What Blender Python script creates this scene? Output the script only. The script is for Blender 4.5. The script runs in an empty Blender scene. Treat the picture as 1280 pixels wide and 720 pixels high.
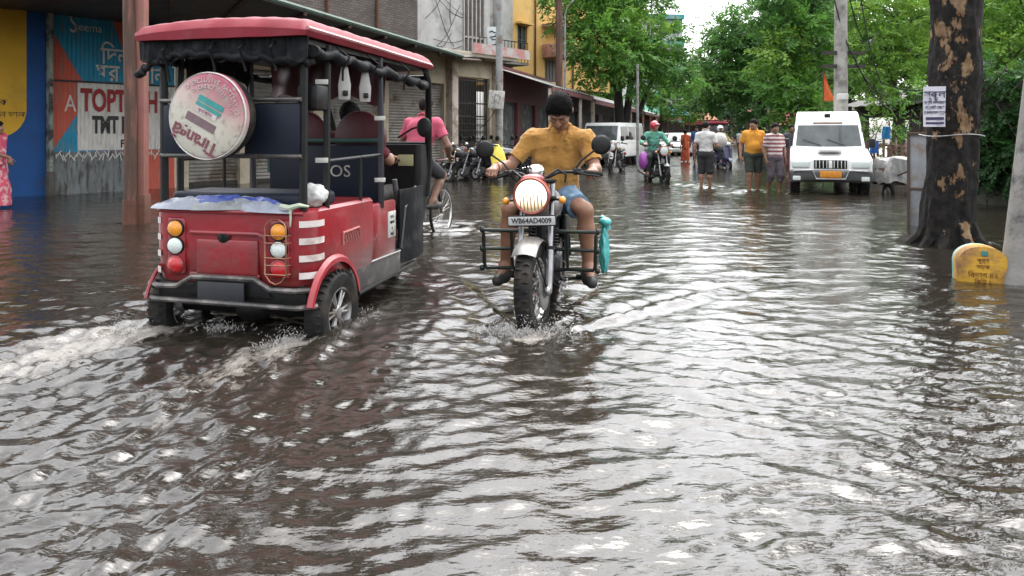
import bpy, bmesh, math, random
import numpy as np
from mathutils import Vector, Matrix, Euler, noise as mnoise
# ---------------------------------------------------------------- camera
scene = bpy.context.scene
col = scene.collection
H_CAM, F_PX, HOR = 1.25, 930.0, 168.0
cam_d = bpy.data.cameras.new('camera'); cam = bpy.data.objects.new('camera', cam_d); col.objects.link(cam)
cam.location = (0, 0, H_CAM); cam.rotation_euler = (math.radians(90), 0, 0)
cam_d.sensor_width = 36; cam_d.lens = 36*F_PX/1280.0
cam_d.shift_y = -(360-HOR)/1280.0
cam_d.clip_start = 0.05; cam_d.clip_end = 1500
scene.camera = cam
# ---------------------------------------------------------------- sky, sun, exposure
SUN_EL, SUN_AZ = math.radians(62), math.radians(25)      # azimuth from +Y towards +X
world = bpy.data.worlds.new('World'); scene.world = world; world.use_nodes = True
wn, wl = world.node_tree.nodes, world.node_tree.links
wn.clear()
w_out = wn.new('ShaderNodeOutputWorld'); w_bg = wn.new('ShaderNodeBackground')
w_sky = wn.new('ShaderNodeTexSky'); w_sky.sky_type = 'NISHITA'; w_sky.sun_disc = False
w_sky.sun_elevation = SUN_EL; w_sky.sun_rotation = SUN_AZ
w_sky.air_density = 1.0; w_sky.dust_density = 4.0; w_sky.ozone_density = 1.0
w_hsv = wn.new('ShaderNodeHueSaturation'); w_hsv.inputs['Saturation'].default_value = 0.22; w_hsv.inputs['Value'].default_value = 1.0
w_tc = wn.new('ShaderNodeTexCoord'); w_ns = wn.new('ShaderNodeTexNoise')
w_ns.inputs['Scale'].default_value = 2.6; w_ns.inputs['Detail'].default_value = 5
w_mr = wn.new('ShaderNodeMapRange'); w_mr.inputs['From Min'].default_value = .3; w_mr.inputs['From Max'].default_value = .7
w_mr.inputs['To Min'].default_value = .8; w_mr.inputs['To Max'].default_value = 1.35
w_mul = wn.new('ShaderNodeVectorMath'); w_mul.operation = 'SCALE'
wl.new(w_sky.outputs[0], w_hsv.inputs['Color']); wl.new(w_tc.outputs['Generated'], w_ns.inputs['Vector'])
wl.new(w_ns.outputs['Fac'], w_mr.inputs['Value']); wl.new(w_hsv.outputs[0], w_mul.inputs[0]); wl.new(w_mr.outputs[0], w_mul.inputs['Scale'])
wl.new(w_mul.outputs[0], w_bg.inputs['Color']); wl.new(w_bg.outputs[0], w_out.inputs['Surface'])
w_bg.inputs['Strength'].default_value = 0.15
sun_d = bpy.data.lights.new('sun', 'SUN'); sun = bpy.data.objects.new('sun', sun_d); col.objects.link(sun)
sun_d.energy = 0.5; sun_d.angle = math.radians(175); sun_d.color = (1, .97, .92)
_sd = Vector((math.sin(SUN_AZ)*math.cos(SUN_EL), math.cos(SUN_AZ)*math.cos(SUN_EL), math.sin(SUN_EL)))
sun.rotation_euler = _sd.to_track_quat('Z', 'Y').to_euler(); sun.location = _sd*50
vs = scene.view_settings; vs.view_transform = 'Standard'; vs.look = 'None'; vs.gamma = 1; vs.use_curve_mapping = False
vs.exposure = 1.95
try:
    scene.cycles.use_denoising = True; scene.cycles.denoiser = 'OPENIMAGEDENOISE'
except Exception: pass
scene.cycles.max_bounces = 7; scene.cycles.transparent_max_bounces = 8
scene.cycles.caustics_reflective = False; scene.cycles.caustics_refractive = False
scene.cycles.sample_clamp_indirect = 6
# ---------------------------------------------------------------- helpers
PI = math.pi
rng = random.Random(7)
nprng = np.random.default_rng(7)
def V(*a): return Vector(a)
def at(px, py, d):                       # photograph pixel at distance d -> world point
    return V((px-640)/F_PX*d, d, H_CAM-(py-HOR)/F_PX*d)
def wat(px, d): return V((px-640)/F_PX*d, d, 0)
def rotz(a): return Matrix.Rotation(a, 4, 'Z')
def rx(a): return Matrix.Rotation(a, 4, 'X')
def ry(a): return Matrix.Rotation(a, 4, 'Y')
def T(*a): return Matrix.Translation(Vector(a))
def frame(o, x, y, z):
    m = Matrix.Identity(4)
    for i, c in enumerate((x, y, z, o)):
        for j in range(3): m[j][i] = c[j]
    return m
def lerp(a, b, t): return a+(b-a)*t
class MB:
    def __init__(s, M=None): s.v = []; s.f = []; s.mi = []; s.sm = []; s.M = M
    def add(s, vs_, fs, m=0, smooth=False, M=None):
        o = len(s.v)
        for p in vs_:
            p = Vector(p)
            if M is not None: p = M @ p
            if s.M is not None: p = s.M @ p
            s.v.append((p.x, p.y, p.z))
        for f in fs:
            s.f.append([i+o for i in f]); s.mi.append(m); s.sm.append(smooth)
        return s
    def bm(s, b, m=0, smooth=False, M=None):
        b.verts.index_update()
        s.add([v.co.copy() for v in b.verts], [[v.index for v in f.verts] for f in b.faces], m, smooth, M); b.free(); return s
    def box(s, c, size, M=None, bev=0, m=0, seg=2, smooth=None):
        b = bmesh.new(); bmesh.ops.create_cube(b, size=1)
        for v in b.verts: v.co = Vector((v.co.x*size[0], v.co.y*size[1], v.co.z*size[2]))
        if bev: bmesh.ops.bevel(b, geom=b.edges[:], offset=min(bev, .49*min(size)), segments=seg, profile=.5, affect='EDGES')
        X = T(*c) if M is None else T(*c) @ M
        return s.bm(b, m, (bev > 0) if smooth is None else smooth, X)
    def tube(s, pts, r, n=8, m=0, closed=False, caps=True, flat=1.0, M=None, smooth=True):
        P = [Vector(p) for p in pts]; k = len(P)
        R = [r]*k if isinstance(r, (int, float)) else list(r)
        vs_, fs = [], []; ref = None
        for i in range(k):
            if closed: t = P[(i+1) % k]-P[i-1]
            else: t = P[min(i+1, k-1)]-P[max(i-1, 0)]
            if t.length < 1e-9: t = V(0, 0, 1)
            t.normalize()
            if ref is None: ref = t.orthogonal().normalized() if abs(t.z) > .9 else t.cross(V(0, 0, 1)).normalized()
            ref = (ref-t*ref.dot(t)); ref = ref.normalized() if ref.length > 1e-6 else t.orthogonal().normalized()
            bn = t.cross(ref)
            for j in range(n):
                a = 2*PI*j/n
                vs_.append(P[i]+(ref*math.cos(a)+bn*math.sin(a)*flat)*R[i])
        for i in range(k if closed else k-1):
            for j in range(n):
                a, b_ = i*n+j, i*n+(j+1) % n; c, d = ((i+1) % k)*n+(j+1) % n, ((i+1) % k)*n+j
                fs.append((a, b_, c, d))
        if caps and not closed: fs += [tuple(reversed(range(n))), tuple(range((k-1)*n, k*n))]
        return s.add(vs_, fs, m, smooth, M)
    def lathe(s, prof, n=24, M=None, m=0, smooth=True, closed=False, a0=0, a1=2*PI):
        full = abs(a1-a0-2*PI) < 1e-6; k = len(prof); cnt = n if full else n+1; vs_, fs = [], []
        for j in range(cnt):
            a = a0+(a1-a0)*j/n
            for r, z in prof: vs_.append((r*math.cos(a), r*math.sin(a), z))
        for j in range(n):
            j2 = (j+1) % cnt
            for i in range(k if closed else k-1):
                i2 = (i+1) % k
                fs.append((j*k+i, j2*k+i, j2*k+i2, j*k+i2))
        return s.add(vs_, fs, m, smooth, M)
    def prism(s, poly, h, M=None, m=0, bev=0, smooth=False):      # poly in local xz, thickness h along y (0..h)
        b = bmesh.new(); f = b.faces.new([b.verts.new((x, 0, z)) for x, z in poly])
        r = bmesh.ops.extrude_face_region(b, geom=[f])
        for e in r['geom']:
            if isinstance(e, bmesh.types.BMVert): e.co.y += h
        bmesh.ops.recalc_face_normals(b, faces=b.faces[:])
        if bev: bmesh.ops.bevel(b, geom=b.edges[:], offset=bev, segments=2, profile=.5, affect='EDGES')
        return s.bm(b, m, smooth or bev > 0, M)
    def ball(s, c, r, n=12, m=0, M=None):
        r = (r, r, r) if isinstance(r, (int, float)) else r
        b = bmesh.new(); bmesh.ops.create_uvsphere(b, u_segments=n, v_segments=max(6, n*2//3), radius=1)
        for v in b.verts: v.co = Vector((v.co.x*r[0], v.co.y*r[1], v.co.z*r[2]))
        X = T(*c) if M is None else T(*c) @ M
        return s.bm(b, m, True, X)
    def quad(s, a, b, c, d, m=0): return s.add([a, b, c, d], [(0, 1, 2, 3)], m)
    def sheet(s, G, m=0, smooth=True, M=None, th=0):              # G: rows of points, optional thickness along normals
        R, C = len(G), len(G[0]); vs_ = [Vector(p) for row in G for p in row]; fs = []
        for i in range(R-1):
            for j in range(C-1): fs.append((i*C+j, i*C+j+1, (i+1)*C+j+1, (i+1)*C+j))
        if th:
            b = bmesh.new(); bv = [b.verts.new(p) for p in vs_]
            for f in fs: b.faces.new([bv[i] for i in f])
            b.normal_update(); bmesh.ops.solidify(b, geom=b.faces[:], thickness=th)
            return s.bm(b, m, smooth, M)
        return s.add(vs_, fs, m, smooth, M)
    def text(s, body, size, M, m=0, depth=.002, align='CENTER', sx=1.0, bold=0):
        out = []                                             # Bengali vowel signs written in their visual order
        for ch in body:
            if ch in '\u09bf\u09c7\u09c8': out.insert(len(out)-1, ch)
            elif ch == '\u09cb': out.insert(len(out)-1, '\u09c7'); out.append('\u09be')
            else: out.append(ch)
        body = ''.join(out)
        cu = bpy.data.curves.new('t', 'FONT'); cu.body = body; cu.size = size; cu.align_x = align; cu.align_y = 'CENTER'
        cu.extrude = depth/2; cu.offset = bold; cu.resolution_u = 3
        ob = bpy.data.objects.new('t', cu); col.objects.link(ob)
        me = bpy.data.meshes.new_from_object(ob.evaluated_get(bpy.context.evaluated_depsgraph_get()))
        S = Matrix.Diagonal((sx, 1, 1, 1))
        # text lies in local XY with +Z towards the reader; M maps it
        s.add([S @ v.co for v in me.vertices], [list(p.vertices) for p in me.polygons], m, False, M)
        bpy.data.objects.remove(ob); bpy.data.curves.remove(cu); bpy.data.meshes.remove(me); return s
    def mesh(s, name, mats, angle=38):
        me = bpy.data.meshes.new(name); me.from_pydata(s.v, [], s.f); me.update()
        for mt in (mats if isinstance(mats, (list, tuple)) else [mats]): me.materials.append(mt)
        me.polygons.foreach_set('material_index', s.mi); me.polygons.foreach_set('use_smooth', s.sm)
        b = bmesh.new(); b.from_mesh(me); bmesh.ops.recalc_face_normals(b, faces=b.faces[:]); b.to_mesh(me); b.free()
        try: me.set_sharp_from_angle(angle=math.radians(angle))
        except Exception: pass
        return me
    def build(s, name, mats, parent=None, angle=38):
        o = bpy.data.objects.new(name, s.mesh(name, mats, angle)); col.objects.link(o)
        if parent is not None: o.parent = parent
        return o
def np_obj(name, verts, faces, mat_, parent=None, smooth=True, attrs=None):
    me = bpy.data.meshes.new(name); nv, nf = len(verts), len(faces); k = faces.shape[1]
    me.vertices.add(nv); me.vertices.foreach_set('co', np.ascontiguousarray(verts, dtype=np.float32).ravel())
    me.loops.add(nf*k); me.loops.foreach_set('vertex_index', np.ascontiguousarray(faces, dtype=np.int32).ravel())
    me.polygons.add(nf); me.polygons.foreach_set('loop_start', np.arange(0, nf*k, k, dtype=np.int32))
    me.polygons.foreach_set('use_smooth', np.full(nf, smooth, dtype=bool))
    for an, av in (attrs or {}).items():
        a = me.attributes.new(an, 'FLOAT', 'POINT'); a.data.foreach_set('value', np.ascontiguousarray(av, dtype=np.float32))
    me.update(calc_edges=True); me.validate()
    me.materials.append(mat_)
    o = bpy.data.objects.new(name, me); col.objects.link(o)
    if parent is not None: o.parent = parent
    return o
def tag(o, label=None, cat=None, group=None, kind=None):
    if label: o['label'] = label
    if cat: o['category'] = cat
    if group: o['group'] = group
    if kind: o['kind'] = kind
    return o
def thing(name, label, cat, loc=(0, 0, 0), rz=0, group=None):
    o = bpy.data.objects.new(name, None); col.objects.link(o); o.empty_display_size = .2
    o.location = loc; o.rotation_euler = (0, 0, rz)
    return tag(o, label, cat, group)
def copy_tree(o, parent=None):
    c = o.copy(); col.objects.link(c); c.parent = parent
    for ch in list(o.children): copy_tree(ch, c)
    return c
def dup(o, loc, rz, label, group=None):
    c = copy_tree(o); c.location = loc; c.rotation_euler = (0, 0, rz); c['label'] = label
    if group: c['group'] = group
    return c
# ---------------------------------------------------------------- materials
_mats = {}
def pm(name, c1, c2=None, scale=6, rough=.6, metal=0, bump=0, bscale=None, coat=0, rvar=0, spec=.5, detail=5, lo=.35, hi=.65, c3=None, s3=1.5, lo3=.5, hi3=.62, stretch=None, trans=0, sheen=0, alpha=1):
    if name in _mats: return _mats[name]
    m = bpy.data.materials.new(name); m.use_nodes = True; _mats[name] = m
    nt = m.node_tree; N, L = nt.nodes, nt.links; b = N['Principled BSDF']
    b.inputs['Roughness'].default_value = rough; b.inputs['Metallic'].default_value = metal
    b.inputs['Specular IOR Level'].default_value = spec
    if coat: b.inputs['Coat Weight'].default_value = coat; b.inputs['Coat Roughness'].default_value = .12
    if sheen: b.inputs['Sheen Weight'].default_value = sheen
    if trans: b.inputs['Transmission Weight'].default_value = trans
    if alpha < 1: b.inputs['Alpha'].default_value = alpha
    if c2 is None: c2 = tuple(x*.78 for x in c1)
    tc = N.new('ShaderNodeTexCoord'); src = tc.outputs['Object']
    if stretch:
        mp = N.new('ShaderNodeMapping'); mp.inputs['Scale'].default_value = stretch; L.new(src, mp.inputs['Vector']); src = mp.outputs[0]
    def noise(sc, det, a, b_):
        n = N.new('ShaderNodeTexNoise'); n.inputs['Scale'].default_value = sc; n.inputs['Detail'].default_value = det; n.inputs['Roughness'].default_value = .62
        L.new(src, n.inputs['Vector']); r = N.new('ShaderNodeMapRange'); r.inputs['From Min'].default_value = a; r.inputs['From Max'].default_value = b_
        L.new(n.outputs['Fac'], r.inputs['Value']); return n, r
    n1, r1 = noise(scale, detail, lo, hi)
    mx = N.new('ShaderNodeMix'); mx.data_type = 'RGBA'; mx.inputs[6].default_value = (*c1, 1); mx.inputs[7].default_value = (*c2, 1)
    L.new(r1.outputs[0], mx.inputs[0]); out = mx.outputs[2]
    if c3:
        n3, r3 = noise(s3, 6, lo3, hi3); m3 = N.new('ShaderNodeMix'); m3.data_type = 'RGBA'; m3.inputs[7].default_value = (*c3, 1)
        L.new(r3.outputs[0], m3.inputs[0]); L.new(out, m3.inputs[6]); out = m3.outputs[2]
    L.new(out, b.inputs['Base Color'])
    if rvar:
        rr = N.new('ShaderNodeMapRange'); rr.inputs['To Min'].default_value = max(.02, rough-rvar); rr.inputs['To Max'].default_value = min(1, rough+rvar)
        L.new(r1.outputs[0], rr.inputs['Value']); L.new(rr.outputs[0], b.inputs['Roughness'])
    if bump:
        nb, _ = noise(bscale or scale*4, 5, 0, 1); bp = N.new('ShaderNodeBump'); bp.inputs['Strength'].default_value = bump; bp.inputs['Distance'].default_value = .02
        L.new(nb.outputs['Fac'], bp.inputs['Height']); L.new(bp.outputs[0], b.inputs['Normal'])
    return m
def em(name, c, s):
    m = bpy.data.materials.new(name); m.use_nodes = True; b = m.node_tree.nodes['Principled BSDF']
    b.inputs['Base Color'].default_value = (*c, 1); b.inputs['Emission Color'].default_value = (*c, 1); b.inputs['Emission Strength'].default_value = s
    return m
blk = pm('black_paint', (.007, .007, .008), (.013, .013, .012), 9, .45, spec=.25, bump=.05, c3=(.05, .042, .035), s3=3, lo3=.6, hi3=.8)
rub = pm('rubber', (.009, .009, .009), (.02, .019, .018), 14, .8, bump=.1, spec=.25, c3=(.06, .05, .04), s3=6, lo3=.5, hi3=.75)
chrome = pm('chrome', (.62, .62, .62), (.45, .44, .42), 12, .16, 1, rvar=.1)
steel = pm('dull_steel', (.35, .35, .35), (.22, .21, .2), 10, .38, .9, rvar=.15)
plast = pm('black_plastic', (.010, .010, .011), (.017, .017, .017), 20, .5, bump=.05, spec=.3)
glass_d = pm('dark_glass', (.05, .06, .06), (.09, .10, .10), 2.5, .05, spec=.45)
white_p = pm('white_paint', (.78, .78, .77), (.7, .7, .68), 3, .3, coat=.4, c3=(.5, .47, .42), s3=2.2, lo3=.6, hi3=.85)
grey_c = pm('concrete', (.34, .33, .3), (.24, .23, .21), 4, .9, bump=.3, bscale=30, c3=(.12, .11, .1), s3=1.3)
wood_d = pm('dark_wood', (.10, .06, .04), (.05, .035, .025), 5, .8, bump=.3, stretch=(8, 8, .7))
skin = pm('skin', (.30, .155, .095), (.24, .12, .075), 8, .48, bump=.06, bscale=80)
skin_d = pm('skin_dark', (.20, .105, .068), (.15, .078, .05), 8, .48, bump=.05, bscale=80)
hair_m = pm('hair', (.006, .005, .005), (.011, .010, .010), 60, .75, bump=.25, bscale=160, spec=.15)
lens_a = pm('amber_lens', (.85, .33, .02), (.7, .24, .01), 30, .2, coat=.5, bump=.2, bscale=120)
lens_w = pm('clear_lens', (.72, .78, .74), (.6, .66, .62), 40, .2, coat=.5, bump=.2, bscale=120)
lens_r = pm('red_lens', (.55, .01, .015), (.4, .005, .01), 30, .2, coat=.5, bump=.2, bscale=120)
# ---------------------------------------------------------------- signed-distance bodies, meshed with surface nets
class Sdf:
    def __init__(s): s.P = []
    def cap(s, a, b, ra, rb=None, k=.02, sq=None, clip=None, sub=False):
        s.P.append(('c', np.array(a, float), np.array(b, float), ra, ra if rb is None else rb, k, sq, clip, sub)); return s
    def chain(s, pts, rs, k=.02, **kw):
        for i in range(len(pts)-1): s.cap(pts[i], pts[i+1], rs[i], rs[i+1], k, **kw)
        return s
    def ell(s, c, r, R=None, k=.02, clip=None, sub=False):
        s.P.append(('e', np.array(c, float), np.array(r, float), None if R is None else np.array(R, float), None, k, None, clip, sub)); return s
    def mesh(s, h=.01):
        lo, hi = np.full(3, 1e9), np.full(3, -1e9); B = []
        for p in s.P:
            if p[0] == 'c': r = max(p[3], p[4])*1.05; l, u = np.minimum(p[1], p[2])-r, np.maximum(p[1], p[2])+r
            else: r = p[2].max(); l, u = p[1]-r, p[1]+r
            B.append((l, u))
            if not p[8]: lo, hi = np.minimum(lo, l), np.maximum(hi, u)
        lo -= 3*h; hi += 3*h; n = np.ceil((hi-lo)/h).astype(int)+1
        F = np.full(n, 1.0, np.float32); ax = [lo[i]+h*np.arange(n[i]) for i in range(3)]
        for p, (l, u) in zip(s.P, B):
            mg = p[5]*1.5+2*h
            i0 = np.clip(np.floor((l-mg-lo)/h).astype(int), 0, n); i1 = np.clip(np.ceil((u+mg-lo)/h).astype(int)+1, 0, n)
            if (i1 <= i0).any(): continue
            sl = tuple(slice(i0[i], i1[i]) for i in range(3))
            X = ax[0][sl[0]][:, None, None]; Y = ax[1][sl[1]][None, :, None]; Z = ax[2][sl[2]][None, None, :]
            if p[0] == 'c':
                a, b, ra, rb, sq = p[1], p[2], p[3], p[4], p[6]; ab = b-a; L2 = max(ab @ ab, 1e-12)
                dx, dy, dz = X-a[0], Y-a[1], Z-a[2]
                t = np.clip((dx*ab[0]+dy*ab[1]+dz*ab[2])/L2, 0, 1)
                qx, qy, qz = dx-t*ab[0], dy-t*ab[1], dz-t*ab[2]; q2 = qx*qx+qy*qy+qz*qz
                if sq is not None:
                    nn = np.array(sq[0], float); w = qx*nn[0]+qy*nn[1]+qz*nn[2]; q2 = q2+w*w*(sq[1]**2-1)
                d = np.sqrt(q2)-(ra+(rb-ra)*t)
            else:
                c, r, R = p[1], p[2], p[3]; dx, dy, dz = X-c[0], Y-c[1], Z-c[2]
                if R is not None: dx, dy, dz = (dx*R[0][i]+dy*R[1][i]+dz*R[2][i] for i in range(3))
                k0 = np.sqrt((dx/r[0])**2+(dy/r[1])**2+(dz/r[2])**2); d = (k0-1)*r.min()
            for (cp, cn) in (p[7] or ()):
                d = np.maximum(d, (X-cp[0])*cn[0]+(Y-cp[1])*cn[1]+(Z-cp[2])*cn[2])
            k = max(p[5], 1e-4); G = F[sl]
            if p[8]:
                hh = np.maximum(k-np.abs(G+d), 0)/k; F[sl] = np.maximum(G, -d)+hh*hh*k*.25
            else:
                hh = np.maximum(k-np.abs(G-d), 0)/k; F[sl] = np.minimum(G, d)-hh*hh*k*.25
        return surf_net(F, lo, h)
def surf_net(F, lo, h):
    S = F < 0; nx, ny, nz = (q-1 for q in F.shape)
    corners = [(i, j, k) for i in (0, 1) for j in (0, 1) for k in (0, 1)]
    cnt = np.zeros((nx, ny, nz), np.uint8)
    for i, j, k in corners: cnt += S[i:i+nx, j:j+ny, k:k+nz]
    act = (cnt > 0) & (cnt < 8); idx = np.argwhere(act); ids = np.full(act.shape, -1, np.int64); ids[act] = np.arange(len(idx))
    val = np.stack([F[idx[:, 0]+i, idx[:, 1]+j, idx[:, 2]+k] for i, j, k in corners], 1)
    acc = np.zeros((len(idx), 3)); m = np.zeros(len(idx))
    for a in range(8):
        for b in range(a+1, 8):
            ca, cb = np.array(corners[a]), np.array(corners[b])
            if np.abs(ca-cb).sum() != 1: continue
            va, vb = val[:, a], val[:, b]; x = (va < 0) != (vb < 0)
            t = np.where(x, va/np.where(x, va-vb, 1), 0)
            acc += np.where(x[:, None], ca+t[:, None]*(cb-ca), 0); m += x
    verts = lo+h*(idx+acc/np.maximum(m, 1)[:, None]); quads = []
    for axis in range(3):
        o1, o2 = [(1, 2), (2, 0), (0, 1)][axis]
        sa = [slice(1, -1)]*3; sb = [slice(1, -1)]*3; sa[axis] = slice(0, -1); sb[axis] = slice(1, None)
        A, Bq = S[tuple(sa)], S[tuple(sb)]; e = np.argwhere(A != Bq)
        if not len(e): continue
        flip = A[e[:, 0], e[:, 1], e[:, 2]]; c = e+1; c[:, axis] -= 1
        d1 = np.zeros(3, int); d1[o1] = 1; d2 = np.zeros(3, int); d2[o2] = 1
        q = np.stack([ids[tuple((c-d1*a-d2*b).T)] for a, b in ((1, 1), (0, 1), (0, 0), (1, 0))], 1)
        q[~flip] = q[~flip][:, ::-1]; quads.append(q)
    return verts, np.concatenate(quads)
def vnormals(v, f):
    n = np.cross(v[f[:, 2]]-v[f[:, 0]], v[f[:, 3]]-v[f[:, 1]]); N = np.zeros_like(v)
    for i in range(4): np.add.at(N, f[:, i], n)
    return N/np.maximum(np.linalg.norm(N, axis=1), 1e-9)[:, None]
def sdf_obj(sd, name, mat_, parent, h, wrinkle=0, wdir=(0, 0, 1), wf=60, seed=0):
    v, f = sd.mesh(h)
    if wrinkle:
        N = vnormals(v, f); g = np.random.default_rng(seed); w = np.zeros(len(v))
        for i in range(9):
            d = np.array(wdir)+g.normal(0, .45, 3); d /= np.linalg.norm(d); fr = wf*g.uniform(.4, 1.4)
            bend = .35*np.sin(v @ g.normal(0, 9, 3)+g.uniform(0, 6))
            w += (1-np.abs(np.sin(.5*(v @ d*fr+g.uniform(0, 6)+bend*4)))*2)*g.uniform(.4, 1)*(.5+.5*np.sin(v @ g.normal(0, 7, 3)+g.uniform(0, 6)))
        v = v+N*(np.maximum(w, -1.6)*wrinkle/3)[:, None]
    return np_obj(name, v, f, mat_, parent)
# ================================================================ ground and flood water
RK_YAW = math.radians(-13.8)                       # e-rickshaw heading (12 deg to the right of the view axis)
RK_POS = (-1.775, 4.64)
BK_POS = (0.14, 4.98); BK_YAW = math.radians(171.0)  # motorcycle: front axle position, rides towards the camera
road_m = pm('wet_asphalt', (.05, .045, .04), (.03, .027, .024), 3, .7, bump=.3, bscale=60)
g = MB(); g.add([(-700, -60, -.13), (700, -60, -.13), (700, 1200, -.13), (-700, 1200, -.13)], [(0, 1, 2, 3)])
tag(g.build('road', road_m), kind='structure')
def water_obj():
    apex = -3.0; nr, nc = 860, 1000
    R = np.exp(np.linspace(math.log(3.4), math.log(96), nr)); tn = np.tan(np.linspace(-math.radians(53), math.radians(53), nc))
    X = R[:, None]*tn[None, :]; Y = np.repeat((apex+R)[:, None], nc, 1)
    g = np.random.default_rng(11); Z = np.zeros_like(X)
    xw = X+.10*np.sin(1.3*Y+.6*X)+.05*np.sin(2.9*X-1.7*Y+1); yw = Y+.12*np.sin(1.1*X+.7*Y+2)+.05*np.sin(3.1*X+.9*Y)
    cell = R[:, None]*.0045
    for i in range(90):
        lam = .075*math.exp(g.uniform(0, 2.3)); k = 2*PI/lam
        th = g.normal(PI/2+.10, .50); ph = g.uniform(0, 2*PI)
        amp = .0080*min(lam, .15+.12*lam)*g.uniform(.5, 1.3)
        fade = np.clip((lam/cell-2.2)/3, 0, 1)
        # patches of rougher and calmer water
        pat = .62+.42*np.sin(X*g.uniform(.3, 1.7)+Y*g.uniform(.3, 1.5)+g.uniform(0, 6))
        s = np.sin(k*(xw*math.cos(th)+yw*math.sin(th))+ph)
        Z += amp*fade*pat*(s+.25*(s*s-.5))
    # ---- motorcycle wake
    bx, by = .10, 4.62; foam = np.zeros_like(X)
    def seg(ax, ay, cx_, cy_):
        dx, dy = cx_-ax, cy_-ay; L2 = dx*dx+dy*dy
        t = np.clip(((X-ax)*dx+(Y-ay)*dy)/L2, 0, 1); d = ((X-ax)*dy-(Y-ay)*dx)/math.sqrt(L2)
        e = np.hypot(X-ax-t*dx, Y-ay-t*dy); return t, d, e
    for (ex, ey, am) in ((2.9, 7.1, .024), (-.95, 7.6, .024), (1.7, 8.0, .011), (-.35, 8.2, .011)):
        t, d, e = seg(bx, by-.1, ex, ey); env = np.exp(-(e/(.10+.20*t))**2)*(1-t)**.6
        Z += am*np.clip(t*9, 0, 1)*env*np.cos(d*2*PI/(.22+.2*t)); foam += .16*env*np.clip(1-t*3.5, 0, 1)
    q = np.hypot((X-bx)/1.25, Y-by)
    Z += .012*np.exp(-(q/.26)**2)*np.sin(X*31+3*np.sin(Y*23))*np.sin(Y*37+2*np.sin(X*19)); foam += .62*np.exp(-(q/.24)**2)
    Z += .004*np.exp(-(q/.7)**2)*np.cos(q*2*PI/.16)
    q2 = np.hypot(X-.4, Y-6.3); foam += .5*np.exp(-(q2/.45)**2)
    # ---- e-rickshaw wake, in its own axes (lx right, ly forward)
    c, s_ = math.cos(RK_YAW), math.sin(RK_YAW); dx, dy = X-RK_POS[0], Y-RK_POS[1]
    lx, ly = dx*c+dy*s_, -dx*s_+dy*c
    wob = .10*np.sin(ly*3.1)+.05*np.sin(ly*7.7+1)
    turb = np.zeros_like(X)
    for sx in (-.47, .47):
        back = np.clip((.25-ly), 0, 9); w = .13+.19*back
        cx_ = sx+math.copysign(.15, sx)*back*(.75 if sx < 0 else .25)+wob*.5*np.clip(back, 0, 1)
        env = np.exp(-((lx-cx_)/w)**2)*np.clip(back*4, 0, 1)*np.exp(-back/(3.4 if sx < 0 else 3.4))
        turb += env; foam += (.78 if sx < 0 else .66)*env
        # crest thrown to the side of each wheel
        ri = np.exp(-((lx-cx_-math.copysign(1, sx)*(.20+.10*back))/(.10+.05*back))**2)*np.exp(-((ly+.15)/1.0)**2); Z += .040*ri; turb += .5*ri; foam += .22*ri
    env = np.exp(-((lx-.95-.12*np.clip(1.8-ly, 0, 5))/.28)**2)*np.exp(-((ly-.55)/1.1)**2); Z += .05*env; turb += .8*env; foam += .28*env
    env = np.exp(-((lx+.95+.1*np.clip(1.8-ly, 0, 5))/.3)**2)*np.exp(-((ly-.3)/1.1)**2); Z += .04*env; turb += .7*env; foam += .3*env
    env = np.exp(-(lx/.5)**2)*np.exp(-((ly+.6)/.7)**2); turb += .5*env; foam += .12*env
    back = np.clip(-ly, 0, 9); wid = .75+.42*back; inside = 1/(1+np.exp(-(wid-np.abs(lx+.10*back))/.10))*np.exp(-back/3.2)*(ly < .6)
    # diverging wave crests of the wake
    for sg in (-1, 1):
        for n_ in range(5):
            d = sg*lx-(.66+.42*back)+.24*n_+.03*np.sin(ly*4+n_)
            Z += .022*np.exp(-(d/.075)**2)*np.exp(-back/2.2)*(ly < 1)*np.clip(back*2+.3, 0, 1); foam += .10*np.exp(-(d/.06)**2)*np.exp(-back/1.6)*np.clip(back*3, 0, 1)
    turb += .55*inside; foam += .26*inside*np.exp(-back/2.2)
    f2 = np.zeros_like(X)
    for i in range(46):
        lam = .042*math.exp(g.uniform(0, 1.35)); k = 2*PI/lam; th = g.normal(.15, .62); fade = np.clip((lam/cell-2)/2.5, 0, 1)
        f2 += .0125*lam*fade*np.sin(k*(xw*math.cos(th)+yw*math.sin(th))+g.uniform(0, 6)+2*np.sin(3*X+g.uniform(0, 6))+2*np.sin(4*Y+g.uniform(0, 6)))
    Z += f2*(.22+np.clip(turb, 0, 1.5)*1.4)
    # small rings round people's legs, tyres and trunks further up the street
    for (px_, py_, am) in ((5.0, 16.2, .03), (5.75, 17.1, .025), (4.55, 17.7, .025), (4.0, 19.0, .04), (6.6, 15.4, .02), (5.0, 8.5, .03), (-.9, 10.0, .05)):
        q = np.hypot(X-px_, Y-py_); Z += am*np.exp(-(q/.8)**2)*np.cos(q*2*PI/.3)*.5; foam += 8*am*np.exp(-(q/.35)**2)
    vid = np.arange(nr*nc).reshape(nr, nc)
    F = np.stack([vid[:-1, :-1], vid[:-1, 1:], vid[1:, 1:], vid[1:, :-1]], -1).reshape(-1, 4)
    m = bpy.data.materials.new('flood_water'); m.use_nodes = True; N, L = m.node_tree.nodes, m.node_tree.links
    b = N['Principled BSDF']; b.inputs['Roughness'].default_value = .035; b.inputs['IOR'].default_value = 1.56
    tc = N.new('ShaderNodeTexCoord')
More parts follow.
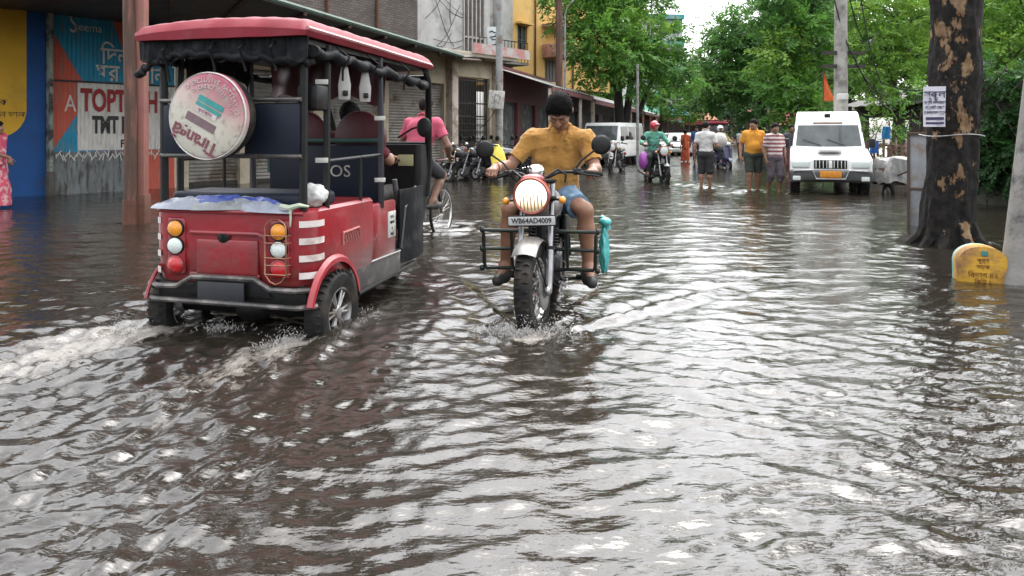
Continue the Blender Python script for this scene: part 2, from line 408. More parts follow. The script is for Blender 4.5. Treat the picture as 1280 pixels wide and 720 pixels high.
    def noise(sc, det, rough=.55, st=None, rot=0):
        n = N.new('ShaderNodeTexNoise'); n.inputs['Scale'].default_value = sc; n.inputs['Detail'].default_value = det; n.inputs['Roughness'].default_value = rough
        if st:
            mp = N.new('ShaderNodeMapping'); mp.vector_type = 'TEXTURE' if rot else 'POINT'; mp.inputs['Rotation'].default_value = (0, 0, rot); mp.inputs['Scale'].default_value = tuple(1/q for q in st) if rot else st; L.new(tc.outputs['Object'], mp.inputs['Vector']); L.new(mp.outputs[0], n.inputs['Vector'])
        else: L.new(tc.outputs['Object'], n.inputs['Vector'])
        return n.outputs['Fac']
    def mth(op, a, b_, c_=None):
        n = N.new('ShaderNodeMath'); n.operation = op
        for i, x in enumerate((a, b_, c_)):
            if x is None: continue
            if isinstance(x, (int, float)): n.inputs[i].default_value = x
            else: L.new(x, n.inputs[i])
        return n.outputs[0]
    at_ = N.new('ShaderNodeAttribute'); at_.attribute_name = 'foam'; fo = at_.outputs['Fac']
    mx = N.new('ShaderNodeMix'); mx.data_type = 'RGBA'; mx.inputs[6].default_value = (.022, .0185, .0140, 1); mx.inputs[7].default_value = (.017, .0142, .0108, 1)
    L.new(noise(.9, 4), mx.inputs[0]); L.new(mx.outputs[2], b.inputs['Base Color'])
    ac = N.new('ShaderNodeAttribute'); ac.attribute_name = 'churn'; L.new(mth('MULTIPLY_ADD', ac.outputs['Fac'], .13, .04), b.inputs['Roughness'])
    bp = N.new('ShaderNodeBump'); bp.inputs['Strength'].default_value = .55; bp.inputs['Distance'].default_value = .02
    hgt = mth('ADD', noise(7, 3, .5, (.75, 1.5, 1)), mth('MULTIPLY', noise(24, 4, .55, (.75, 1.3, 1)), .30))
    L.new(hgt, bp.inputs['Height']); L.new(bp.outputs[0], b.inputs['Normal'])
    # foam: broken bubbles and streaks where the wheels churn the water
    fb = N.new('ShaderNodeBsdfPrincipled'); fb.inputs['Base Color'].default_value = (.42, .385, .34, 1); fb.inputs['Roughness'].default_value = .5
    fbp = N.new('ShaderNodeBump'); fbp.inputs['Strength'].default_value = .8; fbp.inputs['Distance'].default_value = .02; L.new(noise(45, 4, .7), fbp.inputs['Height']); L.new(fbp.outputs[0], fb.inputs['Normal'])
    nz = mth('ADD', mth('MULTIPLY', noise(9, 8, .72, (1.5, .62, 1), RK_YAW), .7), mth('MULTIPLY', noise(38, 5, .7, (1.2, .7, 1), RK_YAW), .3))
    thr = mth('SUBTRACT', 1.0, mth('MULTIPLY', fo, .58))
    mr = N.new('ShaderNodeMapRange'); mr.clamp = True; L.new(mth('SUBTRACT', mth('ADD', nz, .135), thr), mr.inputs['Value'])
    mr.inputs['From Min'].default_value = 0; mr.inputs['From Max'].default_value = .16; mr.inputs['To Max'].default_value = .62
    ms = N.new('ShaderNodeMixShader'); L.new(mr.outputs[0], ms.inputs[0]); L.new(b.outputs[0], ms.inputs[1]); L.new(fb.outputs[0], ms.inputs[2])
    L.new(ms.outputs[0], N['Material Output'].inputs['Surface'])
    o = np_obj('water', np.stack([X, Y, Z], -1).reshape(-1, 3), F, m, None, True, {'foam': np.clip(foam, 0, 1.2).ravel(), 'churn': np.clip(turb, 0, 1).ravel()})
    return tag(o, kind='structure')
water_obj()
# ================================================================ left side of the street: walls, shops, houses
def facade(mb, w, h, holes, th=.22, m=0, rev=None):
    """wall in local x (0..w) z (0..h), front at y=0, with real openings (x0,z0,x1,z1)"""
    xs = sorted({0, w} | {q for r in holes for q in (r[0], r[2]) if 0 < q < w}); zs = sorted({0, h} | {q for r in holes for q in (r[1], r[3]) if 0 < q < h})
    def solid(i, j):
        if not (0 <= i < len(xs)-1 and 0 <= j < len(zs)-1): return False
        cx, cz = (xs[i]+xs[i+1])/2, (zs[j]+zs[j+1])/2
        return not any(r[0] < cx < r[2] and r[1] < cz < r[3] for r in holes)
    for i in range(len(xs)-1):
        for j in range(len(zs)-1):
            if not solid(i, j): continue
            a, b, c, d = xs[i], xs[i+1], zs[j], zs[j+1]
            mb.quad((a, 0, c), (b, 0, c), (b, 0, d), (a, 0, d), m); mb.quad((b, th, c), (a, th, c), (a, th, d), (b, th, d), m)
            if not solid(i-1, j): mb.quad((a, th, c), (a, 0, c), (a, 0, d), (a, th, d), m)
            if not solid(i+1, j): mb.quad((b, 0, c), (b, th, c), (b, th, d), (b, 0, d), m)
            if not solid(i, j-1): mb.quad((a, th, c), (b, th, c), (b, 0, c), (a, 0, c), m)
            if not solid(i, j+1): mb.quad((a, 0, d), (b, 0, d), (b, th, d), (a, th, d), m)
    return mb
LW = (.614, .789); L_ANG = math.atan2(.789, .614)          # line of the left-hand walls
def LP(px):                                              # point of that line in pixel column px
    k = (px-640)/F_PX; Y = 21.453/(.778-k); return V(k*Y, Y, -.12)
def La(px): return (LP(px).y-15.3)/.789
P_A = V(-9.55, 15.3, -.12)
def lthing(name, label, cat, px, group=None): return thing(name, label, cat, LP(px), L_ANG, group)
plaster_w = pm('white_plaster', (.52, .51, .49), (.40, .39, .37), 1.5, .9, bump=.15, bscale=20, c3=(.20, .19, .17), s3=.9, lo3=.5, hi3=.7)
plaster_y = pm('yellow_plaster', (.62, .40, .13), (.55, .34, .11), 1.2, .9, bump=.12, bscale=18, c3=(.34, .25, .14), s3=.7, lo3=.55, hi3=.75)
cream = pm('cream_paint', (.52, .45, .33), (.44, .37, .27), 2, .85, bump=.12, bscale=24, c3=(.22, .18, .13), s3=1.4, lo3=.52, hi3=.72)
brickg = bpy.data.materials.new('grey_brick'); brickg.use_nodes = True
_n, _l = brickg.node_tree.nodes, brickg.node_tree.links
_t = _n.new('ShaderNodeTexCoord'); _mp = _n.new('ShaderNodeMapping'); _mp.inputs['Rotation'].default_value = (math.radians(90), 0, 0); _b = _n.new('ShaderNodeTexBrick')
_b.inputs['Color1'].default_value = (.13, .105, .09, 1); _b.inputs['Color2'].default_value = (.19, .16, .14, 1); _b.inputs['Mortar'].default_value = (.07, .065, .06, 1)
_b.inputs['Scale'].default_value = 1; _b.inputs['Brick Width'].default_value = .26; _b.inputs['Row Height'].default_value = .09; _b.inputs['Mortar Size'].default_value = .012
_nz = _n.new('ShaderNodeTexNoise'); _nz.inputs['Scale'].default_value = 1.3; _nz.inputs['Detail'].default_value = 6
_mx = _n.new('ShaderNodeMix'); _mx.data_type = 'RGBA'; _mx.blend_type = 'MULTIPLY'; _mx.inputs[0].default_value = .7
_l.new(_t.outputs['Object'], _mp.inputs['Vector']); _l.new(_mp.outputs[0], _b.inputs['Vector']); _l.new(_t.outputs['Object'], _nz.inputs['Vector'])
_l.new(_b.outputs[0], _mx.inputs[6]); _l.new(_nz.outputs['Fac'], _mx.inputs[7]); _l.new(_mx.outputs[2], _n['Principled BSDF'].inputs['Base Color'])
_n['Principled BSDF'].inputs['Roughness'].default_value = .9
tin_dark = pm('dark_tin', (.035, .034, .034), (.06, .055, .05), 2, .6, .2, bump=.1, c3=(.10, .06, .04), s3=1.2, lo3=.55, hi3=.75)
tin_grey = pm('grey_tin', (.16, .17, .16), (.11, .115, .11), 2, .55, .3, bump=.1, c3=(.12, .08, .055), s3=1.1, lo3=.55, hi3=.75)
maroon = pm('maroon_paint', (.16, .045, .05), (.11, .03, .035), 3, .6, bump=.1)
shut_m = pm('shutter_metal', (.30, .28, .25), (.22, .205, .18), 3, .6, .3, c3=(.12, .09, .065), s3=1.6)
iron_b = pm('black_iron', (.02, .018, .017), (.05, .04, .032), 12, .6, .3, bump=.1)
blue_p = pm('blue_wall_paint', (.006, .07, .25), (.005, .055, .19), 2, .75, bump=.08, c3=(.03, .05, .09), s3=1.4, lo3=.55, hi3=.8)
yell_p = pm('yellow_wall_paint', (.62, .36, .022), (.50, .28, .016), 1.5, .75, bump=.08, c3=(.25, .16, .03), s3=1.2, lo3=.55, hi3=.8)
ad_blue = pm('faded_blue_paint', (.012, .27, .44), (.010, .19, .32), 5, .7, bump=.08, stretch=(3, 3, .6), c3=(.16, .16, .16), s3=4, lo3=.52, hi3=.72)
ad_red = pm('faded_red_paint', (.56, .10, .06), (.44, .08, .045), 5, .7, bump=.08, stretch=(3, 3, .6), c3=(.24, .15, .11), s3=4, lo3=.5, hi3=.7)
ad_white = pm('faded_white_paint', (.68, .65, .60), (.54, .51, .46), 5, .7, bump=.08, stretch=(3, 3, .6), c3=(.19, .17, .15), s3=4, lo3=.55, hi3=.75)
ad_redtxt = pm('red_lettering_paint', (.34, .025, .03), (.25, .02, .02), 8, .7)
ad_black = pm('black_lettering_paint', (.015, .015, .016), (.04, .04, .04), 8, .7)
# ---- painted wall, far left
t = lthing('painted_wall', 'blue painted wall with a big rounded yellow panel at the far left edge', 'wall', -120)
w0 = La(57)-La(-120)
facade(MB(), w0, 3.98, [], .25).build('wall_panel', blue_p, t)
def rel(px): return La(px)-La(-120)
x1 = rel(33); r = .55; pol = [(0, 1.52), (x1-r, 1.30)] + [(x1-r+r*math.sin(a), 1.30+r-r*math.cos(a)) for a in [i*PI/16 for i in range(1, 9)]]+[(x1, 3.95), (0, 3.95)]
MB().prism(pol, -.006, m=0).build('yellow_panel', yell_p, t)
def LT(x, z, y=-.008): return T(x, y, z) @ rx(PI/2)
mb = MB()
for i, s in enumerate(('ট ক', 'মান ভাল')): mb.text(s, .17, LT(x1-.62, 2.0-i*.24, -.012), align='LEFT')
mb.build('lettering', ad_black, t)
# ---- mottled concrete pillar
t = lthing('concrete_pillar', 'narrow concrete pillar with peeling white and green paint between the painted walls', 'pillar', 57.5)
pillar_m = pm('peeling_pillar', (.33, .33, .28), (.12, .17, .16), 3.5, .85, bump=.3, bscale=15, c3=(.05, .045, .04), s3=2.5, lo3=.48, hi3=.58)
mb = MB(); wv = La(64)-La(57.5); mb.box((wv/2, .05, 1.98), (wv-.02, .42, 3.95), bev=.02); mb.build('shaft', pillar_m, t)
MB().box((wv/2, .05, .3), (wv+.03, .47, .62), bev=.02).build('plinth', pm('damp_concrete', (.10, .09, .075), (.05, .045, .04), 5, .8, bump=.3), t)
# ---- corrugated sheet wall with the painted advertisement
t = lthing('advertisement_wall', 'corrugated sheet wall painted blue and red with a steel bar advertisement', 'wall', 64.5)
def rl(px): return La(px)-La(64.5)
W_AD, Z0, Z1 = rl(218), .0, 4.02
def zz(px, y): return H_CAM-(y-HOR)/F_PX*LP(px).y+.12
def corr(mb, x0, x1_, zf0, zf1, y=0, m=0, pitch=.085, dep=.012):
    n = max(2, int((x1_-x0)/pitch*6)); G = [[], []]
    for i in range(n+1):
        x = lerp(x0, x1_, i/n); yy = y-dep*(.5+.5*math.tanh(2.2*math.sin(2*PI*x/pitch)))
        G[0].append((x, yy, zf0(x))); G[1].append((x, yy, zf1(x)))
    mb.sheet(G, m, False)
cst = lambda q: (lambda x: q)
mb = MB()
A1 = [(64.5, 38, 1), (64.5, 100, 0)]
xa, xb, xc = rl(64.5), rl(102), W_AD
zt = lambda px, y: zz(px, y)
d0, d1 = zt(65, 38), zt(104, 103)                   # red triangle upper left
e0, e1 = zt(65, 190), zt(98, 142)
pL, pR, pT, pB = rl(97), W_AD, zt(97, 103), zt(97, 188)
upper = lambda x: max(pT, lerp(d0, d1, x/rl(104))) if x < rl(104) else pT
corr(mb, 0, W_AD, upper, cst(Z1), 0, 0)                                                 # blue top
corr(mb, 0, rl(104), cst(pT), lambda x: max(pT+.001, lerp(d0, d1, x/rl(104))), 0, 1)    # red triangle
corr(mb, 0, pL, lambda x: lerp(e0, e1, x/pL), cst(pT), 0, 1)                            # red left of the panel
corr(mb, 0, pL, cst(1.0), lambda x: lerp(e0, e1, x/pL), 0, 0)                           # blue lower triangle
corr(mb, pL, W_AD, cst(pB), cst(pT), 0, 2)                                              # white panel
corr(mb, pL, W_AD, lambda x: lerp(1.0, pB, (x-pL)/(W_AD-pL)), cst(pB), 0, 0)
corr(mb, pL, W_AD, cst(1.0), lambda x: lerp(1.001, pB, (x-pL)/(W_AD-pL)), 0, 1)
corr(mb, 0, W_AD*.6, cst(0), cst(1.0), 0, 3); corr(mb, W_AD*.6, W_AD, cst(0), cst(1.0), 0, 1)
mb.build('sheet_metal', [ad_blue, ad_red, ad_white, pm('grey_faded_paint', (.20, .22, .22), (.12, .13, .13), 5, .7, stretch=(3, 3, .6), c3=(.06, .05, .045), s3=4)], t)
rd = MB(); xx = rl(140); rd.prism([(xx, Z1-.15), (rl(152), zt(152, 60)), (rl(165), Z1-.1)], -.004, M=T(0, -.014, 0)); rd.build('red_pennant', ad_red, t)
mb = MB(); mb.text('TOPTECH', .66, LT(rl(98)+.04, zt(100, 125)-.02, -.016), align='LEFT', sx=.56, bold=.024); mb.build('lettering', ad_redtxt, t)
mb = MB(); mb.text('TMT BAR', .50, LT(rl(115), zt(115, 157), -.016), align='LEFT', sx=.54, bold=.022); mb.text('Fe 550', .24, LT(rl(150), zt(150, 180), -.016), align='LEFT', sx=.8, bold=.008); mb.build('lettering', ad_black, t)
mb = MB(); mb.text('\u09a6\u09bf\u09a8 \u0986\u09aa\u09a8', .52, LT(rl(126), zt(126, 70), -.016), align='LEFT', sx=.75, bold=.006); mb.text('\u0998\u09b0 \u09ac\u09be\u09a8\u09be\u09a8', .52, LT(rl(120), zt(120, 91), -.016), align='LEFT', sx=.75, bold=.006)
mb.text('S', .55, LT(rl(86), zt(86, 30), -.016), align='LEFT', sx=.7); mb.text('seema', .25, LT(rl(92), zt(92, 33), -.016), align='LEFT', sx=.9)
mb.text('AI', .5, LT(rl(80), zt(80, 130), -.016), align='LEFT', sx=.7)
for i in range(46): x_ = .08+i*.052; z_ = .92+.05*math.sin(i*1.7); mb.box((min(x_, W_AD-.1), -.017, z_), (.02, .002, .10+.08*abs(math.sin(i*2.3))), ry(.7*math.sin(i*1.9)))
mb.build('lettering', ad_white, t)
MB().box((W_AD/2, -.02, pT+.02), (W_AD, .025, .04)).build('seam_rail', iron_b, t)
# ---- row of shops on the same line, behind the e-rickshaw
t = lthing('shop_row', 'long low cream shop building behind the rickshaw with roller shutters and an iron gate', 'building', 219)
def rs(px): return La(px)-La(219)
Ht = 3.95; WS = rs(624)
shx = [(rs(236), rs(300)), (rs(312), rs(392)), (rs(404), rs(474)), (rs(486), rs(555))]; gate = (rs(568), rs(612))
holes = [(a, .0, b, 3.05) for a, b in shx]+[(gate[0], 0, gate[1], 3.35)]
facade(MB(), WS, Ht, holes, .3).build('wall', cream, t)
for a, b in shx:
    mb = MB(); n = 34
    for i in range(n):
        z = i*3.05/n; mb.sheet([[(a, .16, z), (b, .16, z)], [(a, .135, z+.045), (b, .135, z+.045)], [(a, .16, z+.0895), (b, .16, z+.0895)]], 0, False)
    s = mb.build('shutter', shut_m, t)
    MB().box(((a+b)/2, .12, .16), (b-a-.04, .05, .10)).build('bottom_rail', iron_b, s)
mb = MB(); a, b = gate; n = 22
for i in range(n+1):
    x = lerp(a+.03, b-.03, i/n); mb.box((x, .12, 1.67), (.022, .03, 3.3))
for z in (.2, 1.1, 2.0, 2.45, 3.25): mb.box(((a+b)/2, .12, z), (b-a, .022, .05))
for i in range(n):
    x0, x1_ = lerp(a+.03, b-.03, i/n), lerp(a+.03, b-.03, (i+1)/n)
    for k in range(7): mb.tube([(x0, .1, .25+k*.24), (x1_, .1, .37+k*.24), (x0, .1, .49+k*.24)], .008, 4)
mb.build('gate', iron_b, t)
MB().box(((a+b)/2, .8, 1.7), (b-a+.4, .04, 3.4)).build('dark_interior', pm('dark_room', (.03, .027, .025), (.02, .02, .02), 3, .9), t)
for px in (561.5, 618): MB().box((rs(px), -.14, Ht/2), (.30, .28, Ht), bev=.015).build('pilaster', pm('pale_pink_paint', (.56, .47, .40), (.47, .39, .33), 3, .85, bump=.12, c3=(.25, .2, .16), s3=2), t)
MB().box((WS/2, -.35, Ht+.07), (WS, .95, .14), bev=.01).build('cornice', pm('beige_soffit', (.42, .37, .29), (.34, .3, .24), 3, .9), t)
fa = MB(); fa.box((rs(604), -.88, Ht+.28), (rs(640)-rs(570), .05, .34)); fa.build('fascia', pm('faded_pink_board', (.45, .20, .18), (.36, .17, .15), 3, .7, c3=(.4, .38, .36), s3=2, lo3=.5, hi3=.6), t)
# ---- big dark tin canopy in front of those walls
t = thing('market_canopy', 'dark tin canopy roof reaching out over the flooded verandah above the rickshaw', 'canopy', (0, 0, -.12))
def eave(Z, s): return V(-4.05+.285*(s-12.5), s, Z+.12)
n = 28; rows = [[], [], []]
for i in range(n+1):
    y = lerp(10.3, 21.6, i/n); e = eave(3.50, y); k = LP(lerp(206, 596, i/n)); b_ = V(k.x+.25, k.y-.3, 3.98)
    rows[0].append(e); rows[1].append((e+b_)/2+V(0, 0, .05)); rows[2].append(b_)
MB().sheet(rows, 0, False, th=.03).build('roof_sheet', tin_dark, t)
mb = MB(); mb.tube([eave(3.53, 10.2), eave(3.53, 21.7)], .045, 6); mb.build('eave_pipe', pm('green_pipe', (.07, .12, .09), (.05, .07, .06), 4, .6), t)
for i in range(0, n+1, 4): MB().tube([rows[0][i]-V(0, 0, .06), rows[2][i]-V(0, 0, .06)], .04, 5).build('rafter', wood_d, t)
t = thing('tin_overhang', 'dark tin overhang along the top of the painted walls at left', 'awning', (0, 0, -.12))
rows = [[], []]
for i in range(41):
    p = LP(lerp(-180, 214, i/40)); nrm = V(.789, -.614, 0); z_ = .012*math.sin(i*2.2); rows[0].append(p+nrm*4.3+V(0, 0, 4.10+z_)); rows[1].append(p-nrm*.25+V(0, 0, 3.985+z_))
MB().sheet(rows, 0, False, th=.02).build('roof_sheet', tin_dark, t)
# ---- posts of the canopy (dark timber post with a pink painted one beside it)
t = thing('timber_post', 'dark brown timber post standing in the water left of the rickshaw', 'post', wat(163, 10.4)-V(0, 0, .12))
mb = MB(); mb.tube([(0, 0, 0), (.01, 0, 1.6), (-.03, 0, 3.52)], [.095, .085, .08], 9); mb.build('shaft', pm('brown_post', (.085, .045, .03), (.05, .028, .02), 4, .75, bump=.3, stretch=(6, 6, .8), c3=(.16, .07, .05), s3=2), t)
MB().tube([(0, 0, .0), (0, 0, .45)], .105, 9).build('base_sleeve', pm('rust', (.13, .05, .03), (.08, .035, .022), 9, .8, bump=.3), t)
t = thing('painted_post', 'faded pink painted steel post right beside the dark timber post', 'post', wat(176.5, 10.5)-V(0, 0, .12))
MB().box((0, 0, 1.76), (.15, .15, 3.5), bev=.012).build('shaft', pm('pink_post_paint', (.26, .10, .08), (.20, .08, .065), 5, .6, bump=.08, c3=(.20, .09, .06), s3=4), t)
MB().box((0, 0, .28), (.19, .19, .5), bev=.012).build('base_sleeve', pm('rust', (.13, .05, .03)), t)
# ---- upper storeys behind the canopy
def block(name, label, pxa, ya, pxb, yb, z0, z1, depth, mat_, holes, group=None):
    a, b = V((pxa-640)/F_PX*ya, ya, -.12), V((pxb-640)/F_PX*yb, yb, -.12); d = b-a
    t_ = thing(name, label, 'building', a, math.atan2(d.y, d.x)); w = d.length
    mb_ = facade(MB(T(0, 0, z0)), w, z1-z0, holes(w) if callable(holes) else holes, .25)
    mb_.M = None
    mb_.box((w/2, depth/2+.13, (z0+z1)/2), (w-.01, depth-.28, z1-z0-.01))
    mb_.build('wall', mat_, t_); return t_, w
# px->local x on a block face
def bx(px, pxa, ya, pxb, yb):
    a, b = V((pxa-640)/F_PX*ya, ya, 0), V((pxb-640)/F_PX*yb, yb, 0); k = (px-640)/F_PX; d = b-a
    s = (k*a.y-a.x)/(d.x-k*d.y); return s*d.length, a.y+s*d.y
t, w = block('brick_building', 'weathered grey brick upper storey above the dark canopy', 330, 23.0, 521, 29.2, 4.5, 9, 4, brickg, [])
MB().box((w/2, -.06, 6.9), (w, .12, .16)).build('string_course', grey_c, t)
for px in (408, 470): x, y_ = bx(px, 330, 23, 521, 29.2); MB().tube([(x, -.07, 4.5), (x, -.07, 9)], .06, 6).build('drain_pipe', pm('rust', (.13, .05, .03)), t)
args = (522, 30.2, 641, 34.5)
def hw(w): return [(bx(579, *args)[0], .6, bx(604, *args)[0], 4.6), (bx(612, *args)[0], 1.2, bx(622, *args)[0], 4)]
t, w = block('white_house', 'pale plastered upper storey with loose cables and brown louvred shutters', *args, 4.4, 12, 4, plaster_w, hw)
a, b = bx(579, *args)[0], bx(604, *args)[0]
mb = MB()
for i in range(5): x = lerp(a, b, (i+.5)/5); mb.box((x, .05, 6.9), ((b-a)/5-.12, .05, 3.7), bev=.01)
mb.build('louvred_shutter', pm('brown_shutter', (.075, .035, .032), (.05, .025, .022), 6, .6), t)
mb = MB()
for i in range(6): mb.box((lerp(a, b, i/5), -.03, 6.9), (.07, .1, 4.0))
mb.box(((a+b)/2, -.03, 5.6), (b-a, .08, .08)); mb.build('window_frame', pm('worn_white_frame', (.42, .4, .37), (.3, .28, .26), 6, .7), t)
MB().box((w*.72, -.5, 4.55), (w*.55, 1.0, .12)).build('balcony_slab', grey_c, t)
mb = MB()
for i in range(15): mb.tube([(w*.45+i*w*.54/14, -.97, 4.6), (w*.45+i*w*.54/14, -.97, 5.5)], .015, 5)
mb.tube([(w*.45, -.97, 5.5), (w*.99, -.97, 5.5)], .025, 6); mb.build('railing', iron_b, t)
mb = MB()
for i in range(9):
    x0, x1_ = rng.uniform(.1, w*.3), rng.uniform(w*.3, w*.6); z0_, z1_ = rng.uniform(4.8, 9), rng.uniform(4.8, 9)
    mb.tube([(lerp(x0, x1_, q/6), -.06-.05*math.sin(q), lerp(z0_, z1_, q/6)-.25*math.sin(q/6*PI)) for q in range(7)], .012, 4)
mb.build('cable', plast, t)
# white notice board on the balcony
t = thing('sign_board', 'white upright sign board with dark writing on the balcony beside the pole', 'sign', at(616.5, 49, 31.5))
MB().box((0, 0, 0), (.5, .04, 1.05), bev=.01).build('board', pm('pale_sign', (.62, .66, .66), (.55, .58, .58), 5, .6), t)
mb = MB()
mb.tube([(-.16, -.024, .30), (-.05, -.024, .34), (.06, -.024, .27), (.17, -.024, .32), (.10, -.024, .12), (-.14, -.024, .08), (-.02, -.024, -.02), (.15, -.024, .0), (.12, -.024, -.22), (-.15, -.024, -.28)], .028, 5)
mb.build('lettering', ad_black, t)
MB().box((0, .02, -.75), (.05, .04, .6)).build('bracket', iron_b, t)
# ---- yellow building
args = (640, 38.5, 762, 47)
def hy(w): return [(bx(647, *args)[0], 5.6-4.0, bx(659, *args)[0], 7.1-4.0), (bx(681, *args)[0], .3, bx(699, *args)[0], 1.5), (bx(728, *args)[0], 1.4, bx(742, *args)[0], 3)]
t, w = block('yellow_building', 'tall yellow plastered building with a pink balcony behind the brown pole', *args, 4.0, 13, 6, plaster_y, hy)
a, b = bx(647, *args)[0], bx(659, *args)[0]
fr = MB(); fr.box(((a+b)/2, .08, 6.35), (b-a-.01, .05, .06)).box(((a+b)/2, .08, 6.35), (.06, .06, 1.48)); f_ = fr.build('window', pm('dark_frame', (.05, .045, .04)), t)
MB().box(((a+b)/2, .14, 6.35), (b-a, .02, 1.5)).build('pane', glass_d, f_)
MB().box(((a+b)/2, -.12, 7.2), (b-a+.35, .45, .1)).build('sunshade', plaster_y, t)
a, b = bx(678, *args)[0], bx(702, *args)[0]
pinkp = pm('pink_plaster', (.56, .29, .25), (.46, .24, .2), 3, .85, bump=.1, c3=(.28, .15, .12), s3=2)
MB().box(((a+b)/2, -.5, 5.95), (b-a, 1.0, .75), bev=.02).build('balcony', pinkp, t)
MB().box(((a+b)/2+.1, -.55, 7.35), (b-a+.3, 1.15, .14)).build('balcony_canopy', pinkp, t)
mb = MB(); mb.box(((a+b)/2, .1, 4.9), (b-a-.35, .05, 1.2))
for i in range(6): mb.box((lerp(a+.2, b-.2, i/5), .06, 4.9), (.03, .03, 1.2))
mb.build('door', pm('grey_door', (.14, .12, .11), (.1, .09, .08), 4, .7), t)
a, b = bx(728, *args)[0], bx(742, *args)[0]; MB().box(((a+b)/2, .14, 6.2), (b-a, .02, 1.6)).build('window', glass_d, t)
for px in (668, 715): x, _ = bx(px, *args); MB().tube([(x, -.07, 4), (x, -.07, 13)], .05, 6).build('drain_pipe', pm('rust', (.13, .05, .03)), t)
# ---- shops along the street after the bend, with shed roofs
def SP(px, off=0):                                    # front line of these shops
    k = (px-640)/F_PX; Y = 8.67/(.303-k); return V(k*Y, Y, -.12)
def shopblock(label, pxa, pxb, h, wall_m, door_m, roof_m, ez, over, fas, cat='shop'):
    a, b = SP(pxa), SP(pxb); d = b-a; w = d.length; t_ = thing('shop', label, cat, a, math.atan2(d.y, d.x))
    n = 3; hs = [(w*(i+.12)/n, 0, w*(i+.88)/n, 2.6) for i in range(n)]
    facade(MB(), w, h, hs, .25).build('wall', wall_m, t_)
    for r in hs:
        mb_ = MB(); k = 7
        for i in range(k): mb_.box((lerp(r[0], r[2], (i+.5)/k), .16, 1.3), ((r[2]-r[0])/k-.02, .04, 2.58), bev=.008)
        mb_.build('shutter', door_m, t_)
    G = [[], []]; nn = int(w/.09)
    for i in range(nn+1):
        x = w*i/nn; z = .02*math.sin(i*PI/2*1.0); G[0].append((x, -over, ez+z)); G[1].append((x, .6, ez+.33*(over+.6)+z))
    MB().sheet(G, 0, False, th=.015).build('shed_roof', roof_m, t_)
    mb_ = MB(); mb_.box((w/2, -over+.02, ez-.12), (w, .03, .18)); mb_.build('fascia', fas, t_)
    for i in range(4): MB().box((w*i/3, -over+.1, ez/2-.05), (.1, .1, ez-.1)).build('post', pm('pale_pink_paint', (.56, .47, .40)), t_)
    return t_
shopblock('dark fronted shop with a greenish grey shed roof behind the motorcyclist', 624, 690, 3.9, maroon, pm('grey_green_door', (.10, .115, .11), (.06, .065, .06), 4, .7, c3=(.2, .21, .2), s3=3), tin_grey, 3.1, 2.0, maroon)
shopblock('low shop with a dark tin shed roof next to the leafy street tree', 692, 770, 3.6, pm('grey_wash', (.2, .19, .18), (.12, .11, .1), 2, .9), pm('dark_door', (.04, .04, .05), (.06, .055, .05), 3, .7), tin_dark, 3.0, 2.0, maroon)
shopblock('farthest low shop with a rusty shed roof near the white jeep', 771, 800, 3.8, plaster_w, shut_m, tin_grey, 3.0, 2.0, pm('rust', (.13, .05, .03)))
# ---- far buildings
tealm = pm('teal_paint', (.03, .34, .33), (.03, .27, .27), 2, .7, c3=(.2, .3, .3), s3=1)
def tower(label, px, d, wpx, ztop, mat_, band_m, nfl, nwin, depth=9, rz=.1):
    w = wpx*d/F_PX; t_ = thing('apartment_block', label, 'building', V((px-640)/F_PX*d-w/2, d, -.12), rz)
    fh = ztop/nfl; hs = [(w*(i+.2)/nwin, fh*j+fh*.35, w*(i+.8)/nwin, fh*j+fh*.8) for i in range(nwin) for j in range(nfl)]
    mb_ = facade(MB(), w, ztop, hs, .3); mb_.box((w/2, depth/2+.16, ztop/2), (w-.02, depth-.33, ztop-.02)); mb_.build('wall', mat_, t_)
    for r in hs:
        f_ = MB().box(((r[0]+r[2])/2, .1, (r[1]+r[3])/2), (.06, .05, r[3]-r[1])).box(((r[0]+r[2])/2, .1, lerp(r[1], r[3], .6)), (r[2]-r[0], .05, .06)).build('window', pm('pale_frame', (.5, .5, .48)), t_)
        MB().box(((r[0]+r[2])/2, .2, (r[1]+r[3])/2), (r[2]-r[0], .02, r[3]-r[1])).build('pane', glass_d, f_)
    for j in range(1, nfl+1): MB().box((w/2, -.25, fh*j), (w+.2, .5, .55)).build('balcony_band', band_m, t_)
    return t_
tower('tall pale block with bright teal balcony bands showing through the leaves', 822, 86, 66, 15.0, pm('pale_wash', (.55, .56, .53), (.45, .46, .44), 1, .9), tealm, 5, 4)
tower('low peach coloured house behind the far trees', 905, 125, 44, 9, pm('peach_wash', (.6, .36, .27), (.5, .3, .23), 1, .9), plaster_w, 3, 4)
tower('pale green house standing beyond the white van', 1030, 70, 60, 7, pm('green_wash', (.35, .42, .34), (.28, .34, .28), 1, .9), plaster_w, 2, 4)
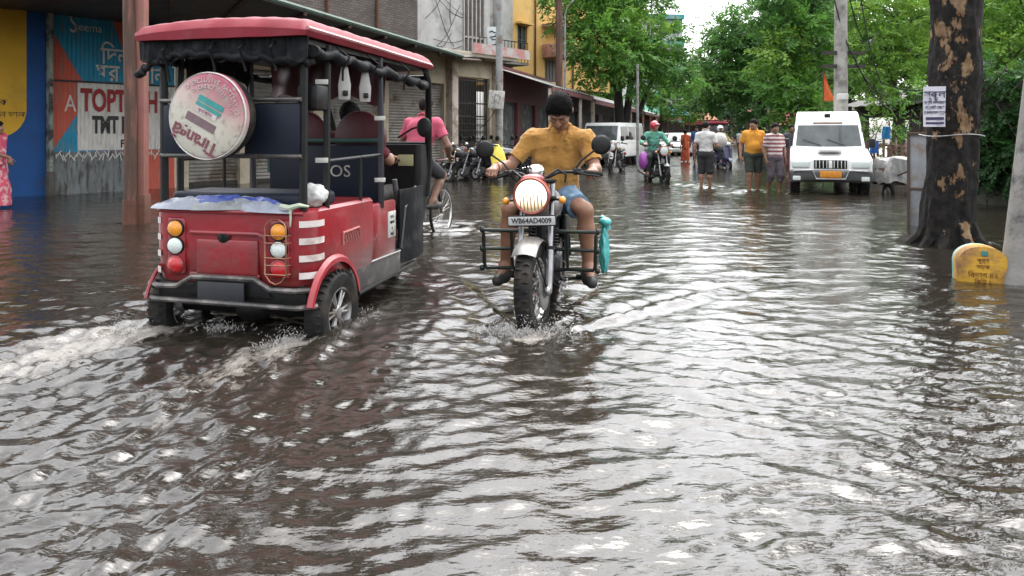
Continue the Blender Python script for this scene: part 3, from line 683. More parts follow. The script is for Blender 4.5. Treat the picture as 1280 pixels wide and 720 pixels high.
# market stalls with cloth awnings
def stall(label, px, d, wm, hm, cl, cl2, group='market stalls at the far end of the street'):
    t_ = thing('market_stall', label, 'stall', wat(px, d)-V(0, 0, .12), .25, group)
    G = [[(lerp(-wm/2, wm/2, i/12), -1.5, hm-.25-.1*abs(math.sin(i*PI/3))) for i in range(13)], [(lerp(-wm/2, wm/2, i/12), -.7, hm+.1) for i in range(13)], [(lerp(-wm/2, wm/2, i/12), .8, hm+.55) for i in range(13)]]
    MB().sheet(G, 0, True, th=.02).build('awning', cl, t_)
    MB().box((0, -1.52, hm-.55), (wm, .03, .5)).build('valance', cl2, t_)
    [MB().tube([(x, y, 0), (x, y, hm)], .04, 6).build('post', wood_d, t_) for x in (-wm/2+.06, wm/2-.06) for y in (-1.4, .7)]
    mb_ = MB(); mb_.box((0, -.7, .5), (wm*.9, 1.0, .9), bev=.02); mb_.build('counter', wood_d, t_)
    mb_ = MB(); mb_.box((0, .85, 1.3), (wm, .05, 2.6)); mb_.build('back_panel', pm('dark_board', (.07, .055, .05), (.05, .04, .035), 3, .8), t_)
c_g = pm('green_cloth', (.02, .20, .13), (.015, .15, .09), 3, .8); c_r = pm('red_cloth', (.27, .05, .05), (.2, .04, .04), 3, .8); c_t = pm('teal_cloth', (.02, .19, .23), (.015, .14, .18), 3, .8)
c_o = pm('orange_cloth', (.33, .15, .06), (.26, .11, .04), 3, .8); c_p = pm('pink_cloth', (.33, .13, .14), (.26, .1, .11), 3, .8)
stall('market stall with a green awning and a red valance', 805, 64, 3.2, 3.3, c_g, c_r); stall('market stall with a teal awning and a pink valance', 832, 68, 3.4, 3.4, c_t, c_p)
stall('market stall with an orange awning and a red valance', 868, 80, 4, 3.2, c_o, c_r); stall('market stall with a red awning and an orange valance', 968, 66, 4.5, 3.0, c_r, c_o)
# ================================================================ trees and plants
def leaf_mat(name, ca, cb, cc):
    m = bpy.data.materials.new(name); m.use_nodes = True; N, L = m.node_tree.nodes, m.node_tree.links; b = N['Principled BSDF']
    a = N.new('ShaderNodeAttribute'); a.attribute_name = 'tint'; r = N.new('ShaderNodeValToRGB')
    r.color_ramp.elements[0].color = (*ca, 1); r.color_ramp.elements[1].color = (*cc, 1); e = r.color_ramp.elements.new(.5); e.color = (*cb, 1)
    L.new(a.outputs['Fac'], r.inputs[0]); L.new(r.outputs[0], b.inputs['Base Color']); b.inputs['Roughness'].default_value = .55; b.inputs['Specular IOR Level'].default_value = .3
    tr = N.new('ShaderNodeBsdfTranslucent'); L.new(r.outputs[0], tr.inputs['Color']); ms = N.new('ShaderNodeMixShader'); ms.inputs[0].default_value = .45
    L.new(b.outputs[0], ms.inputs[1]); L.new(tr.outputs[0], ms.inputs[2]); L.new(ms.outputs[0], N['Material Output'].inputs['Surface']); return m
leaf_dk = leaf_mat('dark_leaves', (.038, .10, .026), (.07, .18, .036), (.15, .28, .048))
leaf_md = leaf_mat('green_leaves', (.05, .135, .028), (.105, .245, .038), (.23, .37, .055))
leaf_lt = leaf_mat('light_leaves', (.07, .16, .022), (.15, .29, .04), (.28, .41, .07))
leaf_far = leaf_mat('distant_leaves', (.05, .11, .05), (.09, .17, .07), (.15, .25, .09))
leaf_ivy = leaf_mat('ivy_leaves', (.020, .058, .018), (.036, .10, .024), (.08, .19, .04))
bark = pm('bark', (.07, .055, .042), (.03, .025, .02), 5, .9, bump=.6, bscale=14, stretch=(4, 4, .8), c3=(.13, .12, .1), s3=2.5, lo3=.55, hi3=.72)
bark_dk = pm('dark_bark', (.030, .025, .022), (.014, .012, .011), 6, .85, bump=.6, bscale=16, stretch=(3, 3, .9))
def crown_np(clumps, n_per, size, asp=.42, seed=0, droop=.35, flat=.75):
    """clumps: (centre, radius). Leaves on short twig sprays through each clump's volume."""
    g = np.random.default_rng(seed); VV, TT = [], []
    for c, r in clumps:
        n = int(n_per*r*r); nt = max(3, n//9)
        d = g.normal(size=(nt, 3)); d /= np.linalg.norm(d, axis=1)[:, None]; rad = r*(.25+.80*g.random(nt)**.55)
        o = np.array(c)+d*rad[:, None]*np.array([1, 1, flat])
        tw = d+g.normal(0, .55, (nt, 3)); tw[:, 2] -= droop; tw /= np.linalg.norm(tw, axis=1)[:, None]
        side = np.cross(tw, np.array([0, 0, 1.])+g.normal(0, .35, (nt, 3))); side /= np.maximum(np.linalg.norm(side, axis=1), 1e-6)[:, None]
        up = np.cross(side, tw); ctint = g.normal(.42, .17); tt = ctint+g.normal(0, .10, nt)+.12*d[:, 2]
        for k in range(9):
            s = (k//2+1)/5.0; sg = (-1 if k % 2 else 1) if k < 8 else 0
            L = size*(.75+.5*g.random(nt)); base = o+tw*(s*size*2.3)[..., None] if np.ndim(s) else o+tw*(s*size*2.3)
            ld = tw*.55+side*sg*.9+up*g.normal(-.1, .25, nt)[:, None]; ld /= np.linalg.norm(ld, axis=1)[:, None]
            wd = np.cross(ld, up+g.normal(0, .35, (nt, 3))); wd /= np.maximum(np.linalg.norm(wd, axis=1), 1e-6)[:, None]
            p0 = base; p2 = base+ld*L[:, None]; mid = base+ld*(L*.45)[:, None]-up*(.06*L)[:, None]; w = wd*(L*asp*.5)[:, None]
            VV.append(np.stack([p0, mid+w, p2, mid-w], 1).reshape(-1, 3)); TT.append(np.repeat(np.clip(tt+g.normal(0, .06, nt), 0, 1), 4))
    v = np.concatenate(VV); t = np.concatenate(TT); f = np.arange(len(v)).reshape(-1, 4); return v, f, t
def limb(mb, a, b, ra, rb, g, n=6, wob=.12, m=0, k=7):
    P, R = [], []; a, b = Vector(a), Vector(b); L = (b-a).length
    for i in range(n+1):
        t = i/n; o = Vector((g.gauss(0, 1), g.gauss(0, 1), g.gauss(0, .5)))*wob*L*.25*math.sin(t*PI) if 0 < i < n else Vector((0, 0, 0))
        P.append(a.lerp(b, t)+o); R.append(lerp(ra, rb, t**.8))
    mb.tube(P, R, k, m); return P
def tree(label, cat_loc, trunk, clumps, leaf, n_per, size, bark_=bark, seed=0, group=None, name='street_tree', lean_top=None, asp=.42, droop=.35):
    """trunk: list of (points, radii); clumps in coordinates relative to the base"""
    t = thing(name, label, 'tree', cat_loc, 0, group); g = random.Random(seed); mb = MB()
    for P, R in trunk:
        pts = [Vector(p) for p in P]; mb.tube(pts, R, 9)
    tops = [Vector(P[-1]) for P, R in trunk]; mids = [Vector(p) for P, R in trunk for p in P[len(P)//2:]]
    for i, (c, r) in enumerate(clumps):
        c = Vector(c); s = min(mids, key=lambda q: (q-c).length+max(0, q.z-c.z)*2); limb(mb, s, c, min(.10, .035+.02*r), .018, g, 5, .35, k=5)
        for j in range(3):
            e = c+Vector((g.gauss(0, .5), g.gauss(0, .5), g.gauss(0, .35)))*r; limb(mb, s.lerp(c, .6+.3*g.random()), e, .025, .008, g, 3, .3, k=4)
    mb.build('trunk', bark_, t)
    v, f, tt = crown_np(clumps, n_per*2.1, size*1.16, asp, seed, droop); np_obj('crown', v, f, leaf, t, False, {'tint': tt}); return t
def blobs(cx, cy, cz, rx_, ry_, rz_, n, r0, r1, seed, minz=-99):
    g = random.Random(seed); out = []
    while len(out) < n:
        a = Vector((g.gauss(0, 1), g.gauss(0, 1), g.gauss(0, 1))); a.normalize(); k = g.random()**.4
        p = (cx+a.x*rx_*k, cy+a.y*ry_*k, cz+a.z*rz_*k)
        if p[2] > minz: out.append((p, g.uniform(r0, r1)))
    return out
def pxz(px, y, d, base): return ((px-640)/F_PX*d-base[0], d-base[1], H_CAM-(y-HOR)/F_PX*d-base[2])
# street tree left of the centre, above the jeep
B = wat(783, 35)-V(0, 0, .12)
cl = [(pxz(px, y, d, B), r) for px, y, d, r in ((712, 24, 33, .95), (725, 58, 33, .85), (742, 12, 34, 1.2), (748, 52, 32, 1.1), (770, 30, 33, 1.2), (760, 82, 32, .9), (735, 88, 33, .7), (782, 70, 32, 1.0), (800, 42, 34, 1.2), (815, 72, 33, 1.0), (838, 50, 34, 1.0), (845, 82, 34, .7), (800, 96, 33, .8), (778, -10, 35, 1.5), (735, -30, 34, 1.5), (815, -5, 36, 1.2), (765, 5, 37, 1.3), (700, -5, 34, .9), (860, 100, 35, .6))]
trunk = [([(-.25, 0, 0), (-.3, 0, 2), (-.42, 0, 3.6), (-.6, 0, 5.2), (-.9, .1, 7)], [.27, .23, .2, .15, .07]), ([(-.15, .1, 0), (.0, .1, 2), (.25, .1, 4), (.5, 0, 6), (.8, 0, 8)], [.22, .19, .16, .12, .05]), ([(.1, 0, 0), (.35, 0, 1.8), (.9, 0, 3.2), (1.5, 0, 4.6)], [.16, .13, .11, .05])]
tree('leafy green street tree with dark twin trunks above the white jeep', B, trunk, cl, leaf_md, 470, .20, bark_dk, 3)
# second tree behind it
B = wat(822, 52)-V(0, 0, .12)
cl = [(pxz(px, y, d, B), r) for px, y, d, r in ((820, 112, 52, 1.1), (845, 96, 52, 1.2), (868, 110, 52, 1.2), (838, 128, 50, .9), (880, 85, 54, 1.2), (862, 135, 51, .8), (800, 122, 52, .8), (818, 88, 53, 1.1))]
tree('smaller green tree behind the leafy street tree with a thin dark trunk', B, [([(0, 0, 0), (.2, 0, 2.2), (.6, 0, 4)], [.2, .16, .09])], cl, leaf_md, 420, .24, bark_dk, 4)
# dark trees filling the centre right
B = wat(955, 44)-V(0, 0, .12)
cl = [(pxz(px, y, d, B), r) for px, y, d, r in ((905, 40, 44, 1.3), (935, 30, 44, 1.2), (900, 75, 43, 1.4), (930, 62, 43, 1.3), (962, 55, 43, 1.5), (905, 105, 42, 1.2), (940, 98, 42, 1.4), (970, 95, 42, 1.3), (885, 125, 43, .9), (950, 130, 42, 1.1), (985, 70, 43, 1.3), (918, 55, 46, 1.2), (980, 20, 44, 1.4), (965, -5, 45, 1.2))]
tree('broad dark green tree overhanging the middle of the street', B, [([(0, 0, 0), (-.1, 0, 3), (-.3, 0, 5), (-.2, 0, 8)], [.36, .3, .24, .1])], cl, leaf_dk, 400, .25, bark_dk, 5)
B = wat(1012, 31)-V(0, 0, .12)
cl = [(pxz(px, y, d, B), r) for px, y, d, r in ((965, 20, 31, 1.1), (990, 0, 31, 1.2), (1020, 10, 31, 1.2), (1000, 45, 30, 1.2), (975, 70, 30, 1.0), (1030, 55, 31, 1.1), (1010, 90, 30, 1.0), (985, 112, 29, .8), (1020, 115, 29, .8), (1040, 90, 30, .8), (962, 100, 30, .7), (1000, -40, 32, 1.4), (1000, 138, 28.5, .6), (975, 140, 29, .55), (1022, 142, 28, .5))]
tree('dense green tree rising behind the white van', B, [([(0, 0, 0), (.1, 0, 2.5), (0, 0, 5), (.1, 0, 7)], [.26, .22, .16, .07])], cl, leaf_md, 430, .21, bark_dk, 6)
# bright tree behind the concrete pole
B = wat(1118, 23)-V(0, 0, .12)
cl = [(pxz(px, y, d, B), r) for px, y, d, r in ((1080, 10, 23, .7), (1110, 15, 23, .85), (1140, 30, 23, .8), (1100, 50, 22.5, .8), (1130, 70, 22.5, .8), (1085, 85, 22, .6), (1110, 100, 22, .65), (1145, 105, 22, .6), (1075, 50, 23, .6), (1160, 60, 23, .7), (1100, 125, 21.5, .35), (1120, -20, 24, 1.0), (1155, 0, 23, .8))]
tree('bright yellow green tree behind the concrete utility pole', B, [([(0, 0, 0), (.1, 0, 2), (-.1, 0, 3.4), (.1, 0, 5)], [.16, .13, .1, .05])], cl, leaf_lt, 640, .14, bark, 7)
B = wat(1262, 14.5)-V(0, 0, .12)
cl = [(pxz(px, y, d, B), r) for px, y, d, r in ((1235, 20, 15, .55), (1262, 5, 14.5, .7), (1285, 30, 14.5, .65), (1240, 55, 14.5, .5), (1265, 65, 14, .5), (1225, -5, 15.5, .6), (1300, 0, 14, .7), (1290, 70, 14, .5), (1225, 80, 15, .35))]
tree('light green tree leaning over the creeper at the right edge', B, [([(.3, .6, 0), (.25, .5, 2), (.1, .2, 3.4)], [.12, .1, .05])], cl, leaf_lt, 950, .105, bark, 8)
# far trees closing the street
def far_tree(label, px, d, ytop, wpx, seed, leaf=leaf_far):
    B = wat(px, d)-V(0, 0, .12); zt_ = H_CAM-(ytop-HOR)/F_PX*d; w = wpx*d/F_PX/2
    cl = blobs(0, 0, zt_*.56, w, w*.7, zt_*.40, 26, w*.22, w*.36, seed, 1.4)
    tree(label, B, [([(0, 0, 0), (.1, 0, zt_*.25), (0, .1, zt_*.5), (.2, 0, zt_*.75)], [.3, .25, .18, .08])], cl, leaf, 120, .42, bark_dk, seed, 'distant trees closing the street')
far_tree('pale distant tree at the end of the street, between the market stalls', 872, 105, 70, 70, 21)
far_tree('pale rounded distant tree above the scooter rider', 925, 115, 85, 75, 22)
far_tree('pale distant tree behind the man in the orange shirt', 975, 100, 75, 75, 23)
far_tree('dark distant tree beyond the far white car', 800, 100, 95, 60, 24, leaf_dk)
far_tree('distant tree past the leafy street tree, beside the teal banded block', 765, 95, 60, 80, 25, leaf_md)
far_tree('distant tree far behind the white van', 1040, 85, 50, 90, 26, leaf_md)
far_tree('distant tree far beyond the big mottled trunk', 1140, 60, -70, 150, 27, leaf_md)
far_tree('distant tree at the far right behind the creeper', 1290, 48, -60, 150, 28, leaf_md)
far_tree('tall distant tree filling the gap behind the concrete utility pole', 1060, 64, -90, 120, 29, leaf_md)
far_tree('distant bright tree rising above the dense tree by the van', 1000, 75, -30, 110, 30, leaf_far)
# bare branch tips against the sky
# ---- big mottled trunk in the right foreground
B = V((1186-640)/F_PX*8.5, 8.5, -.12)
t = thing('roadside_tree', 'huge dark trunk with peeling orange patches standing in the water at right', 'tree', B)
NU, NV = 72, 130; HT = 5.2; vs_ = []
for j in range(NV+1):
    z = HT*j/NV
    rr = .258+.02*math.exp(-z*2.0)+.06*math.exp(-z*6)+.012*max(0, z-2.4)
    for i in range(NU):
        a = 2*PI*i/NU; fl = 1+.11*math.exp(-z*2.4)*math.cos(5*a+.6)+.05*math.cos(3*a+z*.4)
        nz_ = mnoise.fractal(Vector((math.cos(a)*1.4, math.sin(a)*1.4, z*1.3)), 1, 2, 5)*.05+mnoise.noise(Vector((math.cos(a)*6, math.sin(a)*6, z*4)))*.012
        r_ = rr*fl+nz_; vs_.append((r_*math.cos(a)+.03*z*math.sin(z*.8), r_*math.sin(a), z))
fs = np.array([(j*NU+i, j*NU+(i+1) % NU, (j+1)*NU+(i+1) % NU, (j+1)*NU+i) for j in range(NV) for i in range(NU)])
mbk = bpy.data.materials.new('peeling_bark'); mbk.use_nodes = True; N, L = mbk.node_tree.nodes, mbk.node_tree.links; b = N['Principled BSDF']; b.inputs['Roughness'].default_value = .85; b.inputs['Specular IOR Level'].default_value = .2
tc = N.new('ShaderNodeTexCoord'); mp = N.new('ShaderNodeMapping'); mp.inputs['Scale'].default_value = (1.6, 1.6, 1.0); L.new(tc.outputs['Object'], mp.inputs['Vector'])
n1 = N.new('ShaderNodeTexNoise'); n1.inputs['Scale'].default_value = 2.3; n1.inputs['Detail'].default_value = 7; n1.inputs['Roughness'].default_value = .68; L.new(mp.outputs[0], n1.inputs['Vector'])
sx = N.new('ShaderNodeSeparateXYZ'); L.new(tc.outputs['Object'], sx.inputs[0])
gx = N.new('ShaderNodeMath'); gx.operation = 'ADD'; gx.inputs[1].default_value = .03; L.new(sx.outputs['X'], gx.inputs[0])
ga = N.new('ShaderNodeMath'); ga.operation = 'ABSOLUTE'; L.new(gx.outputs[0], ga.inputs[0])
gm = N.new('ShaderNodeMapRange'); gm.inputs['From Min'].default_value = .02; gm.inputs['From Max'].default_value = .24; gm.inputs['To Min'].default_value = .072; gm.inputs['To Max'].default_value = -.07; L.new(ga.outputs[0], gm.inputs['Value'])
ad = N.new('ShaderNodeMath'); ad.operation = 'ADD'; L.new(n1.outputs['Fac'], ad.inputs[0]); L.new(gm.outputs[0], ad.inputs[1])
r1 = N.new('ShaderNodeMapRange'); r1.inputs['From Min'].default_value = .565; r1.inputs['From Max'].default_value = .585; L.new(ad.outputs[0], r1.inputs['Value'])
n2 = N.new('ShaderNodeTexNoise'); n2.inputs['Scale'].default_value = 11; n2.inputs['Detail'].default_value = 6; L.new(tc.outputs['Object'], n2.inputs['Vector'])
md = N.new('ShaderNodeMix'); md.data_type = 'RGBA'; md.inputs[6].default_value = (.007, .0065, .006, 1); md.inputs[7].default_value = (.026, .022, .019, 1)
r2 = N.new('ShaderNodeMapRange'); r2.inputs['From Min'].default_value = .4; r2.inputs['From Max'].default_value = .75; L.new(n2.outputs['Fac'], r2.inputs['Value']); L.new(r2.outputs[0], md.inputs[0])
mo = N.new('ShaderNodeMix'); mo.data_type = 'RGBA'; mo.inputs[6].default_value = (.15, .085, .042, 1); mo.inputs[7].default_value = (.26, .19, .12, 1); L.new(r2.outputs[0], mo.inputs[0])
mm = N.new('ShaderNodeMix'); mm.data_type = 'RGBA'; L.new(r1.outputs[0], mm.inputs[0]); L.new(md.outputs[2], mm.inputs[6]); L.new(mo.outputs[2], mm.inputs[7]); L.new(mm.outputs[2], b.inputs['Base Color'])
hs_ = N.new('ShaderNodeMath'); hs_.operation = 'SUBTRACT'; L.new(n2.outputs['Fac'], hs_.inputs[0]); L.new(r1.outputs[0], hs_.inputs[1])
bp = N.new('ShaderNodeBump'); bp.inputs['Strength'].default_value = .7; bp.inputs['Distance'].default_value = .03; L.new(hs_.outputs[0], bp.inputs['Height']); L.new(bp.outputs[0], b.inputs['Normal'])
np_obj('trunk', np.array(vs_), fs, mbk, t)
mb = MB(); gg = random.Random(5)
for ex, ey, ez in ((-2.4, .5, 7.6), (-1.0, -1.2, 8), (.6, 1.2, 8.2), (2.4, .2, 7.4), (1.4, -2.0, 7.6), (-1.4, 2.2, 7.4)): limb(mb, (.02, 0, 4.9), (ex, ey, ez), .17, .04, gg, 6, .25)
mb.build('limb', bark_dk, t)
v, f, tt = crown_np(blobs(.3, .4, 7.6, 3.4, 3.2, 1.3, 22, .7, 1.1, 9), 75, .26, .42, 9); np_obj('crown', v, f, leaf_dk, t, False, {'tint': tt})
# roots at the water line
mb = MB(); gg = random.Random(12)
for i in range(9):
    a = 2*PI*i/9+gg.uniform(-.2, .2); r_ = gg.uniform(.40, .50)
    mb.tube([(.21*math.cos(a), .21*math.sin(a), .36), (.29*math.cos(a), .29*math.sin(a), .18), (r_*math.cos(a), r_*math.sin(a), .04)], [.08, .075, .045], 7)
mb.build('root', mbk, t)
# ---- creeper covered wall at the right edge
B = V((1262-640)/F_PX*12.8, 12.8, -.12)
t = thing('creeper_wall', 'wall thickly overgrown with dark green creeper behind the big trunk', 'creeper', B, math.radians(-62))
facade(MB(T(-1.0, .15, 0)), 6.3, 2.3, [], .2).build('wall', pm('mossy_wall', (.09, .085, .07), (.05, .055, .04), 3, .9, bump=.3), t)
g = random.Random(31); cl = [((g.uniform(-.85, 5), g.uniform(-.15, .2), g.uniform(.35, 2.55)), g.uniform(.22, .42)) for i in range(130)]
v, f, tt = crown_np(cl, 2600, .085, .62, 31, .6); np_obj('leaves', v, f, leaf_ivy, t, False, {'tint': tt})
mb = MB()
for i in range(16):
    x = g.uniform(-.7, 4.5); mb.tube([(x, -.1, .1), (x+g.uniform(-.2, .2), -.25, 1.0), (x+g.uniform(-.4, .4), -.2, 1.9), (x+g.uniform(-.6, .6), -.4, 2.5)], .014, 5)
mb.build('stem', bark, t)
# ---- potted bushes and weeds by the fence
for i, (lab, px, d, hgt, sd) in enumerate((('leafy bush spilling over the iron fence, behind the white van', 1072, 21.5, 2.2, 51), ('dark bush behind the iron fence, left of the big trunk', 1140, 20.5, 2.6, 52), ('low bush at the foot of the dense tree, left of the van', 985, 27, 1.6, 53))):
    t = thing('bush', lab, 'bush', wat(px, d)-V(0, 0, .12)); mb = MB(); gg = random.Random(sd)
    for k in range(6): limb(mb, (gg.uniform(-.1, .1), 0, 0), (gg.uniform(-.7, .7), gg.uniform(-.4, .4), hgt*.8), .03, .01, gg, 4, .3, k=5)
    mb.build('stem', bark, t); v, f, tt = crown_np(blobs(0, 0, hgt*.62, .8, .6, hgt*.36, 16, .3, .5, sd), 380, .12, .45, sd); np_obj('crown', v, f, (leaf_lt, leaf_md, leaf_md)[i], t, False, {'tint': tt})
# ================================================================ e-rickshaw
rk_red = pm('rickshaw_red', (.29, .011, .020), (.24, .009, .016), 4, .32, coat=.35, c3=(.16, .02, .025), s3=3.5, lo3=.5, hi3=.72, bump=.25, bscale=9)
def mud(m, z0, z1, c=(.11, .07, .05), amt=.42):
    N, L = m.node_tree.nodes, m.node_tree.links; b = N['Principled BSDF']; src = b.inputs['Base Color'].links[0].from_socket
    tc = N.new('ShaderNodeTexCoord'); sp = N.new('ShaderNodeSeparateXYZ'); L.new(tc.outputs['Object'], sp.inputs[0]); mr = N.new('ShaderNodeMapRange'); mr.inputs['From Min'].default_value = z0; mr.inputs['From Max'].default_value = z1; mr.inputs['To Min'].default_value = .20; mr.inputs['To Max'].default_value = -.16; L.new(sp.outputs['Z'], mr.inputs['Value'])
    n = N.new('ShaderNodeTexNoise'); n.inputs['Scale'].default_value = 22; n.inputs['Detail'].default_value = 9; n.inputs['Roughness'].default_value = .75; L.new(tc.outputs['Object'], n.inputs['Vector'])
    a = N.new('ShaderNodeMath'); a.operation = 'ADD'; L.new(n.outputs['Fac'], a.inputs[0]); L.new(mr.outputs[0], a.inputs[1]); r = N.new('ShaderNodeMapRange'); r.inputs['From Min'].default_value = .5; r.inputs['From Max'].default_value = .72; r.inputs['To Max'].default_value = amt; L.new(a.outputs[0], r.inputs['Value'])
    mx = N.new('ShaderNodeMix'); mx.data_type = 'RGBA'; mx.inputs[7].default_value = (*c, 1); L.new(r.outputs[0], mx.inputs[0]); L.new(src, mx.inputs[6]); L.new(mx.outputs[2], b.inputs['Base Color']); return m
mud(rk_red, .38, .95)
rk_roof = pm('red_roof_vinyl', (.22, .018, .030), (.17, .014, .023), 5, .5, spec=.22, bump=.12, bscale=14, c3=(.28, .08, .09), s3=4, lo3=.58, hi3=.85)
navy = pm('navy_vinyl', (.007, .011, .021), (.010, .015, .026), 7, .5, bump=.08, spec=.25)
curt = pm('black_tarpaulin', (.007, .008, .010), (.012, .013, .015), 8, .7, spec=.15, bump=.35, bscale=18, c3=(.05, .05, .052), s3=5, lo3=.5, hi3=.75)
rmar = pm('maroon_vinyl', (.075, .008, .012), (.05, .006, .01), 6, .45, bump=.1)
stick = pm('pale_sticker', (.62, .62, .58), (.5, .5, .46), 9, .5, c3=(.34, .32, .3), s3=7)
wht_str = pm('reflective_white', (.66, .60, .57), (.55, .49, .46), 10, .35, c3=(.36, .25, .22), s3=8, lo3=.5, hi3=.7)
tarp = pm('pale_plastic_sheet', (.30, .33, .39), (.21, .23, .28), 9, .3, coat=.3, bump=.5, bscale=30)
tarp_b = pm('blue_plastic_sheet', (.03, .06, .28), (.05, .08, .3), 9, .3, coat=.3, bump=.4, bscale=30)
rust = pm('rust', (.13, .05, .03))
def cut(o, cutters):
    """subtract cutter meshes from o for good"""
    for c in cutters:
        md_ = o.modifiers.new('cut', 'BOOLEAN'); md_.operation = 'DIFFERENCE'; md_.solver = 'EXACT'; md_.object = c
    me = bpy.data.meshes.new_from_object(o.evaluated_get(bpy.context.evaluated_depsgraph_get())); o.modifiers.clear(); old = o.data; o.data = me
    for c in cutters: bpy.data.objects.remove(c)
    return o
def rr_plan(hw, y0, y1, r, rf=None, n=6):
    rf = rf if rf is not None else r; P = []
    for cx, cy, a0, q in ((hw-r, y0+r, -90, r), (hw-rf, y1-rf, 0, rf), (-hw+rf, y1-rf, 90, rf), (-hw+r, y0+r, 180, r)):
        for i in range(n+1): a = math.radians(a0+90*i/n); P.append((cx+q*math.cos(a), cy+q*math.sin(a)))
    return P
def loft(mb, rings, m=0, smooth=True, cap=True):
    n = len(rings[0]); vs_ = [p for r in rings for p in r]; fs_ = []
    for i in range(len(rings)-1):
        for j in range(n): fs_.append((i*n+j, i*n+(j+1) % n, (i+1)*n+(j+1) % n, (i+1)*n+j))
    if cap: fs_ += [tuple(reversed(range(n))), tuple(range((len(rings)-1)*n, len(rings)*n))]
    mb.add(vs_, fs_, m, smooth); return mb
def wheel(parent, c, R, w, nm='wheel', spokes=6, rim_r=.62, rim_m=steel, lean=None):
    """wheel whose axle is local X; tyre, rim with spokes"""
    h = bpy.data.objects.new(nm, None); col.objects.link(h); h.parent = parent; h.location = c; h.empty_display_size = .1
    if lean: h.rotation_euler = lean
    AX = ry(PI/2); p = [(R*rim_r, -w*.42), (R*.80, -w*.5), (R*.93, -w*.47), (R*.985, -w*.30), (R, 0), (R*.985, w*.30), (R*.93, w*.47), (R*.80, w*.5), (R*rim_r, w*.42)]
    mb_ = MB(); mb_.lathe(p, 40, AX)
    nt = 34
    for i in range(nt):
        a = 2*PI*i/nt
        for sgn in (-1, 1): mb_.box((sgn*w*.20, math.cos(a+sgn*.04)*R*.995, math.sin(a+sgn*.04)*R*.995), (w*.34, R*.09, R*.035), Matrix.Rotation(a+sgn*.0, 4, 'X') @ rz_(sgn*.4))
    mb_.build('tyre', rub, h)
    mb_ = MB(); rp = [(R*rim_r*1.02, -w*.40), (R*rim_r*.93, -w*.40), (R*rim_r*.86, -w*.12), (R*rim_r*.86, w*.12), (R*rim_r*.93, w*.40), (R*rim_r*1.02, w*.40), (R*rim_r*1.0, 0)]
    mb_.lathe(rp, 32, AX, closed=True)
    if spokes > 12:
        for i in range(spokes):
            a = 2*PI*i/spokes; b_ = a+(.35 if i % 2 else -.35); s_ = w*.28*(1 if i % 4 < 2 else -1)
            mb_.tube([(s_, .05*math.cos(b_), .05*math.sin(b_)), (0, R*rim_r*.9*math.cos(a), R*rim_r*.9*math.sin(a))], .0028, 4)
        mb_.lathe([(.0, -w*.42), (.05, -w*.40), (.05, -w*.3), (.03, -w*.2), (.03, w*.2), (.05, w*.3), (.05, w*.40), (0, w*.42)], 16, AX)
    else:
        for i in range(spokes):
            a = 2*PI*i/spokes
            for da in (-.10, .10):
                mb_.tube([(w*.22, R*.16*math.cos(a+da), R*.16*math.sin(a+da)), (w*.26, R*rim_r*.88*math.cos(a+da*1.5), R*rim_r*.88*math.sin(a+da*1.5))], [R*.05, R*.035], 6)
        mb_.lathe([(0, w*.36), (R*.14, w*.34), (R*.2, w*.2), (R*.2, -w*.3), (0, -w*.3)], 20, AX)
    mb_.build('rim', rim_m, h); return h
def rz_(a): return Matrix.Rotation(a, 4, 'Z')
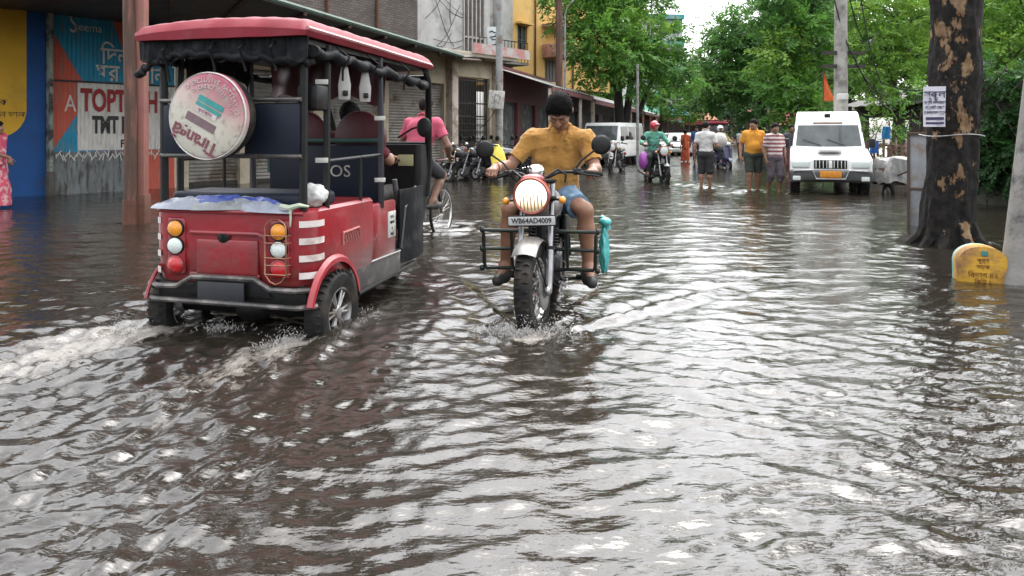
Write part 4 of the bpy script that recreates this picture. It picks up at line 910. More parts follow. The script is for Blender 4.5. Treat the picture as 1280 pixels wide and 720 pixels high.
def make_rickshaw():
    t = thing('electric_rickshaw', 'dark red electric rickshaw driving away, with a round spare wheel cover on its back', 'rickshaw', (*RK_POS, -.10), RK_YAW)
    # rear body tub with wheel arches cut out
    rings = []
    for z, hw, y0 in ((.40, .50, .05), (.43, .515, .025), (.60, .525, .005), (.80, .525, 0), (.872, .52, .004), (.892, .50, .025)):
        rings.append([(x, y, z) for x, y in rr_plan(hw, y0, .92, .13, .02)])
    body = loft(MB(), rings).build('rear_body', rk_red, t)
    cs = []
    for sx in (-1, 1):
        cs.append(MB().lathe([(0, -.17), (.315, -.17), (.315, .17), (0, .17)], 40, T(sx*.5, .30, .21) @ ry(PI/2)).build('c', rk_red))
    cs.append(MB().box((0, .56, .90), (.9, .55, .34)).build('c', rk_red))       # open foot well
    cut(body, cs)
    # raised lip, pressed panel and ledge on the tailgate
    mb = MB(); mb.tube([(-.47, .02, .865), (-.38, -.006, .868), (.38, -.006, .868), (.47, .02, .865)], .014, 8)
    mb.tube([(-.235, -.004, .735), (.2, -.004, .735), (.24, -.002, .72), (.245, 0, .68)], .016, 8)
    mb.box((0, .0, .585), (.40, .024, .22), bev=.011, seg=3); mb.box((-.02, .004, .47), (.46, .02, .03), bev=.009)
    for sx in (-.335, .335): mb.box((sx, .006, .645), (.115, .03, .36), bev=.014, seg=3)
    mb.build('tailgate_pressing', rk_red, t)
    mb = MB(); mb.lathe([(0, .012), (.03, .010), (.042, 0)], 20, T(-.02, -.008, .71) @ rx(PI/2)); mb.text('Y', .05, T(-.02, -.023, .71) @ rx(PI/2)); mb.build('badge', chrome if False else blk, t)
    for sx in (-.335, .335):
        for z, lm, nm in ((.755, lens_a, 'indicator_lamp'), (.645, lens_w, 'reverse_lamp'), (.525, lens_r, 'tail_lamp')):
            o = MB().lathe([(.05, 0), (.05, .012), (.042, .022), (.02, .030), (0, .032)], 24, T(sx, -.008, z) @ rx(PI/2)).build(nm, lm, t)
            MB().lathe([(.050, -.002), (.057, -.002), (.057, .010), (.051, .014)], 24, T(sx, -.008, z) @ rx(PI/2)).build('bezel', rk_red if z < .6 else blk, o)
    cgm = pm('brass_wire', (.42, .22, .14), (.3, .15, .1), 10, .35, .8)
    mb = MB(); lp = [(.335+.068*math.cos(a), -.055, .64+.0) for a in (0,)]
    arch = [(.335+.066*math.cos(a), -.052, .775+.06*math.sin(a)) for a in [PI*i/10 for i in range(11)]]; arch += [(.269, -.052, .50), (.30, -.05, .455), (.335, -.05, .44), (.37, -.05, .455), (.401, -.052, .50)]
    mb.tube(arch, .0045, 6, closed=True)
    for z in (.735, .69, .60, .555, .50): mb.tube([(.262, -.01, z), (.269, -.054, z), (.401, -.054, z), (.408, -.01, z)], .0035, 5)
    mb.build('lamp_guard', cgm, t)
    # white reflective strips wrapping the corners
    for sx in (-1, 1):
        for z in (.80, .695, .59, .485):
            G = [[], []]
            for i in range(9):
                u = i/8; a = math.radians(-66+66*min(1, u*1.3)); x = .525-.13+.1335*math.cos(a); y = .13+.1335*math.sin(a)
                if u*1.3 > 1: y += (u*1.3-1)*.12
                G[0].append((sx*x, y+.001, z-.020)); G[1].append((sx*x, y+.001, z+.020))
            MB().sheet(G, 0, True).build('reflective_strip', wht_str, t)
    # bumper: black apron, two rails, number plate
    mb = MB(); mb.box((0, .05, .345), (.96, .05, .13), bev=.012); mb.prism([(-.27, .34), (-.20, .455), (.20, .455), (.28, .34)], .03, T(0, .005, 0), bev=.004); mb.build('bumper_apron', blk, t)
    gr = pm('worn_bumper_rail', (.05, .048, .046), (.10, .095, .09), 7, .4, .5, c3=(.2, .18, .17), s3=6)
    mb = MB(); mb.tube([(-.56, .06, .385), (-.44, -.03, .39), (-.30, -.045, .40), (-.20, -.045, .462), (.20, -.045, .462), (.30, -.045, .405), (.44, -.03, .40), (.53, .06, .395)], .018, 8); mb.build('bumper', gr, t)
    mb = MB(); mb.tube([(-.58, .04, .315), (-.46, -.04, .31), (.46, -.04, .30), (.54, .05, .30)], .017, 8); mb.build('bumper', gr, t)
    MB().box((-.02, -.035, .375), (.30, .012, .12), bev=.004).build('number_plate', pm('dark_plate', (.02, .022, .03), (.03, .03, .035), 10, .4), t)
    # wheel arch flares, vents, side panels
    for sx in (-1, 1):
        G = [[], [], []]
        for i in range(19):
            a = math.radians(12+152*i/18); y, z = .30+.318*math.cos(a), .21+.318*math.sin(a); y2, z2 = .30+.358*math.cos(a), .21+.358*math.sin(a)
            if z < .27: z = z2 = max(z, .25)
            G[0].append((sx*.540, y, z)); G[1].append((sx*.539, lerp(y, y2, .5), lerp(z, z2, .5)+.004)); G[2].append((sx*.520, y2, z2))
        MB().sheet(G, 0, True, th=.012).build('wheel_arch_flare', pm('flare_red', (.32, .024, .034), (.26, .02, .028), 5, .4, coat=.2), t)
        mb = MB(); mb.tube([(sx*.53, .42, .62), (sx*.53, .42, .70), (sx*.53, .66, .71), (sx*.53, .68, .65)], .008, 6)
        for i in range(6): mb.tube([(sx*.532, .46+i*.036, .645), (sx*.532, .445+i*.036, .69)], .006, 5)
        mb.build('side_vent', pm('pale_red_trim', (.45, .17, .16), (.4, .14, .13), 8, .4), t)
        # door side red panel with step, skirt below
        mb = MB(); mb.box((sx*.475, 1.15, .61), (.05, .50, .46), bev=.02); mb.box((sx*.44, .80, .60), (.06, .3, .44), bev=.02); mb.build('side_panel', rk_red, t)
        mb = MB(); mb.box((sx*.485, 1.05, .335), (.035, .86, .16), bev=.01); mb.build('sill', pm('grey_sill', (.06, .055, .055), (.10, .095, .09), 5, .5, c3=(.18, .16, .15), s3=4), t)
        mb = MB(); mb.tube([(sx*.50, .62, .425), (sx*.505, 1.46, .425)], .008, 6); mb.build('sill_trim', steel, t)
        mb = MB(); mb.tube([(sx*.5, .7, .24), (sx*.46, 1.9, .26)], .02, 7); mb.build('side_tube', blk, t)
    s = MB().box((.502, 1.30, .655), (.006, .15, .20), bev=.002).build('sticker', stick, t)
    mb = MB(); [mb.text(tx, .036, T(.5065, 1.30, .715-i*.045) @ rz_(PI/2) @ rx(PI/2)) for i, tx in enumerate(('\u09e9+\u09e7', '\u0986\u09b8\u09a8', '\u09ea', '\u099c\u09a8'))]; mb.build('lettering', ad_black, s)
    # floor, benches
    MB().box((0, 1.0, .40), (.92, 1.9, .05), bev=.01).build('floor', blk, t)
    mb = MB(); mb.box((0, .30, .93), (.90, .40, .10), bev=.035, seg=3); mb.build('rear_seat', navy, t)
    [MB().box((x, .045, 1.375), (.36, .05, .34), bev=.02).build('rear_backrest', navy, t) for x in (-.27, .27)]
    mb = MB(); mb.box((0, 1.05, .72), (.88, .38, .12), bev=.035, seg=3); mb.build('front_bench', navy, t)
    mb = MB(); mb.box((0, 1.26, 1.02), (.88, .06, .5), bev=.025); s_ = mb.build('front_backrest', navy, t)
    mb = MB(); mb.text('JOS', .13, T(.12, 1.225, 1.06) @ rx(PI/2)); mb.build('lettering', stick, s_)
    mb = MB(); mb.tube([(-.44, 1.24, 1.30), (.44, 1.24, 1.30)], .018, 8); mb.tube([(-.44, 1.24, 1.05), (-.44, 1.24, 1.30)], .014, 6); mb.tube([(.44, 1.24, .8), (.44, 1.24, 1.30)], .014, 6); mb.build('bench_rail', pm('green_rail', (.03, .10, .075), (.02, .06, .05), 6, .5), t)
    mb = MB(); mb.box((.02, 1.5, .70), (.8, .36, .14), bev=.04, seg=3); mb.build('driver_seat', rmar, t)
    for cx in (-.22, .23):
        mb = MB(); pl = [(cx+.2*math.cos(a), 1.62 + 0, 1.32+.22*math.sin(a)) for a in [2*PI*i/24 for i in range(24)]]
        mb.prism([(p[0], p[2]) for p in pl], .09, T(0, 1.33, 0), bev=.03); mb.build('driver_backrest', rmar, t)
    MB().box((0, 1.31, .62), (.90, .02, .42), bev=.004).build('partition', blk, t)
    mb = MB(); G = [[(lerp(-.46, .46, i/24), 1.30+.03*math.sin(i*.9+j*.3), lerp(1.90, 1.62+.05*math.sin(i*.5), j/5)) for i in range(25)] for j in range(6)]; mb.sheet(G, 0, True, th=.006); mb.build('inner_curtain', rmar, t)
    G = [[(-.50+.02*math.sin(j*1.1+i*.4), lerp(.30, 1.04, j/24), lerp(1.90, 1.70+.06*math.sin(j*.4), i/5)) for j in range(25)] for i in range(6)]; MB().sheet(G, 0, True, th=.006).build('side_curtain', curt, t)
    # frame posts and rails
    for sx in (-1, 1):
        MB().tube([(sx*.455, .05, .88), (sx*.46, .05, 1.9)], .024, 8).build('rear_post', blk, t)
        MB().tube([(sx*.495, .26, .88), (sx*.50, .26, 1.6), (sx*.50, .27, 1.92)], .022, 8).build('side_post', blk, t)
        MB().tube([(sx*.495, 1.12, .80), (sx*.50, 1.1, 1.5), (sx*.50, 1.08, 1.92)], .022, 8).build('middle_post', pm('dark_purple_post', (.03, .026, .04), (.02, .02, .025), 6, .45), t)
        MB().tube([(sx*.50, .26, 1.18), (sx*.50, 1.1, 1.2)], .012, 6).build('side_rail', blk, t)
        MB().tube([(sx*.5, .75, .85), (sx*.5, .75, 1.2)], .012, 6).build('hand_rail', blk, t)
    for z in (1.565, 1.215): MB().tube([(-.46, .02, z), (.46, .02, z)], .014, 8).build('rear_rail', gr, t)
    for (x, y, z) in ((.48, .23, 1.685), (.48, .23, 1.185), (.505, 1.07, 1.47), (.505, 1.07, 1.01)): MB().box((x, y, z), (.075, .012, .032), rz_(.35), bev=.003).build('sticker', stick, t)
    MB().box((.455, .17, 1.58), (.13, .16, .16), bev=.02).build('speaker_box', blk, t)
    # roof: padded vinyl
    NX, NY = 44, 60; top, bot = [], []
    for j in range(NY+1):
        y = lerp(-.10, 2.10, j/NY); rt, rb = [], []
        for i in range(NX+1):
            x = lerp(-.555, .555, i/NX); u = abs(x)/.555; e = min(1, (1-u)/.18); ey_ = min(1, min((y+.10)/.16, (2.10-y)/.2))
            e = max(0, min(e, ey_)); pad = math.sqrt(max(0, 1-(1-e)**2))
            q = .004*math.sin(x*27+.6)**2+.003*math.sin(y*19)**2+.006*mnoise.noise(Vector((x*6, y*6, 2)))
            z = 1.965+.078*pad+q*pad+.035*(1-u*u)-.02*(y-.3)*.5
            yy = y+(.006*math.sin(x*21+1) if j == 0 else 0)
            rt.append((x, yy, z)); rb.append((x*.97, yy, 1.935-.02*(y-.3)*.5))
        top.append(rt); bot.append(rb)
    mb = MB(); mb.sheet(top, 0); mb.sheet(bot, 0)
    edge = lambda G: G[0]+[r[-1] for r in G[1:]]+G[-1][-2::-1]+[r[0] for r in G[-2:0:-1]]
    et, eb = edge(top), edge(bot); mb.sheet([et+[et[0]], eb+[eb[0]]], 0); mb.build('roof', rk_roof, t, 60)
    for sx in (-1, 1): MB().tube([(sx*.548, -.08, 1.985), (sx*.555, .9, 1.972), (sx*.545, 2.06, 1.955)], .013, 6).build('roof_trim', pm('pale_pink_piping', (.48, .20, .21), (.36, .13, .14), 8, .4, coat=.2), t)
    mb = MB(); mb.box((0, 1.0, 1.915), (1.0, 2.05, .03)); mb.build('roof_frame', blk, t)
    # rolled up curtains, lumpy, tied with straps
    def roll(nm, pts, r, seed):
        g_ = random.Random(seed); P, R = [], []; N_ = 56
        for i in range(N_+1):
            s = i/N_*(len(pts)-1); k = min(int(s), len(pts)-2); p = Vector(pts[k]).lerp(Vector(pts[k+1]), s-k)
            P.append(p+Vector((g_.uniform(-.006, .006), g_.uniform(-.006, .006), -.018*math.sin(s*PI*1.7)**2+g_.uniform(-.006, .006)))); R.append(r*(.92+.14*math.sin(i*.55+seed)+g_.uniform(-.09, .09)))
        return MB().tube(P, R, 10).build(nm, curt, t)
    roll('rolled_curtain', [(-.60, .0, 1.735), (-.50, -.03, 1.80), (-.36, -.05, 1.845), (-.2, -.06, 1.862), (0, -.06, 1.84), (.2, -.06, 1.83), (.42, -.03, 1.80), (.52, .05, 1.80)], .026, 1)
    roll('rolled_curtain', [(.535, .0, 1.86), (.545, .4, 1.845), (.545, .9, 1.825), (.54, 1.5, 1.80), (.535, 1.95, 1.78)], .036, 2)
    roll('rolled_curtain', [(-.535, .0, 1.86), (-.545, .4, 1.845), (-.545, .9, 1.825), (-.54, 1.5, 1.80), (-.535, 1.95, 1.78)], .036, 3)
    G = [[(lerp(-.555, .54, i/60), -.045+.014*math.sin(i*1.1+k*.5)*(k/3)+.006*math.sin(i*2.7), z0_-k/3*(.03+.035*math.sin(i*.13+.4)**2+.012*math.sin(i*.7))) for i in range(61)] for k, z0_ in enumerate((1.945, 1.915, 1.885, 1.86))]
    MB().sheet(G, 0, True, th=.006).build('curtain_flap', curt, t)
    for x in (-.36, -.05, .14, .33): MB().tube([(x, -.03, 1.93), (x+.005, -.11, 1.87), (x, -.06, 1.79), (x+.01, -.05, 1.72+.05*math.sin(x*20))], .008, 5).build('tie_strap', blk, t)
    for y in (.35, .8, 1.4): MB().tube([(.52, y, 1.92), (.60, y+.01, 1.85), (.56, y, 1.77), (.55, y+.02, 1.70)], .007, 5).build('tie_strap', blk, t)
    # hanging grab handles
    for y in (.46, .78):
        o = MB().prism([(-.035, -.10), (.035, -.10), (.04, 0), (.02, .12), (-.02, .12), (-.04, 0)], .012, T(.52, y, 1.68) @ rz_(.6), bev=.004).build('grab_handle', pm('grey_plastic', (.42, .41, .39), (.34, .33, .31), 12, .5), t)
        MB().tube([(.52, y, 1.79), (.53, y, 1.86)], .006, 5).build('strap', blk, o)
        MB().box((.527, y-.002, 1.625), (.03, .02, .035), rz_(.6), bev=.004).build('slot', blk, o)
    # windscreen frame, mirror, front cowl and leg shield
    mb = MB()
    for sx in (-1, 1): mb.tube([(sx*.53, 1.96, 1.90), (sx*.50, 2.12, 1.82), (sx*.455, 2.26, 1.60), (sx*.42, 2.36, 1.28), (sx*.41, 2.39, 1.05), (sx*.40, 2.36, .78)], [.024, .026, .028, .03, .032, .03], 8)
    mb.tube([(-.42, 2.36, 1.26), (.42, 2.36, 1.26)], .022, 8); mb.tube([(-.5, 2.10, 1.85), (.5, 2.10, 1.85)], .022, 8); mb.build('windscreen_frame', blk, t)
    G = [[(lerp(-.49, .49, i/8), y+.02, z) for i in range(9)] for y, z in ((2.12, 1.83), (2.25, 1.60), (2.34, 1.28))]
    gl = bpy.data.materials.new('windscreen_glass'); gl.use_nodes = True; N, L = gl.node_tree.nodes, gl.node_tree.links; N.clear(); o_ = N.new('ShaderNodeOutputMaterial'); tr = N.new('ShaderNodeBsdfTransparent'); tr.inputs[0].default_value = (.88, .89, .88, 1); gs = N.new('ShaderNodeBsdfGlossy'); gs.inputs['Roughness'].default_value = .05; mxs = N.new('ShaderNodeMixShader'); fr = N.new('ShaderNodeFresnel'); L.new(fr.outputs[0], mxs.inputs[0]); L.new(tr.outputs[0], mxs.inputs[1]); L.new(gs.outputs[0], mxs.inputs[2]); L.new(mxs.outputs[0], o_.inputs[0])
    MB().sheet(G, 0, True).build('windscreen', gl, t)
    mb = MB(); rings = [[(x, y, z) for x, y in rr_plan(hw, y0, y1, .05, .16)] for z, hw, y0, y1 in ((.42, .36, 2.2, 2.46), (.7, .40, 2.16, 2.52), (1.0, .42, 2.14, 2.52), (1.26, .42, 2.16, 2.44))]
    loft(mb, rings).build('front_cowl', blk, t)
    s = MB().box((.30, 2.135, 1.12), (.13, .008, .10), bev=.002).build('sticker', pm('yellowish_sticker', (.5, .47, .26), (.4, .38, .2), 9, .5), t)
    mb = MB(); G = [[(.44+.03*math.sin(k*1.2), y, z) for k, y in enumerate((1.58, 1.75, 1.95, 2.15))] for z in (.90, .75, .6, .42, .30)]
    mb.sheet(G, 0, True, th=.02).build('leg_shield', curt, t); MB().sheet([[(-p[0], p[1], p[2]) for p in r] for r in G], 0, True, th=.02).build('leg_shield', curt, t)
    mb = MB(); mb.tube([(.40, 1.62, .98), (.42, 1.68, .62), (.40, 1.85, .30)], .022, 8); mb.tube([(.46, 1.60, .42), (.47, 1.66, .75), (.45, 1.95, .9)], .012, 6); mb.build('cable_loop', pm('grey_cable', (.12, .12, .12), (.08, .08, .08), 8, .5), t)
    mb = MB(); mb.tube([(.30, 1.95, 1.32), (.42, 1.96, 1.40), (.50, 1.95, 1.42)], .009, 6); mr = MB().ball((.525, 1.95, 1.41), (.065, .025, .085), 16).build('mirror', plast, t); mb.build('stem', plast, mr)
    mb = MB(); mb.tube([(-.3, 1.98, 1.12), (-.1, 2.08, 1.14), (.1, 2.08, 1.14), (.3, 1.98, 1.12)], .014, 7); mb.tube([(0, 2.08, 1.14), (0, 2.2, .7)], .022, 7); mb.build('handlebar', blk, t)
    wheel(t, (.515, .30, .205), .262, .13, rim_m=pm('alloy_rim', (.42, .41, .40), (.28, .27, .26), 10, .4, .6, c3=(.12, .10, .08), s3=6))
    h = wheel(t, (-.515, .30, .205), .262, .13, rim_m=_mats['alloy_rim']); h.rotation_euler = (0, 0, PI)
    wheel(t, (0, 2.25, .19), .25, .11, rim_m=_mats['alloy_rim'])
    mb = MB(); mb.tube([(-.5, .3, .205), (.5, .3, .205)], .045, 8); mb.ball((0, .3, .205), (.12, .11, .10)); mb.build('rear_axle', blk, t)
    mb = MB(); G = [[(.09*sx, 2.25+.29*math.cos(a), .19+.29*math.sin(a)) for sx in (-1, -.5, .5, 1)] for a in [math.radians(20+140*i/12) for i in range(13)]]; mb.sheet(G, 0, True, th=.01); mb.build('front_mudguard', rk_red, t)
    # spare wheel in a printed cover
    sp = bpy.data.objects.new('spare_wheel', None); col.objects.link(sp); sp.parent = t; sp.location = (-.01, -.10, 1.46)
    MB().lathe([(.10, -.055), (.2, -.065), (.245, -.05), (.262, -.01), (.262, .04), (.245, .075), (.2, .085), (.1, .07)], 44, rx(PI/2)).build('tyre', rub, sp)
    cvm = bpy.data.materials.new('spare_cover'); cvm.use_nodes = True; N, L = cvm.node_tree.nodes, cvm.node_tree.links; b = N['Principled BSDF']; b.inputs['Roughness'].default_value = .5
    tc = N.new('ShaderNodeTexCoord'); sx_ = N.new('ShaderNodeSeparateXYZ'); L.new(tc.outputs['Object'], sx_.inputs[0]); nz = N.new('ShaderNodeTexNoise'); nz.inputs['Scale'].default_value = 9; nz.inputs['Detail'].default_value = 6; L.new(tc.outputs['Object'], nz.inputs['Vector'])
    a1 = N.new('ShaderNodeMath'); a1.operation = 'MULTIPLY_ADD'; a1.inputs[1].default_value = .5; L.new(sx_.outputs['X'], a1.inputs[0]); L.new(sx_.outputs['Z'], a1.inputs[2])
    a2 = N.new('ShaderNodeMath'); a2.operation = 'MULTIPLY_ADD'; a2.inputs[1].default_value = .22; L.new(nz.outputs['Fac'], a2.inputs[0]); L.new(a1.outputs[0], a2.inputs[2])
    cr = N.new('ShaderNodeValToRGB'); cr.color_ramp.elements[0].position = .05; cr.color_ramp.elements[0].color = (.52, .50, .42, 1); cr.color_ramp.elements[1].position = .36; cr.color_ramp.elements[1].color = (.34, .07, .11, 1)
    e_ = cr.color_ramp.elements.new(.15); e_.color = (.52, .42, .37, 1); e_ = cr.color_ramp.elements.new(.24); e_.color = (.46, .24, .24, 1); L.new(a2.outputs[0], cr.inputs[0])
    n4 = N.new('ShaderNodeTexNoise'); n4.inputs['Scale'].default_value = 26; n4.inputs['Detail'].default_value = 7; L.new(tc.outputs['Object'], n4.inputs['Vector']); r4 = N.new('ShaderNodeMapRange'); r4.inputs['From Min'].default_value = .52; r4.inputs['From Max'].default_value = .72; L.new(n4.outputs['Fac'], r4.inputs['Value'])
    m4 = N.new('ShaderNodeMix'); m4.data_type = 'RGBA'; m4.inputs[7].default_value = (.30, .25, .21, 1); L.new(r4.outputs[0], m4.inputs[0]); L.new(cr.outputs[0], m4.inputs[6]); L.new(m4.outputs[2], b.inputs['Base Color'])
    cv = MB().lathe([(0, .098), (.12, .100), (.235, .098), (.252, .090), (.262, .070), (.266, .05)], 48, rx(PI/2)).build('cover', cvm, sp)
    MB().lathe([(.256, .086), (.262, .09), (.266, .08), (.26, .075)], 48, rx(PI/2), closed=True).build('rim_piping', pm('white_piping', (.66, .62, .6), (.5, .46, .44), 9, .5), sp)
    D = T(0, -.1025, 0) @ rx(PI/2); tilt = rz_(math.radians(-27)); mar = pm('maroon_print', (.16, .03, .05), (.22, .07, .09), 12, .6); wpr = pm('white_print', (.6, .55, .54), (.45, .36, .36), 14, .6); tpr = pm('teal_print', (.05, .33, .31), (.04, .25, .24), 12, .6); gpr = pm('grey_purple_print', (.14, .09, .10), (.2, .13, .14), 12, .6)
    mb = MB(); mb.text('Tirang\u0101', .115, D @ tilt @ T(-.005, -.155, 0) @ rz_(PI), sx=.95, depth=.0015, bold=.0025); mb.build('lettering', mar, sp)
    mb = MB()
    for r_, sz, tx, a0, a1_ in ((.215, .040, 'O EXCLUSIVE BATTERY O', 125, 5), (.175, .034, 'O CONTACT 9932 000 O', 118, 8)):
        for i, ch in enumerate(tx):
            a = math.radians(lerp(a0, a1_, i/(len(tx)-1))); mb.text(ch, sz, D @ T(r_*math.cos(a), r_*math.sin(a), 0) @ rz_(a-PI/2), depth=.0015)
    mb.build('lettering', wpr, sp)
    mb = MB(); mb.box((.015, .075, 0), (.20, .040, .0016), M=None, m=0); mb.M = None; q = MB(D @ tilt); q.box((.0, .085, .0), (.185, .035, .0016)); q.box((.0, .048, .0), (.185, .022, .0016)); q.build('printed_panel', tpr, sp)
    q = MB(D @ tilt); q.box((-.01, .018, .0), (.17, .034, .0012)); q.build('printed_panel', wpr, sp)
    q = MB(D @ tilt); q.box((-.012, -.048, .0), (.215, .05, .0016)); q.build('printed_panel', gpr, sp)
    mb = MB(); mb.text('\u09a7\u09a8\u09b2\u09be\u09ad', .036, D @ tilt @ T(-.01, .016, .001), depth=.002); mb.build('lettering', mar, sp)
    mb = MB(); mb.tube([(-.01, 0, 1.30), (-.01, -.08, 1.30)], .02, 6); mb.tube([(-.01, 0, 1.56), (-.01, -.08, 1.56)], .02, 6); mb.build('wheel_carrier', blk, t)
    sp.scale = (1/1.09, 1, 1); t.scale = (1.09, 1, 1)
    return t
rick = make_rickshaw()
# plastic sheet lying folded across the tailgate
t = thing('plastic_sheet', 'folded translucent white and blue plastic sheet lying on the rickshaw tailgate', 'sheet', (*RK_POS, -.10), RK_YAW); t.scale = (1.09, 1, 1)
def heap(x0, x1, yc, z0, hh, wd, seed, skew=0):
    G = []; n, k = 54, 12
    for j in range(k+1):
        v_ = j/k; row = []
        for i in range(n+1):
            u = i/n; x = lerp(x0, x1, u); en = math.sin(PI*min(1, max(.02, u)))**.35
            z = z0+hh*en*math.sin(PI*v_)**.6*(1+.35*mnoise.noise(Vector((x*5, v_*3, seed))))+(.004*math.sin(u*23+v_*14+seed)+.003*math.sin(u*9-v_*30))*en*math.sin(PI*v_)+.014*mnoise.noise(Vector((x*16, v_*8, seed)))*math.sin(PI*v_)
            row.append((x, yc-wd/2+wd*v_+.02*math.sin(u*9+seed), z+skew*(u-.5)))
        G.append(row)
    return G
MB().sheet(heap(-.50, .42, .06, .875, .075, .17, 3, -.01)).build('pale_layer', tarp, t)
MB().sheet(heap(-.34, .33, .05, .905, .055, .085, 8, .0)).build('blue_layer', tarp_b, t)
MB().sheet(heap(-.42, .40, .02, .880, .05, .09, 14, .02)).build('front_fold', pm('clear_fold', (.27, .29, .30), (.18, .19, .20), 9, .25, coat=.4, bump=.5, bscale=40), t)
t = thing('knotted_bag', 'small white plastic bag knotted to the corner post of the rickshaw', 'bag', (*RK_POS, -.10), RK_YAW); t.scale = (1.09, 1, 1)
mb = MB(); b = bmesh.new(); bmesh.ops.create_icosphere(b, subdivisions=4, radius=1)
for v in b.verts: v.co = Vector((v.co.x*.085, v.co.y*.07, v.co.z*.075))*(1+.18*mnoise.noise(v.co*2.2)+.06*mnoise.noise(v.co*7))+Vector((.455, .17, .965))
mb.bm(b, 0, True); mb.build('bag', pm('white_polythene', (.6, .6, .58), (.48, .48, .46), 10, .35, coat=.3, bump=.3, bscale=50), t)
mb = MB(); mb.tube([(.34, .0, .91), (.40, -.015, .90), (.46, -.01, .92), (.50, .03, .91)], [.015, .02, .014, .006], 7); mb.tube([(.41, -.02, .90), (.415, -.025, .84), (.41, -.02, .79)], [.008, .006, .004], 5); mb.build('knot', pm('pale_green_cord', (.45, .52, .38), (.4, .46, .34), 10, .7), t)
# ================================================================ people
def nv(a): a = np.array(a, float); return a/max(np.linalg.norm(a), 1e-9)
def hand(sd, w, d, n, s, curl=(25, 35, 25), sc=1.0, thumb=None, spread=.10, k=.006):
    """w wrist, d towards the fingers, n out of the palm, s towards the thumb"""
    w, d, n, s = np.array(w, float), nv(d), nv(n), nv(s)
    for o in (-.026, 0, .024): sd.cap(w, w+d*.085*sc+s*o*sc, .017*sc, .0145*sc, k=.015, sq=(n, 1.25))
    for i, (o, L) in enumerate(((.030, .92), (.0105, 1.02), (-.0095, .95), (-.029, .76))):
        p = w+d*(.086 if i < 3 else .078)*sc+s*o*sc; a = 0; fd = nv(d+s*(o*spread*14))
        for j, (sl, r0, r1) in enumerate(((.043, .0095, .0088), (.027, .0088, .0080), (.022, .0080, .0066))):
            a += math.radians(curl[j]*(1+.06*(i-1.5))); q = p+(fd*math.cos(a)+n*math.sin(a))*sl*L*sc; sd.cap(p, q, r0*sc, r1*sc, k=.004); p = q
    b = w+d*.028*sc+s*.022*sc+n*.006*sc; t1 = nv(thumb) if thumb is not None else nv(s*.75+d*.6+n*.35)
    q = b+t1*.042*sc; sd.cap(b, q, .0145*sc, .011*sc, k=.012); q2 = q+nv(t1+d*.45+n*.25)*.03*sc; sd.cap(q, q2, .0108*sc, .0095*sc, k=.005); q3 = q2+nv(t1*.6+d*.7+n*.3)*.022*sc; sd.cap(q2, q3, .0095*sc, .0075*sc, k=.005)
class Pose: pass
def basis(fwd, up):
    u = nv(up); f = np.array(fwd, float); f = nv(f-u*(f @ u)); return np.cross(f, u), f, u          # right, forward, up
def torso(sd, P, e=0, clip=None, belly=0, k=.05):
    r, f, u = basis(P.fwd, P.chest-P.pelvis); R = np.stack([r, f, u]); L = np.linalg.norm(P.chest-P.pelvis); fs = P.girth
    at_ = lambda t: P.pelvis+(P.chest-P.pelvis)*t+f*P.curve*4*t*(1-t)
    sd.ell(at_(.02), ((.165+e)*fs, (.120+e)*fs, .125+e), R, k, clip); sd.ell(at_(.34)+f*.012, ((.150+e)*fs, (.110+e+belly)*fs, .16+e), R, k, clip)
    sd.ell(at_(.72), ((.168+e)*fs, (.118+e)*fs, .18+e), R, k, clip); sd.ell(at_(.95), ((.138+e)*fs, (.090+e)*fs, .09+e), R, k, clip)
    for S in (P.shL, P.shR): sd.cap(at_(.92), S, .075+e, .050+e, k, None, clip); sd.cap(at_(1.10)-f*.01, S, .045+e, .044+e, k, None, clip)
